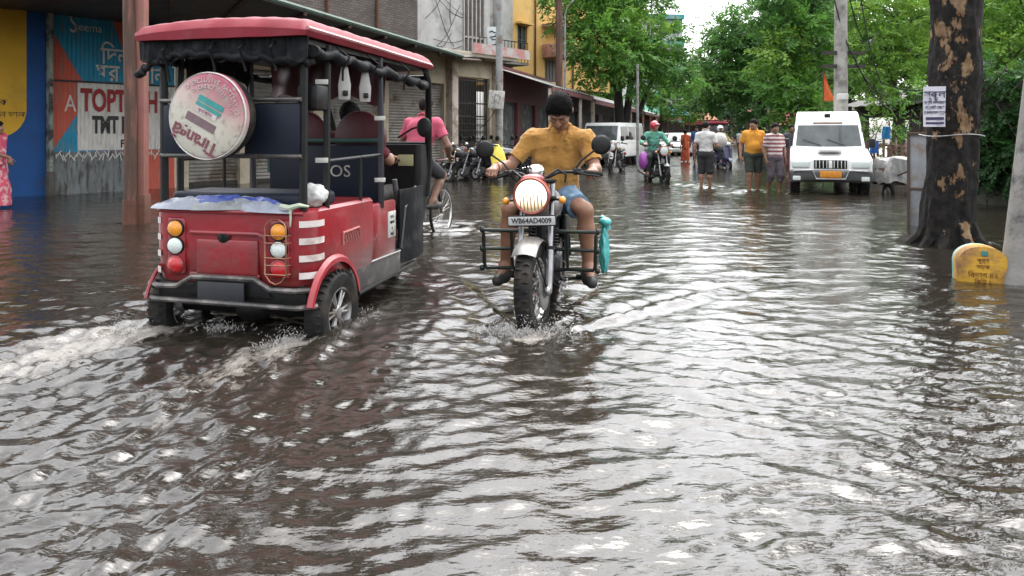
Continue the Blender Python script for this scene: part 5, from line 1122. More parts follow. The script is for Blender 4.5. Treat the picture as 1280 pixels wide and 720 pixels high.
def human(name_root, P, skin_m, h, shirt=None, pants=None, shoes=None, hair='short', seed=1, sleeve=.8, pleg=.85, shirt_e=.013, hem=None, wr=.006, belly=.0, beard=False, neck_cut=True, pant_e=.014, curl=(22, 32, 22), eyes=True):
    t = name_root; sc = P.sc; sd = Sdf()
    torso(sd, P, -.026 if shirt else -.004, belly=belly)
    # neck and head
    hr, hf, hu = basis(P.hf, P.hu); HR = np.stack([hr, hf, hu]); c = P.head
    nb = P.chest+(P.chest-P.pelvis)*.10
    sd.cap(nb, c-hu*.045*P.hs-hf*.022, .062, .056*P.hs**.5, .035)
    hp = lambda x, y, z: c+(hr*x+hf*y+hu*z)*P.hs
    q = P.hs; sd.ell(hp(0, -.012, .022), np.array((.075, .094, .090))*q, HR, .02)
    sd.ell(hp(0, .022, -.045), np.array((.058, .066, .068))*q, HR, .03); sd.ell(hp(0, .058, -.083), np.array((.028, .024, .022))*q, HR, .025)
    for sx in (-1, 1):
        sd.ell(hp(sx*.034, .066, -.022), np.array((.024, .02, .02))*q, HR, .02)                       # cheekbone
        sd.ell(hp(sx*.031, .090, .008), np.array((.020, .014, .012))*q, HR, .010, sub=True)            # eye socket
        sd.ell(hp(sx*.031, .070, .006), np.array((.0155, .014, .013))*q, HR, .003)                      # lid
        sd.cap(hp(sx*.012, .085, .027), hp(sx*.05, .070, .026), .0075*q, .006*q, .010)                  # brow ridge
        sd.ell(hp(sx*.077, -.010, -.004), np.array((.010, .019, .031))*q, HR, .008)                     # ear
    sd.chain([hp(0, .084, .014), hp(0, .100, -.012), hp(0, .108, -.028)], [.0085*q, .010*q, .0125*q], .010)
    for sx in (-1, 1): sd.ell(hp(sx*.013, .094, -.032), np.array((.0095, .010, .008))*q, HR, .006)
    sd.cap(hp(-.018, .083, -.054), hp(.018, .083, -.054), .0065*q, None, .006); sd.cap(hp(-.015, .081, -.064), hp(.015, .081, -.064), .0068*q, None, .006)
    # arms, hands
    for S, E, W, d, n, s, cu in ((P.shL, P.elL, P.wrL, P.hdL, P.hnL, P.hsL, P.cuL), (P.shR, P.elR, P.wrR, P.hdR, P.hnR, P.hsR, P.cuR)):
        sd.cap(S, lerp(S, E, .45), .052*sc, .047*sc, .03); sd.cap(lerp(S, E, .45), E, .046*sc, .039*sc, .02); m = lerp(E, W, .3)
        sd.cap(E, m, .040*sc, .041*sc, .02); sd.cap(m, W, .041*sc, .026*sc, .02); sd.cap(W, W+nv(d)*.02, .026*sc, .024*sc, .015, (nv(n), 1.2)); hand(sd, W, d, n, s, cu, sc, P.thumb)
    # legs, feet
    for Hp, K, A, tdir in ((P.hipL, P.knL, P.anL, P.tdL), (P.hipR, P.knR, P.anR, P.tdR)):
        td = nv(tdir); sd.cap(Hp, lerp(Hp, K, .5), .086*sc, .070*sc, .04); sd.cap(lerp(Hp, K, .5), K, .070*sc, .054*sc, .03); m = lerp(K, A, .32); bk = -P.fwd*.012
        sd.cap(K, m+bk, .053*sc, .056*sc, .03); sd.cap(m+bk, A, .055*sc, .034*sc, .03)
        so = nv(np.cross(td, (0, 0, 1.))); sl = nv(np.cross(so, td)); foot0 = A-sl*.055
        sd.cap(A, foot0-td*.03, .036*sc, .032*sc, .03); sd.cap(A+td*.03, foot0+td*.13, .038*sc, .026*sc, .03)
        if shoes is None:
            for i, o in enumerate((-.03, -.013, .002, .017, .03)): sd.cap(foot0+td*.13+so*o, foot0+td*(.175-.006*abs(i-1))+so*o*1.15-sl*.006, .012, .009, .008)
    body = sdf_obj(sd, 'body', skin_m, t, h)
    # eyes
    mb = MB()
    for sx in (-1, 1): mb.ball(hp(sx*.031, .0715, .006), .0118*q, 10)
    mb.build('eyes', pm('eye_white', (.6, .57, .53), (.5, .47, .43), 9, .2), t) if h < .012 and eyes else None
    if hair:
        hd = Sdf(); e = .007 if hair == 'short' else .016; k1 = nv(hf*.86-hu*.51); k2 = -hu
        cl = [(hp(0, .079, .066), k1), (hp(0, 0, -.060), nv(-hu*1+hf*.25))]
        hd.ell(hp(0, -.014, .026), np.array((.074+e, .092+e, .089+e))*q, HR, .01, cl); hd.ell(hp(0, .006, .060), np.array((.064, .074, .062))*q, HR, .03, cl[:1])
        for sx in (-1, 1): hd.cap(hp(sx*.071, .022, .05), hp(sx*.073, .014, .0), .014*q, .007*q, .01)
        ho = sdf_obj(hd, 'hair', hair_m, t, min(h, .006), .005, hu, 150, seed)
        if h < .006:                                                      # short strands that break the outline
            g = np.random.default_rng(seed); hv = np.empty(len(ho.data.vertices)*3, np.float32); ho.data.vertices.foreach_get('co', hv); hv = hv.reshape(-1, 3); hn_ = hv-c; hn_ /= np.linalg.norm(hn_, axis=1)[:, None]
            ii = g.integers(0, len(hv), 7000); b0 = hv[ii]; dr = hn_[ii]*.55+hf*.75*(hn_[ii] @ hu)[:, None]+np.array((0, 0, -.35))+g.normal(0, .28, (7000, 3)); dr /= np.linalg.norm(dr, axis=1)[:, None]
            sd_ = np.cross(dr, hn_[ii]+g.normal(0, .4, (7000, 3))); sd_ /= np.linalg.norm(sd_, axis=1)[:, None]; L = g.uniform(.008, .020, 7000)[:, None]; w_ = .0011
            q4 = np.stack([b0-sd_*w_, b0+sd_*w_, b0+dr*L+sd_*w_*.4, b0+dr*L-sd_*w_*.4], 1).reshape(-1, 3); fo_ = np.empty(len(ho.data.loops), np.int32); ho.data.loops.foreach_get('vertex_index', fo_)
            F2 = np.concatenate([fo_.reshape(-1, 4), np.arange(len(q4)).reshape(-1, 4)+len(hv)]); nw = np_obj('hair', np.concatenate([hv, q4]), F2, hair_m, t); nm_ = ho.name; bpy.data.objects.remove(ho); nw.name = nm_
        if beard:
            bd = Sdf(); bd.cap(hp(-.022, .086, -.044), hp(.022, .086, -.044), .0065*q, None, .004); bd.cap(hp(-.010, .0865, -.040), hp(.010, .0865, -.040), .0062*q, None, .004)
            for sx in (-1, 1): bd.cap(hp(sx*.014, .089, .024), hp(sx*.05, .072, .027), .0055*q, .004*q, .003)
            sdf_obj(bd, 'beard', pm('stubble', (.03, .02, .016), (.05, .032, .025), 60, .7, bump=.4, bscale=200), t, min(h, .005))
    if shirt:
        st = Sdf(); hm = [(P.hemp, -nv(P.chest-P.pelvis))] if P.hemp is not None else None
        torso(st, P, shirt_e, hm, belly)
        for S, E in ((P.shL, P.elL), (P.shR, P.elR)):
            d = nv(E-S); end = lerp(S, E, min(1, sleeve)); cp = [(end, d)]
            st.cap(S, end+d*.03, (.050+shirt_e)*sc, (.050+shirt_e*1.0)*sc, .045, None, cp)
            if sleeve > 1:
                pass
        if sleeve > 1:
            for E, W in ((P.elL, P.wrL), (P.elR, P.wrR)): dd = nv(W-E); st.cap(E, W, (.046+shirt_e)*sc, (.034+shirt_e)*sc, .03, None, [(lerp(E, W, sleeve-1), dd)])
        st.cap(nb, nb+(c-nb)*.35, .060+shirt_e*.8, .058+shirt_e*.6, .02, None, [(nb+(c-nb)*.22, nv(c-nb))])
        if neck_cut:
            r_, f_, u_ = basis(P.fwd, P.chest-P.pelvis); th = nb+f_*.075
            st.cap(th+u_*.05+f_*.03, th-u_*.10+f_*.045, .036, .004, .006, sub=True)
        sdf_obj(st, 'shirt', shirt, t, h, wr, P.chest-P.pelvis, 55, seed)
        if neck_cut:
            r_, f_, u_ = basis(P.fwd, P.chest-P.pelvis); cb = Sdf(); ax_ = nv(c-nb); r2 = nv(np.cross(f_, ax_)); f2 = np.cross(ax_, r2)
            for sx in (-1, 1):
                pts = [nb+ax_*.080-f2*.080, nb+ax_*.076+r2*sx*.072-f2*.025, nb+ax_*.054+r2*sx*.074+f2*.040, nb+ax_*.022+r2*sx*.066+f2*.085]
                cb.chain(pts, [.013, .014, .015, .017], .010)
            sdf_obj(cb, 'collar', P.collar or shirt, t, min(h, .007))
    if pants:
        pt = Sdf(); r_, f_, u_ = basis(P.fwd, P.chest-P.pelvis); R = np.stack([r_, f_, u_])
        pt.ell(P.pelvis-u_*.015, (.170*P.girth+pant_e, .122*P.girth+pant_e, .125), R, .05, [(P.pelvis+u_*.075, u_)])
        for Hp, K, A in ((P.hipL, P.knL, P.anL), (P.hipR, P.knR, P.anR)):
            pl1 = min(pleg, 1); d = nv(K-Hp); e_ = lerp(Hp, K, pl1); pt.cap(Hp, e_+(d*.03 if pleg <= 1 else 0), .088*sc+pant_e, (.086+(.056-.086)*pl1)*sc+pant_e*1.25, .03, None, [(e_, d)] if pleg <= 1 else None)
            if pleg > 1: d2 = nv(A-K); e2 = lerp(K, A, pleg-1); pt.cap(K, e2+d2*.03, .058*sc+pant_e, .048*sc+pant_e*1.1, .03, None, [(e2, d2)])
        sdf_obj(pt, 'trousers' if pleg > 1.3 else 'shorts', pants, t, h, wr*.8, P.chest-P.pelvis, 60, seed+3)
    if shoes:
        for A, tdir in ((P.anL, P.tdL), (P.anR, P.tdR)):
            td = nv(tdir); so = nv(np.cross(td, (0, 0, 1.))); sl = nv(np.cross(so, td)); f0 = A-sl*.062; sh_ = Sdf(); cp = [(f0-sl*.036, -sl)]
            sh_.cap(f0-td*.05, f0+td*.06, .046, .050, .03, None, cp+[(f0+sl*.03-td*0, nv(sl-td*.25))]); sh_.cap(f0+td*.05, f0+td*.155, .052, .040, .03, None, cp)
            sdf_obj(sh_, 'shoe', shoes, t, min(h, .008))
    return body
def std_pose(ht=1.70, girth=1.0, fwd=(0, 1, 0)):
    """upright pose facing +Y, feet at z = 0"""
    P = Pose(); k = ht/1.70; P.sc = k*girth**.5; P.hs = 1.0*k**.5; P.girth = girth; P.curve = .012; P.fwd = np.array(fwd, float); A = lambda *a: np.array(a, float)*k
    P.pelvis = A(0, 0, .93); P.chest = A(0, -.01, 1.37); P.head = A(0, .03, 1.575); P.hf, P.hu = A(0, 1, 0), A(0, 0, 1)
    P.shL, P.shR = A(-.172, -.01, 1.365), A(.172, -.01, 1.365); P.elL, P.elR = A(-.235, -.03, 1.11), A(.235, -.03, 1.11); P.wrL, P.wrR = A(-.25, .05, .87), A(.25, .05, .87)
    P.hdL, P.hdR = A(0, .15, -1), A(0, .15, -1); P.hnL, P.hnR = A(1, 0, 0), A(-1, 0, 0); P.hsL, P.hsR = A(0, 1, .1), A(0, 1, .1); P.cuL = P.cuR = (22, 32, 22); P.thumb = None
    P.hipL, P.hipR = A(-.095, 0, .90), A(.095, 0, .90); P.knL, P.knR = A(-.10, .02, .50), A(.10, .02, .50); P.anL, P.anR = A(-.105, -.02, .085), A(.105, -.02, .085)
    P.tdL, P.tdR = A(-.15, 1, 0), A(.15, 1, 0); P.hemp = A(0, 0, .84); P.collar = None; return P
# ---- the motorcyclist
denim = pm('pale_denim', (.17, .28, .40), (.12, .21, .32), 30, .85, bump=.3, bscale=160, c3=(.28, .38, .47), s3=9, lo3=.52, hi3=.7)
ochre = pm('ochre_polo', (.44, .225, .048), (.36, .18, .036), 5, .88, bump=.9, bscale=13, sheen=.2, c3=(.36, .17, .03), s3=3, lo3=.52, hi3=.75)
clog = pm('black_rubber_shoe', (.018, .018, .018), (.03, .03, .028), 12, .6)
BK_Z = -.10
def A3(*a): return np.array(a, float)
t = thing('person', 'man in an ochre polo shirt and denim shorts riding the motorcycle, head bowed', 'person', (*BK_POS, BK_Z), BK_YAW)
P = std_pose(); P.girth = 1.20; P.sc = 1.08; P.hs = 1.20
P.pelvis = A3(-.03, -1.00, .885); P.chest = A3(-.10, -.86, 1.315); P.curve = -.03; P.fwd = A3(.08, 1, .15)
P.head = A3(-.115, -.69, 1.535); P.hf, P.hu = A3(.08, .60, -.80), A3(.03, .80, .60)
P.shL, P.shR = A3(-.310, -.83, 1.315), A3(.110, -.85, 1.325)
P.elL, P.elR = A3(-.385, -.74, 1.085), A3(.285, -.78, 1.10)
gl_, gr_ = A3(-.372, -.49, 1.052), A3(.372, -.49, 1.052)
P.hdL, P.hdR = A3(.05, 1, -.18), A3(.10, 1, -.18); P.hnL, P.hnR = A3(0, -.18, -1), A3(0, -.18, -1); P.hsL, P.hsR = A3(1, 0, 0), A3(-1, 0, 0)
P.wrL = gl_-nv(P.hdL)*.088-nv(P.hnL)*.034; P.wrR = gr_-nv(P.hdR)*.088-nv(P.hnR)*.034
P.cuL = P.cuR = (48, 78, 60); P.thumb = A3(0, .75, -.6)
P.hipL, P.hipR = A3(-.12, -.96, .86), A3(.09, -.96, .86); P.knL, P.knR = A3(-.315, -.52, .795), A3(.235, -.50, .795)
P.anL, P.anR = A3(-.335, -.60, .36), A3(.285, -.58, .36); P.tdL, P.tdR = A3(-.25, 1, -.16), A3(.25, 1, -.16); P.hemp = A3(0, -.98, .80)
human(t, P, skin, .0048, ochre, denim, clog, 'short', 5, .74, .74, .016, wr=.020, beard=True, eyes=False, belly=.01, pant_e=.02)
mb = MB()
def band(W, E, r, o, m): ax_ = Vector(E-W).normalized(); q = ax_.to_track_quat('Z', 'Y').to_matrix().to_4x4(); return MB().lathe([(r-.004, -.006), (r, -.004), (r, .004), (r-.004, .006)], 24, Matrix.Translation(Vector(W)+ax_*o) @ q, closed=True).build('wrist_band', m, t)
band(P.wrR, P.elR, .034, .02, pm('red_thread', (.4, .06, .08), (.3, .04, .05), 30, .8)); band(P.wrR, P.elR, .0345, .037, pm('pale_thread', (.6, .5, .48), (.5, .4, .38), 30, .8)); band(P.wrL, P.elL, .0345, .02, pm('white_band', (.65, .65, .62), (.5, .5, .48), 20, .5))
mb = MB(); r_, f_, u_ = basis(P.fwd, P.chest-P.pelvis)
for k in range(2):
    q = P.chest+f_*.137-u_*(.06+.05*k); mb.ball(q, .0045, 8)
mb.build('button', pm('shirt_button', (.45, .22, .05), None, 9, .4), t)
# ================================================================ motorcycles
def make_moto(name, label, cat, loc, yaw, tank_m, acc_m, steer=-7, guards=True, lamp=True, plate='WB64AD4009', group=None, R=.315, tw=.115, small=False, hub_spokes=36):
    t = thing(name, label, cat, loc, yaw, group)
    hd = V(0, -.27, .97); ax_ = V(0, -.27, .66).normalized(); S = T(*hd) @ Matrix.Rotation(math.radians(steer), 4, ax_) @ T(*-hd)
    fw = wheel(t, (0, 0, 0), R, tw, 'front_wheel', hub_spokes, .66, chrome if not small else blk); fw.matrix_local = S @ T(0, 0, R)
    rw = wheel(t, (0, -1.39, R), R, tw*1.1, 'rear_wheel', hub_spokes, .66, chrome if not small else blk)
    fork_m = pm('fork_metal', (.32, .32, .32), (.2, .2, .2), 8, .3, .85, rvar=.1)
    for sx in (-1, 1):
        mb = MB(S); x = sx*.105; mb.tube([(x, .0, .29), (x, -.06, .44), (x, -.10, .56)], [.024, .029, .029], 12); mb.tube([(x, -.10, .55), (x, -.30, 1.02)], .0195, 12); mb.ball((x, .01, .305), (.022, .035, .035), 10)
        mb.tube([(x, -.105, .56), (x, -.11, .585)], .033, 12, m=1); mb.build('fork_leg', [fork_m, rub], t)
    mb = MB(S); mb.box((0, -.235, .90), (.27, .07, .035), bev=.012); mb.box((0, -.30, 1.015), (.25, .08, .03), bev=.012); mb.tube([(0, -.235, .9), (0, -.30, 1.02)], .03, 10); mb.build('triple_clamp', blk, t)
    # front mudguard
    G = []
    for i in range(25):
        a = math.radians(50+96*i/24); r = R+.030; row = []
        for j in range(9): u = -1+2*j/8; row.append((u*.080, math.cos(a)*(r-.028*u*u), R+math.sin(a)*(r-.03*u*u)))
        G.append(row)
    mb = MB(S); mb.sheet(G, 0, True, th=.004); mb.build('front_mudguard', acc_m, t)
    mb = MB(S)
    for sx in (-1, 1): mb.tube([(sx*.085, -.18, R+.29), (sx*.095, -.09, .50), (sx*.10, 0, .31)], .007, 6); mb.tube([(sx*.085, .2, R+.25), (sx*.095, .0, .33)], .006, 6)
    mb.build('mudguard_stay', blk, t)
    mb = MB(S); mb.lathe([(.06, -.003), (.14, -.003), (.14, .003), (.06, .003)], 32, T(-.078, 0, R) @ ry(PI/2), closed=True); mb.box((-.09, -.11, R+.06), (.04, .07, .09), bev=.012); mb.build('brake_disc', steel, t)
    # headlight
    hl = bpy.data.objects.new('headlight', None); col.objects.link(hl); hl.parent = t; hl.matrix_local = S @ T(0, -.10, .935) @ rx(math.radians(-4)) @ Matrix.Scale(1.02, 4)
    F_ = rx(-PI/2)                                        # lathe z axis -> forward (+Y)
    MB().lathe([(0, -.17), (.05, -.165), (.09, -.13), (.115, -.06), (.122, 0), (.122, .02)], 32, F_).build('bowl', acc_m if not lamp else pm('headlight_red', (.20, .02, .025), (.14, .015, .02), 7, .3, coat=.4), hl)
    MB().lathe([(.110, .018), (.126, .012), (.130, .028), (.120, .042), (.108, .036)], 36, F_, closed=True).build('bezel', pm('copper_bezel', (.38, .12, .09), (.3, .09, .07), 9, .3, .7), hl)
    if lamp:
        lm = bpy.data.materials.new('lit_headlight'); lm.use_nodes = True; N, L = lm.node_tree.nodes, lm.node_tree.links; b = N['Principled BSDF']; b.inputs['Base Color'].default_value = (.8, .75, .6, 1); b.inputs['Roughness'].default_value = .2
        tc = N.new('ShaderNodeTexCoord'); sp_ = N.new('ShaderNodeSeparateXYZ'); L.new(tc.outputs['Object'], sp_.inputs[0]); mr = N.new('ShaderNodeMapRange'); mr.inputs['From Min'].default_value = -.085; mr.inputs['From Max'].default_value = .01; mr.inputs['To Min'].default_value = .06; mr.inputs['To Max'].default_value = .75; L.new(sp_.outputs['Z'], mr.inputs['Value'])
        cr = N.new('ShaderNodeValToRGB'); cr.color_ramp.elements[0].color = (1, .62, .25, 1); cr.color_ramp.elements[1].color = (1, .93, .78, 1); cr.color_ramp.elements[1].position = .6; m2 = N.new('ShaderNodeMapRange'); m2.inputs['From Min'].default_value = -.09; m2.inputs['From Max'].default_value = .04; L.new(sp_.outputs['Z'], m2.inputs['Value']); L.new(m2.outputs[0], cr.inputs[0])
        L.new(cr.outputs[0], b.inputs['Emission Color']); L.new(mr.outputs[0], b.inputs['Emission Strength'])
        MB().lathe([(.109, .03), (.08, .045), (.04, .053), (0, .056)], 32, F_).build('lens', lm, hl)
        mb = MB()
        for i in range(7): x = -.072+.024*i; zb = -math.sqrt(max(0, .108**2-x*x)); mb.tube([(x, .048, zb*.95), (x, .058, .012)], .0042, 5)
        mb.build('lens_rib', pm('dim_lens_rib', (.35, .2, .1), (.3, .17, .08), 9, .4), hl)
    else: MB().lathe([(.109, .03), (.08, .045), (.04, .053), (0, .056)], 32, F_).build('lens', lens_w, hl)
    if plate:
        mb = MB(S); mb.box((0, -.05, .765), (.325, .012, .058), bev=.003); mb.box((0, -.06, .765), (.34, .012, .075), bev=.004, m=1); pl = mb.build('number_plate', [pm('plate_white', (.50, .51, .50), (.4, .4, .39), 14, .5), blk], t)
        mb = MB(S); mb.text(plate, .050, T(0, -.0425, .765) @ rz_(PI) @ rx(PI/2), sx=.93, bold=.0012); mb.build('lettering', ad_black, pl)
    # handlebar, grips, levers, mirrors, indicators, clock
    mb = MB(S); mb.tube([(-.38, -.49, 1.05), (-.26, -.44, 1.07), (-.14, -.34, 1.075), (-.07, -.31, 1.045), (.07, -.31, 1.045), (.14, -.34, 1.075), (.26, -.44, 1.07), (.38, -.49, 1.05)], .0115, 8); mb.build('handlebar', blk, t)
    for sx in (-1, 1):
        MB(S).tube([(sx*.30, -.455, 1.063), (sx*.425, -.505, 1.042)], .018, 12).build('grip', rub, t)
        mb = MB(S); mb.box((sx*.255, -.435, 1.072), (.06, .05, .05), rz_(-sx*.4), bev=.012); mb.tube([(sx*.26, -.40, 1.07), (sx*.33, -.39, 1.05), (sx*.42, -.41, 1.035)], [.01, .007, .006], 6); mb.build('lever', plast, t)
        mr = MB(S).lathe([(0, -.012), (.045, -.010), (.066, 0), (.072, .012), (.066, .018)], 24, T(sx*.435, -.46, 1.255) @ rx(-PI/2+.15)).ball((sx*.435, -.452, 1.255), (.069, .022, .066), 18).build('mirror', plast, t)
        MB(S).tube([(sx*.24, -.43, 1.085), (sx*.29, -.43, 1.15), (sx*.41, -.45, 1.235)], .0075, 7).build('stem', plast, mr)
        ml = MB(S).lathe([(0, .004), (.060, .003), (.062, -.002)], 20, T(sx*.435, -.480, 1.255) @ rx(PI/2)).build('mirror_glass', chrome, mr)
        o = MB(S).ball((sx*.20, -.14, .895), (.026, .034, .026), 12).build('indicator', lens_a, t); MB(S).tube([(sx*.10, -.2, .9), (sx*.19, -.15, .895)], .009, 6).build('stalk', blk, o)
    mb = MB(S); mb.lathe([(0, .05), (.05, .048), (.062, .03), (.06, 0), (.04, -.03)], 24, T(0, -.235, 1.075) @ rx(.5)); mb.build('speedometer', chrome, t)
    mb = MB(S); gx = pm('visor_red', (.30, .05, .06), (.24, .04, .05), 6, .3, coat=.3)
    for sx in (-1, 1): mb.tube([(sx*.07, -.16, 1.04), (sx*.16, -.22, 1.10), (sx*.20, -.30, 1.06), (sx*.17, -.40, 1.0)], .008, 6)
    mb.build('cable', blk, t)
    MB(S).ball((0, -.13, 1.045), (.085, .06, .035), 16).build('headlight_cap', gx if lamp else acc_m, t)
    # tank, seat, side covers, tail
    tk = Sdf(); tk.cap((0, -.42, .86), (0, -.80, .84), .135, .10, .05); tk.cap((-.06, -.45, .84), (-.05, -.74, .83), .10, .08, .05); tk.cap((.06, -.45, .84), (.05, -.74, .83), .10, .08, .05)
    sdf_obj(tk, 'fuel_tank', tank_m, t, .011)
    mb = MB(); mb.lathe([(0, .012), (.03, .010), (.034, 0)], 16, T(0, -.52, .992)); mb.build('filler_cap', chrome, t)
    st = Sdf(); st.chain([(0, -.80, .80), (0, -1.0, .785), (0, -1.30, .82), (0, -1.52, .83)], [.085, .115, .115, .085], .05, sq=((0, 0, 1), 1.9)); sdf_obj(st, 'seat', pm('seat_vinyl', (.014, .012, .011), (.025, .022, .02), 9, .5, bump=.1), t, .012)
    mb = MB()
    for sx in (-1, 1): mb.box((sx*.13, -1.0, .62), (.04, .28, .20), bev=.018)
    mb.box((0, -1.0, .6), (.2, .3, .24), bev=.02); mb.build('side_cover', tank_m if small else blk, t)
    G = []
    for i in range(21):
        a = math.radians(40+130*i/20); r = R+.05; G.append([((-1+2*j/6)*.085, -1.39-math.cos(a)*(r-.02*(-1+2*j/6)**2), R+math.sin(a)*(r-.02*(-1+2*j/6)**2)) for j in range(7)])
    MB().sheet(G, 0, True, th=.004).build('rear_mudguard', acc_m, t)
    MB().box((0, -1.80, .68), (.10, .05, .09), bev=.02).build('tail_lamp', lens_r, t)
    # frame and engine
    mb = MB(); mb.tube([(0, -.27, .95), (0, -.34, .80), (0, -.42, .52), (0, -.44, .30)], .024, 8); mb.tube([(0, -.29, .9), (0, -.8, .74), (0, -1.15, .74), (0, -1.6, .78)], .022, 8)
    for sx in (-1, 1): mb.tube([(sx*.03, -.44, .30), (sx*.11, -.55, .22), (sx*.11, -.95, .22), (sx*.12, -1.1, .4), (sx*.1, -1.1, .74)], .017, 7); mb.tube([(sx*.11, -.97, .32), (sx*.115, -1.39, R)], .022, 7); mb.tube([(sx*.13, -1.36, R+.02), (sx*.12, -1.2, .70)], .022, 8)
    mb.build('frame', blk, t)
    en = pm('engine_metal', (.06, .06, .062), (.03, .03, .03), 12, .45, .6, c3=(.16, .15, .14), s3=6)
    mb = MB(); mb.box((0, -.70, .36), (.22, .34, .22), bev=.05, seg=3); mb.lathe([(0, -.135), (.09, -.13), (.12, -.10), (.12, .10), (.09, .13), (0, .135)], 24, T(0, -.66, .36) @ ry(PI/2))
    for i in range(9): z = .46+.022*i; mb.box((0, -.62-.01*i, z), (.20, .20, .008), rx(.15), bev=.002)
    mb.box((0, -.65, .57), (.12, .13, .24), bev=.02); mb.box((0, -.70, .67), (.15, .16, .06), bev=.02); mb.build('engine', en, t)
    mb = MB(); mb.tube([(.08, -.53, .58), (.12, -.42, .54), (.145, -.40, .40), (.15, -.50, .27), (.16, -.80, .24), (.17, -1.1, .28)], .019, 8); mb.tube([(.17, -1.08, .28), (.175, -1.2, .29), (.18, -1.72, .36)], [.03, .043, .040], 12); mb.build('exhaust', chrome, t)
    for sx in (-1, 1): MB().tube([(sx*.10, -.66, .26), (sx*.33, -.66, .275)], .014, 8).box((sx*.29, -.66, .285), (.10, .045, .025), bev=.008).build('foot_peg', rub, t)
    mb = MB(); mb.tube([(-.12, -.7, .26), (-.17, -.55, .27), (-.19, -.46, .30)], .009, 6); mb.tube([(.13, -.7, .26), (.18, -.52, .28)], .009, 6); mb.build('pedal', steel, t)
    if guards:
        gm_ = pm('guard_black', (.012, .018, .014), (.02, .028, .022), 8, .4, .3)
        for sx in (-1, 1):
            o = MB().tube([(sx*.05, -.36, .66), (sx*.20, -.33, .66), (sx*.40, -.34, .66), (sx*.405, -.345, .62), (sx*.40, -.35, .42), (sx*.385, -.36, .385), (sx*.2, -.40, .38), (sx*.06, -.45, .36)], .014, 8).build('crash_guard', gm_, t)
            mb = MB(); mb.tube([(sx*.07, -.40, .525), (sx*.40, -.35, .525)], .013, 8); mb.tube([(sx*.20, -.335, .66), (sx*.2, -.40, .38)], .011, 7)
            for z in (.66, .525, .385): mb.ball((sx*.415, -.35, z), (.02, .02, .024), 10)
            mb.build('guard_bar', gm_, o)
    return t
silver = pm('silver_paint', (.30, .285, .27), (.21, .20, .19), 6, .35, .5, coat=.3, c3=(.16, .14, .12), s3=5, lo3=.5, hi3=.7)
moto = make_moto('motorcycle', 'motorcycle with its headlight lit and black crash guards, ridden towards the viewer', 'motorcycle', (*BK_POS, BK_Z), BK_YAW, silver, silver)
# teal carrier bag hanging behind the rider's left leg
t = thing('carrier_bag', 'teal plastic carrier bag hanging beside the rider of the lit motorcycle', 'bag', (*BK_POS, BK_Z), BK_YAW)
tq = pm('teal_polythene', (.06, .42, .40), (.04, .33, .33), 8, .35, coat=.3, bump=.5, bscale=30)
b = bmesh.new(); bmesh.ops.create_icosphere(b, subdivisions=4, radius=1)
for v in b.verts:
    z = v.co.z; w_ = .65+.35*(.5-.5*z); v.co = Vector((v.co.x*.05*w_, v.co.y*.14*w_, z*.19))*(1+.15*mnoise.noise(v.co*2.5)+.05*mnoise.noise(v.co*8))+Vector((-.445, -.84, .47))
MB().bm(b, 0, True).build('bag', tq, t)
mb = MB(); mb.tube([(-.47, -.84, .62), (-.455, -.83, .70), (-.43, -.85, .72), (-.46, -.87, .64)], [.03, .012, .012, .03], 8); mb.ball((-.455, -.80, .68), (.05, .06, .035), 12); mb.build('handles', tq, t)
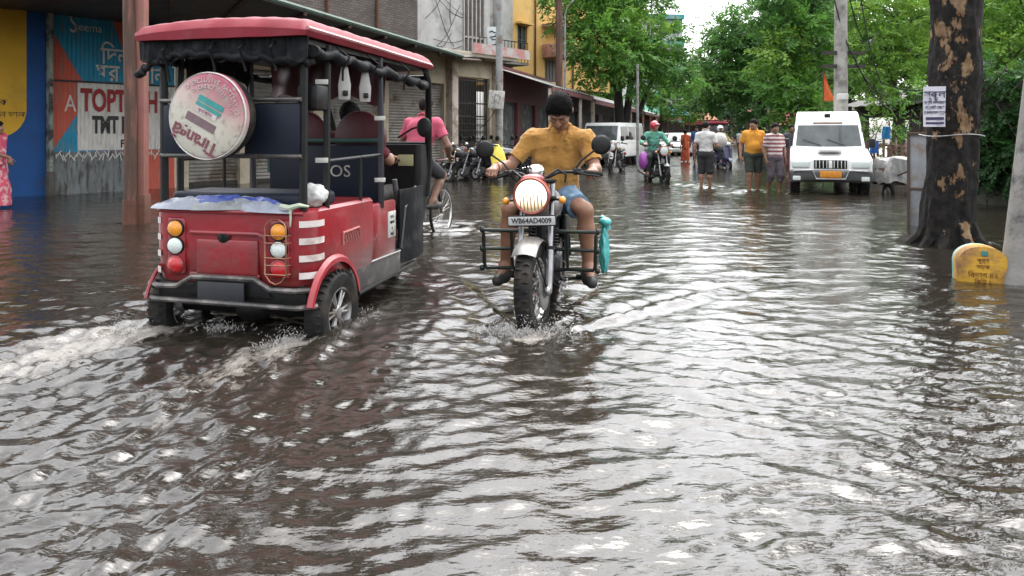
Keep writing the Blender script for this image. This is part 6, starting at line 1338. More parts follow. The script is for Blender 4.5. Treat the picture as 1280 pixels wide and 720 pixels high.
# ================================================================ cars
def carbox(parent, nm, poly, W, mat_, zb, k, x0=None, bev=.03, xs=1.0):
    mb = MB(); mb.prism(poly, W, frame(V(W/2, 0, 0), V(0, 1, 0), V(-1, 0, 0), V(0, 0, 1)), bev=bev, smooth=True)
    mb.v = [(x*(1-k*max(0, z-zb)), y, z) for x, y, z in mb.v]; return mb.build(nm, mat_, parent)
def car(name, label, cat, loc, yaw, W, low, green, zb, k, ws, sides, wheels, wr, hl, grille, bump_z, paint, group=None, plate=None, extra=None):
    t = thing(name, label, cat, loc, yaw, group)
    b = carbox(t, 'body', low, W, paint, zb, 0, bev=.045); carbox(t, 'cabin', green, W-.10, paint, zb, k, bev=.04)
    cs = [MB().lathe([(0, -W), (wr*1.18, -W), (wr*1.18, W), (0, W)], 32, T(0, y, wr) @ ry(PI/2)).build('c', paint) for y in wheels]; cut(b, cs)
    def shrink(x, z): return x*(1-k*max(0, z-zb))
    (ya, za), (yb, zbb) = ws; hw = (W-.10)/2-.07; o = .012
    G = [[(shrink(lerp(-hw, hw, i/8), z), y+o-.03*((i-4)/4)**2, z+o*.5) for i in range(9)] for y, z in ((ya, za), ((ya+yb)/2+.008, (za+zbb)/2), (yb, zbb))]
    MB().sheet(G, 0, True, th=.006).build('windscreen', glass_d, t)
    for sx in (-1, 1):
        for (y0, y1, z0, z1, sl) in sides:
            P_ = [(y0, z0), (y1, z0), (y1, z1), (y0-sl, z1)]; x = (W-.10)/2+.004
            MB().add([(sx*(shrink(x, z)), y, z) for y, z in P_], [(0, 1, 2, 3)]).build('side_window', glass_d, t)
    for y in wheels:
        for sx in (-1, 1): h_ = wheel(t, (sx*(W/2-.11), y, wr), wr, .2, rim_r=.62); h_.rotation_euler = (0, 0, 0 if sx > 0 else PI)
    for sx in (-1, 1):
        x, z, w, hh, y = hl; o_ = MB().box((sx*x, y, z), (w, .10, hh), bev=.04, seg=3).build('headlight', lens_w, t)
        m_ = MB().box((sx*(W/2+.08), ws[0][0]-.12, zb+.12), (.15, .07, .20), bev=.03).build('mirror', plast, t)
    x, z, w, hh, y = grille; mb = MB(); mb.box((0, y-.02, z), (w, .05, hh), bev=.012); mb.build('grille', blk, t)
    mb = MB()
    for i in range(9): mb.box((lerp(-w/2+.04, w/2-.04, i/8), y+.012, z), (.014 if i != 4 else .07, .02, hh-.02), bev=.005)
    mb.build('grille_bar', steel if extra != 'van' else white_p, t)
    mb = MB(); mb.box((0, .03, bump_z), (W+.02, .20, .24), bev=.06, seg=3); mb.build('bumper', paint if extra is None else pm('grey_bumper', (.07, .068, .066), (.05, .05, .048), 5, .5, c3=(.2, .19, .18), s3=3), t)
    if plate: MB().box((0, .145, bump_z+.04), (.42, .012, .14), bev=.004).build('number_plate', plate, t)
    mb = MB()
    for x in (-.35, .15): mb.tube([(x, ya+.03, za+.02), (x+.38, lerp(ya, yb, .28)+.035, lerp(za, zbb, .28)+.03)], .01, 5)
    mb.build('wiper', plast, t); return t
PL_Y = pm('yellow_plate', (.70, .27, .02), (.55, .2, .015), 20, .5)
van = car('van', 'white van with a raised roof and orange number plate parked at the right kerb', 'van', wat(1038, 15.6)-V(0, 0, .12), PI-.36, 1.60,
    [(0, .36), (.02, .60), (0, .84), (-.06, .90), (-.92, 1.06), (-4.3, 1.06), (-4.35, .40)], [(-.80, 1.0), (-.98, 1.12), (-1.30, 1.58), (-1.34, 1.63), (-1.62, 1.86), (-1.8, 1.90), (-4.2, 1.90), (-4.3, 1.5), (-4.32, 1.0)], 1.06, .16,
    ((-.95, 1.11), (-1.285, 1.57)), [(-1.42, -2.2, 1.12, 1.52, -.26), (-2.3, -3.2, 1.12, 1.52, 0), (-3.3, -4.15, 1.12, 1.52, 0)], (-.78, -3.4), .34, (.58, .74, .36, .17, -.005), (0, .74, .64, .18, .03), .50, white_p, plate=PL_Y, extra='van')
mb = MB(); mb.box((0, -1.50, 1.80), (.13, .05, .10), rx(-.6), bev=.012); mb.build('roof_badge', blk, van)
MB().box((0, -1.335, 1.625), (.62, .04, .06), rx(-.5), bev=.01).build('sun_strip', pm('brown_strip', (.30, .22, .16), (.22, .16, .11), 7, .6), van)
mb = MB(); mb.tube([(-.72, .14, .60), (-.35, .17, .62), (-.28, .17, .44), (.28, .17, .44), (.35, .17, .62), (.72, .14, .60)], .022, 8); mb.build('bumper_rail', steel, van)
for sx in (-1, 1): MB().box((sx*.66, .12, .45), (.16, .05, .10), bev=.02).build('fog_lamp', lens_w, van)
mb = MB(); mb.box((0, -.42, .985), (.5, .6, .03), rx(.18), bev=.012); mb.build('bonnet_ridge', white_p, van)
jeep = car('jeep', 'white boxy jeep parked at the left behind the motorcyclist', 'jeep', wat(738, 30)-V(0, 0, .12), PI-.52, 1.70,
    [(0, .42), (0, .98), (-.06, 1.03), (-1.0, 1.08), (-4.0, 1.08), (-4.05, .45)], [(-.92, 1.0), (-1.02, 1.1), (-1.22, 1.80), (-1.30, 1.86), (-3.9, 1.86), (-4.0, 1.7), (-4.02, 1.0)], 1.08, .05,
    ((-1.0, 1.12), (-1.185, 1.72)), [(-1.34, -2.1, 1.14, 1.70, -.06), (-2.2, -3.0, 1.14, 1.70, 0), (-3.1, -3.85, 1.14, 1.70, 0)], (-.75, -3.2), .36, (.62, .80, .2, .2, .0), (0, .80, .8, .24, .0), .52, white_p, plate=pm('plate_white', (.5, .51, .5)), extra='jeep')
SED = dict(W=1.66, low=[(0, .28), (.03, .45), (0, .66), (-.10, .74), (-1.05, .90), (-3.2, .93), (-4.1, .92), (-4.2, .6), (-4.15, .30)], green=[(-.95, .84), (-1.1, .92), (-1.75, 1.40), (-2.1, 1.47), (-2.9, 1.45), (-3.6, .98), (-3.7, .84)], zb=.92, k=.22,
    ws=((-1.10, .96), (-1.72, 1.37)), sides=[(-1.35, -2.1, .96, 1.36, .42), (-2.16, -2.85, .96, 1.36, 0), (-2.92, -3.35, .96, 1.30, -.05)], wheels=(-.85, -3.35), wr=.30, hl=(.60, .66, .34, .14, -.03), grille=(0, .55, .6, .12, .02), bump_z=.42)
car('sedan', 'white car parked beyond the leafy street tree', 'car', wat(806, 47)-V(0, 0, .12), PI-1.15, paint=white_p, plate=None, group='white cars parked far along the left', **SED)
car('sedan', 'white car half hidden behind the rider in the red helmet', 'car', wat(846, 44)-V(0, 0, .12), PI-.35, paint=white_p, plate=None, group='white cars parked far along the left', **SED)
car('sedan', 'farthest small white car near the market stalls, beyond the other parked cars', 'car', wat(790, 62)-V(0, 0, .12), PI-.9, paint=pm('cream_car', (.62, .60, .48), (.55, .53, .42), 4, .3, coat=.4), plate=None, group='white cars parked far along the left', **SED)
far_rk = dup(rick, (*wat(893, 42)[:2], -.10), PI-.2, 'far off electric rickshaw facing the viewer, behind the man in the white shirt', None)
dup(rick, (*wat(970, 52)[:2], -.10), PI-.1, 'most distant electric rickshaw, behind the two walking men', None)
# ================================================================ other motorcycles
sm_blk = pm('dark_bike_paint', (.02, .022, .03), (.012, .012, .016), 6, .35, coat=.3, c3=(.08, .07, .06), s3=5, lo3=.55, hi3=.75)
bk2 = make_moto('motorcycle', 'black motorcycle ridden through the water by the man in the red helmet', 'motorcycle', (*wat(831, 18.9)[:2], -.10), PI+.12, sm_blk, sm_blk, steer=4, guards=False, lamp=False, plate='', R=.30, tw=.085, small=True, hub_spokes=6)
grp = 'motorcycles parked along the shops'
spots = [(557, 19.6, -.9, 'parked black motorcycle nearest the rickshaw, in front of the iron gate'), (574, 20.0, -1.0, 'parked black motorcycle, second from the rickshaw in the row by the iron gate'), (592, 20.3, -.95, 'parked black motorcycle, third from the rickshaw in the row by the iron gate'), (612, 21.2, -1.05, 'parked black motorcycle draped with a yellow raincoat'), (646, 24.5, -1.0, 'parked black motorcycle half hidden behind the man in the ochre shirt'), (764, 24.5, -.6, 'parked black motorcycle beside the white jeep')]
for px, d, yw, lab in spots:
    p = wat(px, d); o = dup(bk2, (p.x, p.y, -.10), PI+yw*1.0+.2, lab, grp)
p = wat(620, 20.6); t = thing('raincoat', 'yellow raincoat draped over the seat of a parked motorcycle', 'raincoat', (p.x, p.y, -.10), .5)
G = [[(lerp(-.24, .24, i/14), lerp(-.26, .26, j/12), 1.06-.62*abs((j-6)/6)**2.2*.75-.25*abs((i-7)/7)**3+.05*mnoise.noise(Vector((i*.6, j*.6, 3)))+.02*math.sin(i*1.9+j)) for i in range(15)] for j in range(13)]
MB().sheet(G, 0, True, th=.01).build('cloth', pm('yellow_raincoat', (.70, .55, .03), (.6, .46, .02), 7, .4, coat=.2), t)
# ================================================================ people along the street
def place(label, px, d, face, z=-.12, cat='person'): p = wat(px, d); return thing('person', label, cat, (p.x, p.y, z), face)
def cloth(nm, c, **k): return pm(nm, c, tuple(x*.75 for x in c), 7, .9, bump=.2, bscale=60, **k)
AA = lambda *a: np.array(a, float)
# man in the orange shirt, walking towards the viewer with his head turned
t = place('man in an orange shirt and rolled dark green shorts wading towards the viewer', 942, 16.6, PI-.15)
P = std_pose(1.72, 1.12); P.hf = AA(.75, .65, -.05); P.knR = AA(.10, .10, .50); P.anR = AA(.10, .02, .085); P.knL = AA(-.10, -.02, .50); P.anL = AA(-.11, -.16, .10); P.elR = AA(.27, -.06, 1.12); P.wrR = AA(.28, .0, .88); P.elL = AA(-.27, .0, 1.12); P.wrL = AA(-.27, .10, .90)
human(t, P, skin, .0095, cloth('orange_shirt', (.62, .27, .03)), cloth('dark_green_shorts', (.035, .042, .03)), None, 'short', 11, .72, .95, belly=.04, wr=.012, pant_e=.025, hem=1)
# striped man beside him
stm = bpy.data.materials.new('striped_shirt'); stm.use_nodes = True; N, L = stm.node_tree.nodes, stm.node_tree.links; b = N['Principled BSDF']; b.inputs['Roughness'].default_value = .9
tc = N.new('ShaderNodeTexCoord'); sp_ = N.new('ShaderNodeSeparateXYZ'); L.new(tc.outputs['Object'], sp_.inputs[0]); m1 = N.new('ShaderNodeMath'); m1.operation = 'MULTIPLY'; m1.inputs[1].default_value = 2*PI/.085; L.new(sp_.outputs['Z'], m1.inputs[0]); m2 = N.new('ShaderNodeMath'); m2.operation = 'SINE'; L.new(m1.outputs[0], m2.inputs[0])
cr = N.new('ShaderNodeValToRGB'); cr.color_ramp.interpolation = 'CONSTANT'; cr.color_ramp.elements[0].color = (.22, .07, .075, 1); cr.color_ramp.elements[1].color = (.50, .46, .44, 1); cr.color_ramp.elements[1].position = .55; m3 = N.new('ShaderNodeMapRange'); m3.inputs['From Min'].default_value = -1; L.new(m2.outputs[0], m3.inputs['Value']); L.new(m3.outputs[0], cr.inputs[0]); L.new(cr.outputs[0], b.inputs['Base Color'])
t = place('man in a red and white striped shirt with grey rolled trousers, wading', 968, 16.3, PI+.25)
P = std_pose(1.62, 1.02); P.hf = AA(.35, .9, -.1); P.knL = AA(-.09, .10, .48); P.anL = AA(-.09, .03, .09); P.anR = AA(.10, -.14, .10); P.elR = AA(.25, -.04, 1.05); P.elL = AA(-.25, -.02, 1.05)
human(t, P, skin_d, .0095, stm, cloth('grey_purple_trousers', (.10, .08, .095)), None, 'short', 12, .75, 1.35, wr=.01, pant_e=.022)
# man in the white shirt seen from behind
t = place('man in a white T-shirt and dark shorts seen from behind, carrying a white bundle', 882, 17.6, -.55)
P = std_pose(1.68, 1.0); P.hf = AA(.5, .85, -.1); P.elR = AA(.27, .02, 1.10); P.wrR = AA(.20, .24, 1.10); P.hdR = AA(-.3, .9, .2); P.elL = AA(-.24, -.06, 1.10); P.wrL = AA(-.26, -.02, .86); P.anR = AA(.09, .06, .085)
human(t, P, skin, .0095, cloth('white_tshirt', (.58, .57, .55)), cloth('black_shorts', (.03, .03, .032)), None, 'short', 13, .72, 1.05, wr=.012, pant_e=.026)
p = t.location; t2 = thing('bundle', 'round white bundle held by the man in the white T-shirt', 'bundle', p, -.55)
b_ = bmesh.new(); bmesh.ops.create_icosphere(b_, subdivisions=3, radius=1)
for v in b_.verts: v.co = Vector((v.co.x*.17, v.co.y*.13, v.co.z*.19))*(1+.12*mnoise.noise(v.co*2.4))+Vector((.24, .36, 1.22))
MB().bm(b_, 0, True).build('cloth', cloth('white_bundle', (.55, .55, .54)), t2)
def riding(P, hipz=.86, lean=.12, handy=.50, handz=1.06, hx=.36, foot=(.26, -.60, .34), kn=(.24, -.50, .76)):
    P.pelvis = AA(0, -1.0, hipz+.02); P.chest = AA(0, -1.0+lean, hipz+.47); P.head = AA(0, -.94+lean, hipz+.70); P.hipL, P.hipR = AA(-.10, -.97, hipz), AA(.10, -.97, hipz)
    P.shL, P.shR = AA(-.19, -1.0+lean, hipz+.49), AA(.19, -1.0+lean, hipz+.49)
    for s, a in ((-1, 'L'), (1, 'R')):
        setattr(P, 'kn'+a, AA(s*kn[0], kn[1], kn[2])); setattr(P, 'an'+a, AA(s*foot[0], foot[1], foot[2])); setattr(P, 'td'+a, AA(s*.2, 1, -.1)); g_ = AA(s*hx, -handy, handz); d = AA(s*.05, 1, -.15); n = AA(0, -.15, -1)
        setattr(P, 'hd'+a, d); setattr(P, 'hn'+a, n); setattr(P, 'hs'+a, AA(-s, 0, 0)); setattr(P, 'wr'+a, g_-nv(d)*.088-nv(n)*.034); setattr(P, 'cu'+a, (48, 78, 60))
        S = getattr(P, 'sh'+a); W = getattr(P, 'wr'+a); setattr(P, 'el'+a, (S+W)/2+AA(s*.09, -.08, -.10))
    P.thumb = AA(0, .75, -.6); P.hemp = AA(0, -1, hipz-.06); P.curve = -.02; return P
def helmet(t, P, mat_, visor=True):
    hr, hf, hu = basis(P.hf, P.hu); HR = np.stack([hr, hf, hu]); c = P.head; s = Sdf(); hp = lambda x, y, z: c+hr*x+hf*y+hu*z
    s.ell(hp(0, -.012, .03), (.118, .138, .125), HR, .02, [(hp(0, 0, -.075), nv(-hu))]); s.ell(hp(0, .11, -.02), (.085, .07, .055), HR, .02, sub=True); s.cap(hp(-.06, .118, .055), hp(.06, .118, .055), .016, None, .02); sdf_obj(s, 'helmet', mat_, t, .009)
t = thing('person', 'motorcyclist in a red helmet and green shirt coming down the street', 'person', bk2.location, bk2.rotation_euler.z)
P = riding(std_pose(1.7, 1.0)); P.hf = AA(-.45, .85, -.2); human(t, P, skin, .0095, cloth('green_shirt', (.12, .36, .27)), cloth('dark_trousers', (.03, .04, .035)), clog, None, 15, 1.7, 1.85, wr=.012, pant_e=.02)
helmet(t, P, pm('red_helmet', (.50, .02, .05), (.42, .015, .04), 5, .2, coat=.6))
t = thing('bag', 'purple shopping bag hanging beside the rider in the red helmet', 'bag', bk2.location, bk2.rotation_euler.z)
b_ = bmesh.new(); bmesh.ops.create_icosphere(b_, subdivisions=3, radius=1)
for v in b_.verts: v.co = Vector((v.co.x*.13, v.co.y*.18, v.co.z*.24))*(1+.15*mnoise.noise(v.co*2.4))+Vector((.36, -.62, .66))
MB().bm(b_, 0, True).build('bag', pm('purple_polythene', (.33, .07, .36), (.26, .05, .28), 9, .4, coat=.2, bump=.4, bscale=20), t)
# scooter and its rider
def make_scooter(label, loc, yaw, mt):
    t = thing('scooter', label, 'scooter', loc, yaw); f = wheel(t, (0, 0, .23), .23, .09, 'front_wheel', 6); wheel(t, (0, -1.22, .23), .23, .09, 'rear_wheel', 6)
    s = Sdf(); s.chain([(0, -.02, .50), (0, -.13, .80), (0, -.20, .98)], [.15, .19, .11], .05, sq=((0, 1, .2), 2.2)); s.chain([(0, -.22, .50), (0, -.30, .26), (0, -.72, .24)], [.16, .16, .14], .06, sq=((0, 0, 1), 1.8)); s.chain([(0, -.78, .50), (0, -1.1, .55), (0, -1.45, .66)], [.17, .19, .10], .06); sdf_obj(s, 'body', mt, t, .014)
    st = Sdf(); st.chain([(0, -.72, .74), (0, -1.0, .76), (0, -1.4, .79)], [.10, .14, .10], .05, sq=((0, 0, 1), 2)); sdf_obj(st, 'seat', rub, t, .014)
    MB().ball((0, -.06, 1.0), (.11, .08, .08), 16).build('headlight', lens_w, t); MB().tube([(-.34, -.40, 1.02), (-.15, -.26, 1.03), (.15, -.26, 1.03), (.34, -.40, 1.02)], .016, 8).build('handlebar', blk, t)
    for sx in (-1, 1): m = MB().ball((sx*.38, -.32, 1.25), (.06, .02, .05), 12).build('mirror', plast, t); MB().tube([(sx*.26, -.34, 1.03), (sx*.37, -.33, 1.22)], .008, 6).build('stem', plast, m)
    G = [[(lerp(-.06, .06, j/4), .27*math.cos(a), .23+.28*math.sin(a)) for j in range(5)] for a in [math.radians(30+110*i/12) for i in range(13)]]; MB().sheet(G, 0, True, th=.006).build('mudguard', mt, t); return t
sc_loc = (*wat(911, 27)[:2], -.10)
make_scooter('dark blue scooter ridden towards the viewer in mid street', sc_loc, PI+.1, pm('scooter_blue', (.03, .03, .09), (.02, .02, .06), 5, .3, coat=.4))
t = thing('person', 'scooter rider in a white helmet and olive yellow top', 'person', sc_loc, PI+.1)
P = riding(std_pose(1.65, 1.05), hipz=.84, handy=.40, handz=1.02, hx=.30, foot=(.12, -.45, .36), kn=(.15, -.50, .78)); human(t, P, skin_d, .012, cloth('olive_top', (.33, .27, .08)), cloth('dark_trousers', (.03, .04, .035)), clog, None, 16, 1.7, 1.8, wr=.012, neck_cut=False); helmet(t, P, white_p)
# women further up the street
def sari(t, P, mat_, h=.012, skirt=.30):
    s = Sdf(); torso(s, P, .02); s.chain([P.pelvis+AA(0, 0, .05), P.pelvis*AA(1, 1, 0)+AA(0, .02, .45), P.pelvis*AA(1, 1, 0)+AA(0, .04, .16)], [.16, .19, skirt*.72], .05, clip=[(AA(0, 0, .16), AA(0, 0, -1))])
    s.cap(P.chest+AA(-.12, .1, .05), P.pelvis+AA(.15, .12, .02), .06, .05, .03); s.cap(P.chest+AA(-.12, -.1, .05), P.pelvis+AA(-.1, -.14, -.1), .06, .07, .03)
    for S, E in ((P.shL, P.elL), (P.shR, P.elR)): s.cap(S, lerp(S, E, .7), .066, .06, .03)
    sdf_obj(s, 'sari', mat_, t, h, .018, (1, 0, .1), 60, 4)
t = place('woman in an orange red sari walking in the distance', 857, 34, .3); P = std_pose(1.58, .95); human(t, P, skin_d, .013, None, None, None, 'long', 17, neck_cut=False); sari(t, P, cloth('orange_sari', (.50, .10, .04)))
t = place('person in a blue top and dark trousers standing in the distance', 871, 33, 2.6); P = std_pose(1.74, 1.05); human(t, P, skin_d, .013, cloth('deep_blue_shirt', (.02, .10, .24)), cloth('navy_trousers', (.02, .03, .06)), None, 'short', 18, .9, 1.6, neck_cut=False, shirt_e=.025)
t = place('distant walker in a dark shirt left of the white van', 989, 22, PI); P = std_pose(1.66, 1.0); human(t, P, skin_d, .013, cloth('dark_shirt', (.05, .05, .06)), cloth('maroon_lungi', (.12, .04, .05)), None, 'short', 19, .8, 1.5, neck_cut=False)
t = place('small distant figure in a white shirt between scooter and orange shirt', 926, 40, PI); P = std_pose(1.66, 1.0); human(t, P, skin_d, .014, cloth('white_tshirt', (.58, .57, .55)), cloth('dark_trousers', (.03, .04, .035)), None, 'short', 20, .8, 1.6, neck_cut=False)
t = place('small distant figure in a pink shirt far up the street', 900, 52, PI); P = std_pose(1.66, 1.0); human(t, P, skin_d, .016, cloth('pink_shirt', (.55, .10, .17)), cloth('dark_trousers', (.03, .04, .035)), None, 'short', 21, .8, 1.6, neck_cut=False)
# woman at the left edge
t = place('woman in a pink and red sari walking at the left edge', -6, 12.6, -1.2); P = std_pose(1.60, 1.0); P.elR = AA(.26, .05, 1.06); P.wrR = AA(.2, .25, .98)
human(t, P, skin, .0095, None, None, None, 'long', 22, neck_cut=False); sari(t, P, pm('pink_print_sari', (.55, .07, .13), (.62, .36, .36), 14, .8, lo=.5, hi=.56, bump=.2), .010, .28)
# cyclist with the pink shirt, beyond the rickshaw
cy = (*wat(528, 9.3)[:2], -.12); cyaw = -.35
t = thing('bicycle', 'black bicycle ridden by the man in the pink shirt', 'bicycle', cy, cyaw)
def bike_wheel(nm, y):
    h_ = bpy.data.objects.new(nm, None); col.objects.link(h_); h_.parent = t; h_.location = (0, y, .34); MB().lathe([(.31, -.018), (.335, -.014), (.34, 0), (.335, .014), (.31, .018)], 40, ry(PI/2), closed=True).build('tyre', rub, h_); mb = MB(); mb.lathe([(.295, -.012), (.31, -.014), (.31, .014), (.295, .012)], 40, ry(PI/2), closed=True)
    for i in range(32): a = 2*PI*i/32; mb.tube([(.02*(1 if i % 2 else -1), .02*math.cos(a+1), .02*math.sin(a+1)), (0, .30*math.cos(a), .30*math.sin(a))], .0016, 4)
    mb.build('rim', chrome, h_)
bike_wheel('front_wheel', .55); bike_wheel('rear_wheel', -.55)
mb = MB(); F1, F2, F3, F4, F5 = (0, .42, .82), (0, -.12, .86), (0, -.02, .30), (0, -.55, .34), (0, .55, .34)
for a, c_ in ((F1, F2), (F1, F3), (F2, F3), (F3, F4), (F2, F4), (F1, F5)): mb.tube([a, c_], .016, 7)
mb.tube([F1, (0, .38, 1.04)], .014, 7); mb.tube([F2, (0, -.15, .97)], .013, 7); mb.build('frame', blk, t)
MB().tube([(-.30, .20, 1.03), (-.26, .34, 1.06), (0, .40, 1.03), (.26, .34, 1.06), (.30, .20, 1.03)], .012, 7).build('handlebar', chrome, t)
sd = Sdf(); sd.cap((0, -.26, .99), (0, -.02, .985), .085, .03, .02, ((0, 0, 1), 2)); sdf_obj(sd, 'saddle', rub, t, .012)
mb = MB(); mb.tube([(-.16, -.02, .15), (-.05, -.02, .15), (-.05, -.02, .30), (.05, -.02, .30), (.05, -.02, .46), (.16, -.02, .46)], .012, 6); mb.build('crank', steel, t)
mb = MB(); G = [[(lerp(-.03, .03, j/2), -.55+.37*math.cos(a), .34+.37*math.sin(a)) for j in range(3)] for a in [math.radians(20+150*i/14) for i in range(15)]]; mb.sheet(G, 0, True, th=.003); mb.build('mudguard', blk, t)
MB().box((0, -.55, .78), (.14, .34, .02), bev=.006).build('carrier', blk, t)
t = thing('person', 'man in a pink shirt on a bicycle seen through the rickshaw windscreen', 'person', cy, cyaw)
P = std_pose(1.72, 1.05); P.pelvis = AA(0, -.15, 1.06); P.chest = AA(0, .02, 1.49); P.head = AA(0, .10, 1.71); P.shL, P.shR = AA(-.19, .02, 1.51), AA(.19, .02, 1.51); P.hipL, P.hipR = AA(-.10, -.12, 1.02), AA(.10, -.12, 1.02)
P.knL, P.anL = AA(-.13, .12, .60), AA(-.13, -.04, .24); P.knR, P.anR = AA(.14, .28, .84), AA(.14, .0, .54); P.hemp = AA(0, -.15, .98); P.curve = -.02
for s, a in ((-1, 'L'), (1, 'R')):
    d, n = AA(0, 1, -.25), AA(0, -.25, -1); setattr(P, 'hd'+a, d); setattr(P, 'hn'+a, n); setattr(P, 'hs'+a, AA(-s, 0, 0)); setattr(P, 'wr'+a, AA(s*.29, .24, 1.045)-nv(d)*.088-nv(n)*.034); setattr(P, 'cu'+a, (48, 78, 60)); setattr(P, 'el'+a, (getattr(P, 'sh'+a)+getattr(P, 'wr'+a))/2+AA(s*.10, -.06, -.08))
P.thumb = AA(0, .75, -.6); human(t, P, skin_d, .008, cloth('pink_red_shirt', (.52, .09, .15)), cloth('dark_shorts', (.04, .04, .045)), clog, 'short', 24, .6, .9, wr=.010)
# rickshaw driver
t = thing('person', 'rickshaw driver in a maroon shirt seated at the handlebar', 'person', (*RK_POS, -.10), RK_YAW)
P = std_pose(1.66, 1.05); P.pelvis = AA(.05, 1.52, .84); P.chest = AA(.05, 1.56, 1.28); P.head = AA(.05, 1.60, 1.50); P.shL, P.shR = AA(-.14, 1.56, 1.30), AA(.24, 1.56, 1.30); P.hipL, P.hipR = AA(-.05, 1.56, .82), AA(.15, 1.56, .82); P.knL, P.knR = AA(-.10, 1.98, .84), AA(.24, 1.98, .84); P.anL, P.anR = AA(-.10, 2.05, .47), AA(.24, 2.05, .47); P.hemp = AA(0, 1.5, .78)
for s, a in ((-1, 'L'), (1, 'R')):
    d, n = AA(0, 1, -.15), AA(0, -.15, -1); setattr(P, 'hd'+a, d); setattr(P, 'hn'+a, n); setattr(P, 'hs'+a, AA(-s, 0, 0)); setattr(P, 'wr'+a, AA(s*.28, 1.98, 1.12)-nv(d)*.088-nv(n)*.03); setattr(P, 'cu'+a, (48, 78, 60)); setattr(P, 'el'+a, (getattr(P, 'sh'+a)+getattr(P, 'wr'+a))/2+AA(s*.10, -.04, -.1))
P.thumb = AA(0, .75, -.6); human(t, P, skin, .009, cloth('maroon_shirt', (.13, .012, .02)), cloth('grey_trousers', (.08, .075, .07)), clog, 'short', 25, .8, 1.8, wr=.01)
# ================================================================ poles, cables, signs and things at the roadside
def pole(name, label, px, d, r0, r1, hgt, mat_, lean=(0, 0), n=12, square=False):
    p = wat(px, d)-V(0, 0, .12); t_ = thing(name, label, 'pole', p); mb_ = MB(); mb_.tube([(0, 0, 0), (lean[0]*.5, lean[1]*.5, hgt/2), (lean[0], lean[1], hgt)], [r0, (r0+r1)/2, r1], n); mb_.build('shaft', mat_, t_); return t_
pale_st = pm('pale_steel_pole', (.30, .31, .30), (.22, .225, .22), 4, .6, .3, bump=.1, c3=(.16, .11, .08), s3=3)
t = pole('utility_pole', 'pale grey utility pole in front of the shops, with a square notice on it', 624, 21, .11, .085, 8.5, pale_st)
MB().box((.0, -.02, 6.2), (1.5, .08, .08)).build('cross_arm', iron_b, t)
mb = MB(); [mb.lathe([(0, .12), (.03, .11), (.045, .06), (.03, .03), (.045, 0), (0, 0)], 10, T(x, -.02, 6.24)) for x in (-.65, -.3, .3, .65)]; mb.build('insulator', pm('porcelain', (.3, .25, .22), None, 5, .3), t)
t2 = thing('notice_board', 'square pale notice board tied to the grey utility pole', 'sign', at(620.5, 124.5, 20.75), -.1)
MB().box((0, 0, 0), (.44, .03, .50), ry(.08), bev=.006).build('board', pm('paper_board', (.55, .53, .48), (.46, .44, .4), 9, .8, c3=(.3, .29, .27), s3=7), t2)
mb = MB(); mb.tube([(-.12, -.02, .1), (.05, -.02, -.12), (.12, -.02, .08), (-.02, -.02, .16), (-.08, -.02, -.1)], .012, 5); mb.build('mark', pm('grey_mark', (.25, .24, .22)), t2)
t = pole('timber_pole', 'brown timber pole in front of the yellow building', 699, 29, .15, .12, 9, pm('brown_post', (.085, .045, .03)))
MB().box((0, -.05, 6.9), (1.6, .1, .1)).build('cross_arm', wood_d, t)
t = pole('street_lamp', 'thin grey street lamp post with a curved arm beside the timber pole', 706, 30.5, .06, .045, 6.2, pale_st)
MB().tube([(0, 0, 6.2), (.1, -.05, 6.6), (.5, -.1, 7.0), (1.1, -.1, 7.15)], .035, 8).build('arm', pale_st, t); MB().box((1.3, -.1, 7.16), (.55, .2, .1), bev=.04).build('lamp_head', pale_st, t)
t = pole('concrete_pole', 'grey concrete utility pole hung with cables behind the white van', 1051, 19.5, .19, .13, 8.5, grey_c)
for z in (3.15, 3.5, 5.5): MB().box((.05, -.05, z), (1.1, .09, .09)).build('cross_arm', iron_b, t)
MB().box((-.05, -.22, 2.35), (.26, .16, .16), bev=.03).build('junction_box', pm('pale_box', (.5, .5, .48)), t)
pole('steel_pole', 'thin pale steel pole beside the dark twin trunks', 797, 30, .055, .05, 4.2, pale_st)
t = pole('concrete_post', 'leaning grey concrete post at the right edge beside the yellow marker stone', 1265, 6.25, .105, .085, 5.2, pm('post_concrete', (.27, .255, .235), (.19, .18, .165), 6, .9, bump=.35, bscale=40, c3=(.08, .075, .07), s3=3.5), lean=(.68, .1), n=14)
# cables
def cable(label, pts, r=.012, sag=.35, grp_='overhead cables'):
    t_ = thing('cable', label, 'cable', pts[0], 0, grp_); P0 = Vector(pts[0]); out = []
    for a, c_ in zip(pts[:-1], pts[1:]):
        a, c_ = Vector(a), Vector(c_)
        for i in range(13): u = i/12; q = a.lerp(c_, u)-P0; q.z -= sag*4*u*(1-u); out.append(q)
    MB().tube(out, r, 5).build('wire', plast, t_)
cp = wat(1051, 19.5); up = wat(624, 21); tp = wat(699, 29)
cable('black cable from the concrete pole down to the bushes behind the van', [cp+V(.3, -.1, 3.3), cp+V(1.6, .3, 1.9)], .014, .35); cable('thick black cable looping from the concrete pole over the iron fence', [cp+V(.4, -.1, 5.3), cp+V(.95, -.2, 2.6), cp+V(3.3, -.4, 2.9)], .016, .35)
for i, z in enumerate((5.4, 6.1, 6.6)): cable(('lowest', 'middle', 'top')[i]+' cable strung between the concrete pole and the big mottled tree', [cp+V(0, 0, z), V(5.0, 8.3, 4.8+.1*i)], .013, .5)
cable('thin cable running from the grey pole down across the shed roof', [up+V(0, -.1, 4.2), at(622, 132, 23), at(600, 160, 24)], .012, .1)
for i, z in enumerate((6.3, 6.0)): cable(('upper', 'lower')[i]+' cable strung between the grey pole and the timber pole', [up+V(.3, 0, z), tp+V(0, -.1, z+.8)], .014, .5)
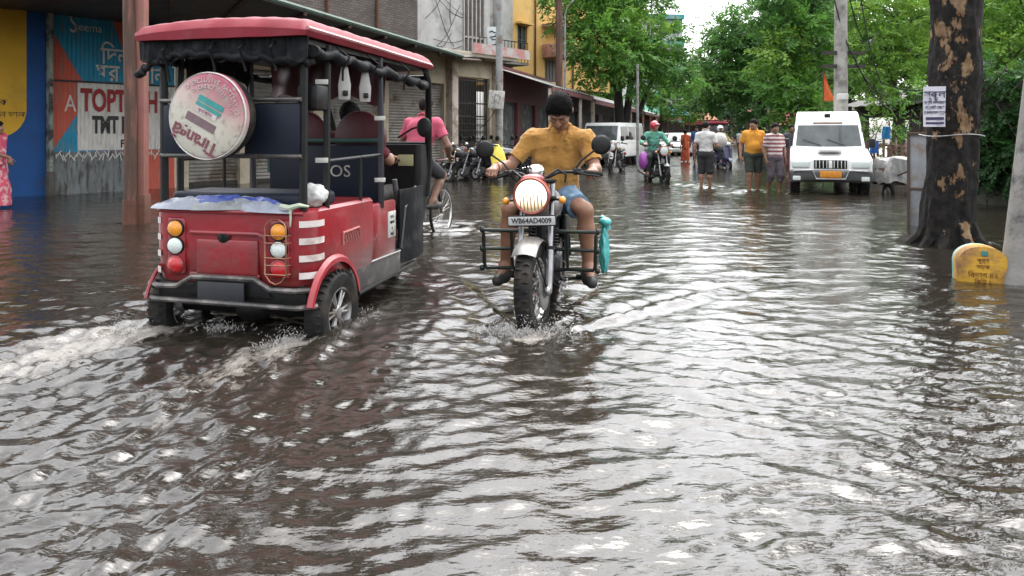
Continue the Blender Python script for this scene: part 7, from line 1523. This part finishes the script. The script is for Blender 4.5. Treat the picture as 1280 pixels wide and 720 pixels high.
cable('cable strung along the street from the timber pole towards the far trees', [tp+V(0, 0, 6.9), V(9, 52, 8)], .016, .6); cable('cable strung high along the pale upper storey', [up+V(0, 0, 6.2), V(-7.5, 16.5, 7.0)], .014, .5)
cable('slack cable hanging from the concrete pole towards the bright tree', [cp+V(.2, 0, 5.0), cp+V(2.2, 2.5, 4.3)], .016, .8); cable('twisted cable looping low beside the concrete pole', [cp+V(-.3, -.1, 5.2), cp+V(.25, -.15, 3.3), cp+V(1.3, .2, 2.3)], .018, .25); cable('cable crossing the street from the concrete pole to the leafy street tree', [cp+V(0, 0, 6.3), V(5.8, 34, 7.2)], .016, .7)
# notice on the big tree
nb_ = V((1186-640)/F_PX*8.5, 8.5, 0)
t = thing('notice', 'white printed notice pasted on the big mottled trunk', 'notice', at(1168, 135, 8.13), -.22)
G = [[(lerp(-.11, .11, i/6), .012*math.sin(i*.9+j*.5)-.02*(1-((i-3)/3)**2)*0, lerp(.235, -.205, j/6)) for i in range(7)] for j in range(7)]; MB().sheet(G, 0, True, th=.003).build('paper', pm('notice_paper', (.62, .60, .66), (.55, .53, .58), 12, .8), t)
mb = MB(); DD = lambda x, z: T(x, -.016, z) @ rx(PI/2)
mb.text('\u09b8\u09cd\u0995\u09c1\u09b2', .105, DD(0, .145), bold=.002, sx=.9)
for i, tx in enumerate(('\u09ad\u09b0\u09cd\u09a4\u09bf \u099a\u09b2\u09bf\u09a4\u09c7\u099b\u09c7', '\u09a8\u09be\u09b0\u09cd\u09b8\u09be\u09b0\u09bf \u09a5\u09c7\u0995\u09c7', '\u09af\u09cb\u0997\u09be\u09af\u09cb\u0997 \u0995\u09b0\u09c1\u09a8')): mb.text(tx, .04, DD(0, .06-.055*i), bold=.001, sx=.85)
mb.text('9932 000 000', .038, DD(0, -.11), sx=.85) if False else mb.box((0, -.017, -.115), (.18, .001, .03)); mb.box((0, -.017, -.165), (.18, .001, .022)); mb.build('lettering', pm('notice_ink', (.04, .035, .09), None, 9, .7), t)
t = thing('strap', 'thin wire tied round the big mottled trunk', 'wire', (nb_.x, nb_.y, 1.24)); MB().tube([(.325*math.cos(a)+.03, .325*math.sin(a), .012*math.sin(3*a)) for a in [2*PI*i/40 for i in range(40)]], .006, 5, closed=True).build('wire', steel, t)
# yellow marker stone
t = thing('marker_stone', 'yellow round topped marker stone standing in the water beside the concrete post', 'milestone', wat(1226, 6.35)-V(0, 0, .13), -.35)
pol = [(-.185, 0), (-.185, .30)]+[(.185*-math.cos(a), .30+.135*math.sin(a)) for a in [PI*i/18 for i in range(19)]]+[(.185, 0)]
MB().prism(pol, .17, T(0, -.08, 0), bev=.012).build('stone', pm('ochre_stone_paint', (.55, .31, .03), (.44, .24, .025), 6, .8, bump=.35, bscale=30, c3=(.20, .10, .045), s3=5, lo3=.44, hi3=.62), t)
MB().prism([(x*.985, z*.985) for x, z in pol], .09, T(0, .094, 0), bev=.012).build('stone_back', pm('teal_stone_paint', (.10, .38, .33), (.4, .42, .38), 9, .8, bump=.3), t)
mb = MB(); [mb.text(tx, sz, T(0, -.083, z) @ rx(PI/2), sx=.9) for tx, sz, z in (('\u09aa\u09c2\u09b0\u09cd\u09a4', .05, .315), ('\u09b8\u09a1\u09bc\u0995', .05, .26), ('\u09ac\u09bf\u09ad\u09be\u0997 \u09ea\u09e8', .062, .19), ('\u0995\u09bf\u09ae\u09bf \u09e8', .05, .135))]; mb.build('lettering', pm('brown_lettering', (.16, .06, .015), None, 9, .8), t)
MB().box((.01, -.084, .375), (.05, .006, .045), bev=.002).build('emblem', pm('teal_emblem', (.06, .22, .2), None, 9, .8), t)
# leaning tin door panel by the trunk
t = thing('leaning_door', 'grey tin door panel leaning beside the big mottled trunk', 'door', wat(1153, 10.2)-V(0, 0, .12), -.5)
MB().box((0, 0, .72), (.32, .02, 1.32), rx(-.05), bev=.004).build('door_sheet', pm('pale_tin', (.26, .27, .28), (.19, .2, .21), 4, .5, .3, c3=(.18, .14, .11), s3=3), t)
mb = MB()
for x in (-.17, .17): mb.box((x, -.015, .72), (.035, .04, 1.4), rx(-.05), bev=.005)
for z in (.1, .62, 1.38): mb.box((0, -.015, z), (.32, .035, .035), bev=.005)
mb.build('panel_frame', wood_d, t)
# iron fence
pa, pb = wat(1080, 18.6)-V(0, 0, .12), wat(1165, 17.2)-V(0, 0, .12); dv = pb-pa; L_ = dv.length
t = thing('iron_fence', 'rusty brown picket fence between the white van and the big tree', 'fence', pa, math.atan2(dv.y, dv.x))
fm = pm('rusty_picket', (.17, .085, .06), (.10, .05, .035), 7, .8, bump=.2, c3=(.28, .2, .16), s3=5); n = 15
for i in range(n):
    x = L_*(i+.5)/n; hh = 1.22+.10*math.sin(i*2.1); MB().prism([(-.03, .28), (.03, .28), (.03, hh-.06), (0, hh), (-.03, hh-.06)], .02, T(x, -.02, 0) @ ry(.03*math.sin(i*1.7))).build('picket', fm, t)
for z in (.45, .8, 1.1): MB().box((L_/2, .02, z), (L_, .03, .05)).build('rail', fm, t)
mb = MB(); mb.box((L_/2, .05, .2), (L_, .12, .4), bev=.01); mb.build('plinth', grey_c, t)
for i, (lab, px, y, d, c_) in enumerate((('bright blue cloth hanging on the fence beside the van mirror', 1093, 184, 18.2, (.03, .13, .42)), ('blue bag hung on top of the fence under the bushes', 1108, 166, 18.0, (.02, .16, .34)))):
    t = thing('hanging_cloth', lab, 'cloth', at(px, y, d)); G = [[(lerp(-.085, .085, i_/8)*(1+.04*j), .02*math.sin(i_*1.5+j*.4), .15-.3*j/8) for i_ in range(9)] for j in range(9)]; MB().sheet(G, 0, True, th=.008).build('cloth', cloth(('blue_cloth', 'dark_blue_cloth')[i], c_), t)
# tarpaulin covered cart
t = thing('covered_cart', 'small cart covered with a grey tarpaulin in front of the fence', 'cart', wat(1121, 15.9)-V(0, 0, .12), .2)
G = []
for j in range(17):
    v_ = j/16; row = []
    for i in range(25):
        u = i/24; x, y = lerp(-1, 1, u), lerp(-1, 1, v_); m_ = max(abs(x), abs(y)); z = .86+.06*math.sin(x*4+1)*math.cos(y*3)+.05*mnoise.noise(Vector((x*3, y*3, 1))); sc_ = .48
        if m_ > .62: z -= (m_-.62)*1.35; sc_ = .48-(m_-.62)*.12
        row.append((x*sc_*1.1+.012*math.sin(y*20), y*sc_*.9+.012*math.sin(x*22), z-.12*(x > .2)*(x-.2)))
    G.append(row)
MB().sheet(G, 0, True, th=.008).build('tarpaulin', pm('grey_tarpaulin', (.19, .185, .18), (.13, .13, .125), 5, .6, bump=.3, bscale=25, c3=(.28, .27, .26), s3=4), t)
MB().box((0, 0, .48), (.78, .62, .36), bev=.02).build('box', wood_d, t)
for sx in (-1, 1): wheel(t, (sx*.36, -.2, .17), .17, .06, spokes=6)
MB().tube([(-.25, -.3, .5), (-.3, -.8, .66)], .02, 6).build('handle', wood_d, t)
# dark shed behind the fence and orange flag
pa, pb = wat(1068, 24.5)-V(0, 0, .12), wat(1172, 21.5)-V(0, 0, .12); dv = pb-pa; t = thing('tin_shed', 'low dark tin roofed shed behind the picket fence', 'shed', pa, math.atan2(dv.y, dv.x)); w_ = dv.length
facade(MB(), w_, 2.3, [(w_*.15, 0, w_*.5, 1.9), (w_*.6, .8, w_*.9, 1.8)], .15).build('wall', pm('dark_board', (.07, .055, .05)), t)
MB().sheet([[(w_*i/20, -.8, 2.25+.02*math.sin(i*2)) for i in range(21)], [(w_*i/20, 2.5, 3.0+.02*math.sin(i*2)) for i in range(21)]], 0, False, th=.02).build('roof', tin_dark, t)
MB().box((w_/2, 2.5, 1.3), (w_, .1, 2.6)).build('back_wall', pm('dark_board', (.07, .055, .05)), t)
t = thing('flag', 'orange pennant on a thin staff above the white van', 'flag', wat(1029, 20.2)-V(0, 0, .12))
MB().tube([(0, 0, 0), (0, 0, 3.1)], .018, 6).build('staff', wood_d, t)
G = [[(lerp(0, .30*(1-v_), u/6)+.02, .02*math.sin(u+v_*5), 2.28+.75*v_) for u in range(7)] for v_ in [i/8 for i in range(8)]+[.97]]; MB().sheet(G, 0, True, th=.006).build('cloth', cloth('saffron_cloth', (.62, .13, .03)), t)
# ================================================================ splashes
wsp = bpy.data.materials.new('splash_water'); wsp.use_nodes = True; b = wsp.node_tree.nodes['Principled BSDF']; b.inputs['Base Color'].default_value = (.72, .70, .67, 1); b.inputs['Roughness'].default_value = .12; b.inputs['Transmission Weight'].default_value = .6; b.inputs['IOR'].default_value = 1.33
def splash(label, spec):
    mb_ = MB(); g_ = random.Random(77)
    for (cx_, cy_, rx_, ry_, hz, n, r0, r1) in spec:
        for i in range(n):
            a = g_.uniform(0, 2*PI); q = abs(g_.gauss(0, .55)); x, y = cx_+rx_*q*math.cos(a), cy_+ry_*q*math.sin(a); z = hz*g_.random()**2.2*math.exp(-q*q*.6)+.005; r = g_.uniform(r0, r1)*(1.2-.6*min(1, z/hz))
            if i % 3 == 0:                                   # thrown thread of water
                vx, vy, L_s = g_.gauss(0, .7)+math.cos(a)*.6, g_.gauss(0, .7)+math.sin(a)*.4, g_.uniform(.008, .026); mb_.tube([(x, y, z*.3), (x+vx*L_s*.5, y+vy*L_s*.5, z*.3+L_s*.8), (x+vx*L_s, y+vy*L_s, z*.3+L_s)], [r*.9, r*.6, r*.2], 5)
            else:
                b_ = bmesh.new(); bmesh.ops.create_icosphere(b_, subdivisions=1, radius=r*.8); st_ = g_.uniform(.8, 2.4); R_ = Euler((g_.uniform(-.8, .8), g_.uniform(-.8, .8), 0)).to_matrix()
                for v in b_.verts: v.co = R_ @ Vector((v.co.x, v.co.y, v.co.z*st_))+Vector((x, y, z))
                mb_.bm(b_, 0, True)
    o = mb_.build('splash', wsp); tag(o, label, 'splash', None, 'stuff')
splash('white spray thrown up round the front tyre of the motorcycle', [(.09, 4.60, .24, .10, .14, 600, .0014, .0045), (-.10, 4.68, .14, .08, .12, 220, .0018, .006), (.28, 4.68, .14, .08, .12, 220, .0018, .006), (.38, 6.2, .3, .15, .14, 150, .002, .007)])
def rkp(x, y): c, s_ = math.cos(RK_YAW), math.sin(RK_YAW); x *= 1.09; return RK_POS[0]+x*c-y*s_, RK_POS[1]+x*s_+y*c
splash('white spray behind the wheels of the electric rickshaw', [(*rkp(-.62, -.15), .22, .3, .12, 420, .0015, .005), (*rkp(.42, -.1), .16, .22, .11, 340, .0015, .005), (*rkp(-.1, .1), .2, .1, .06, 200, .002, .006), (*rkp(.62, .55), .12, .4, .06, 260, .002, .006)])
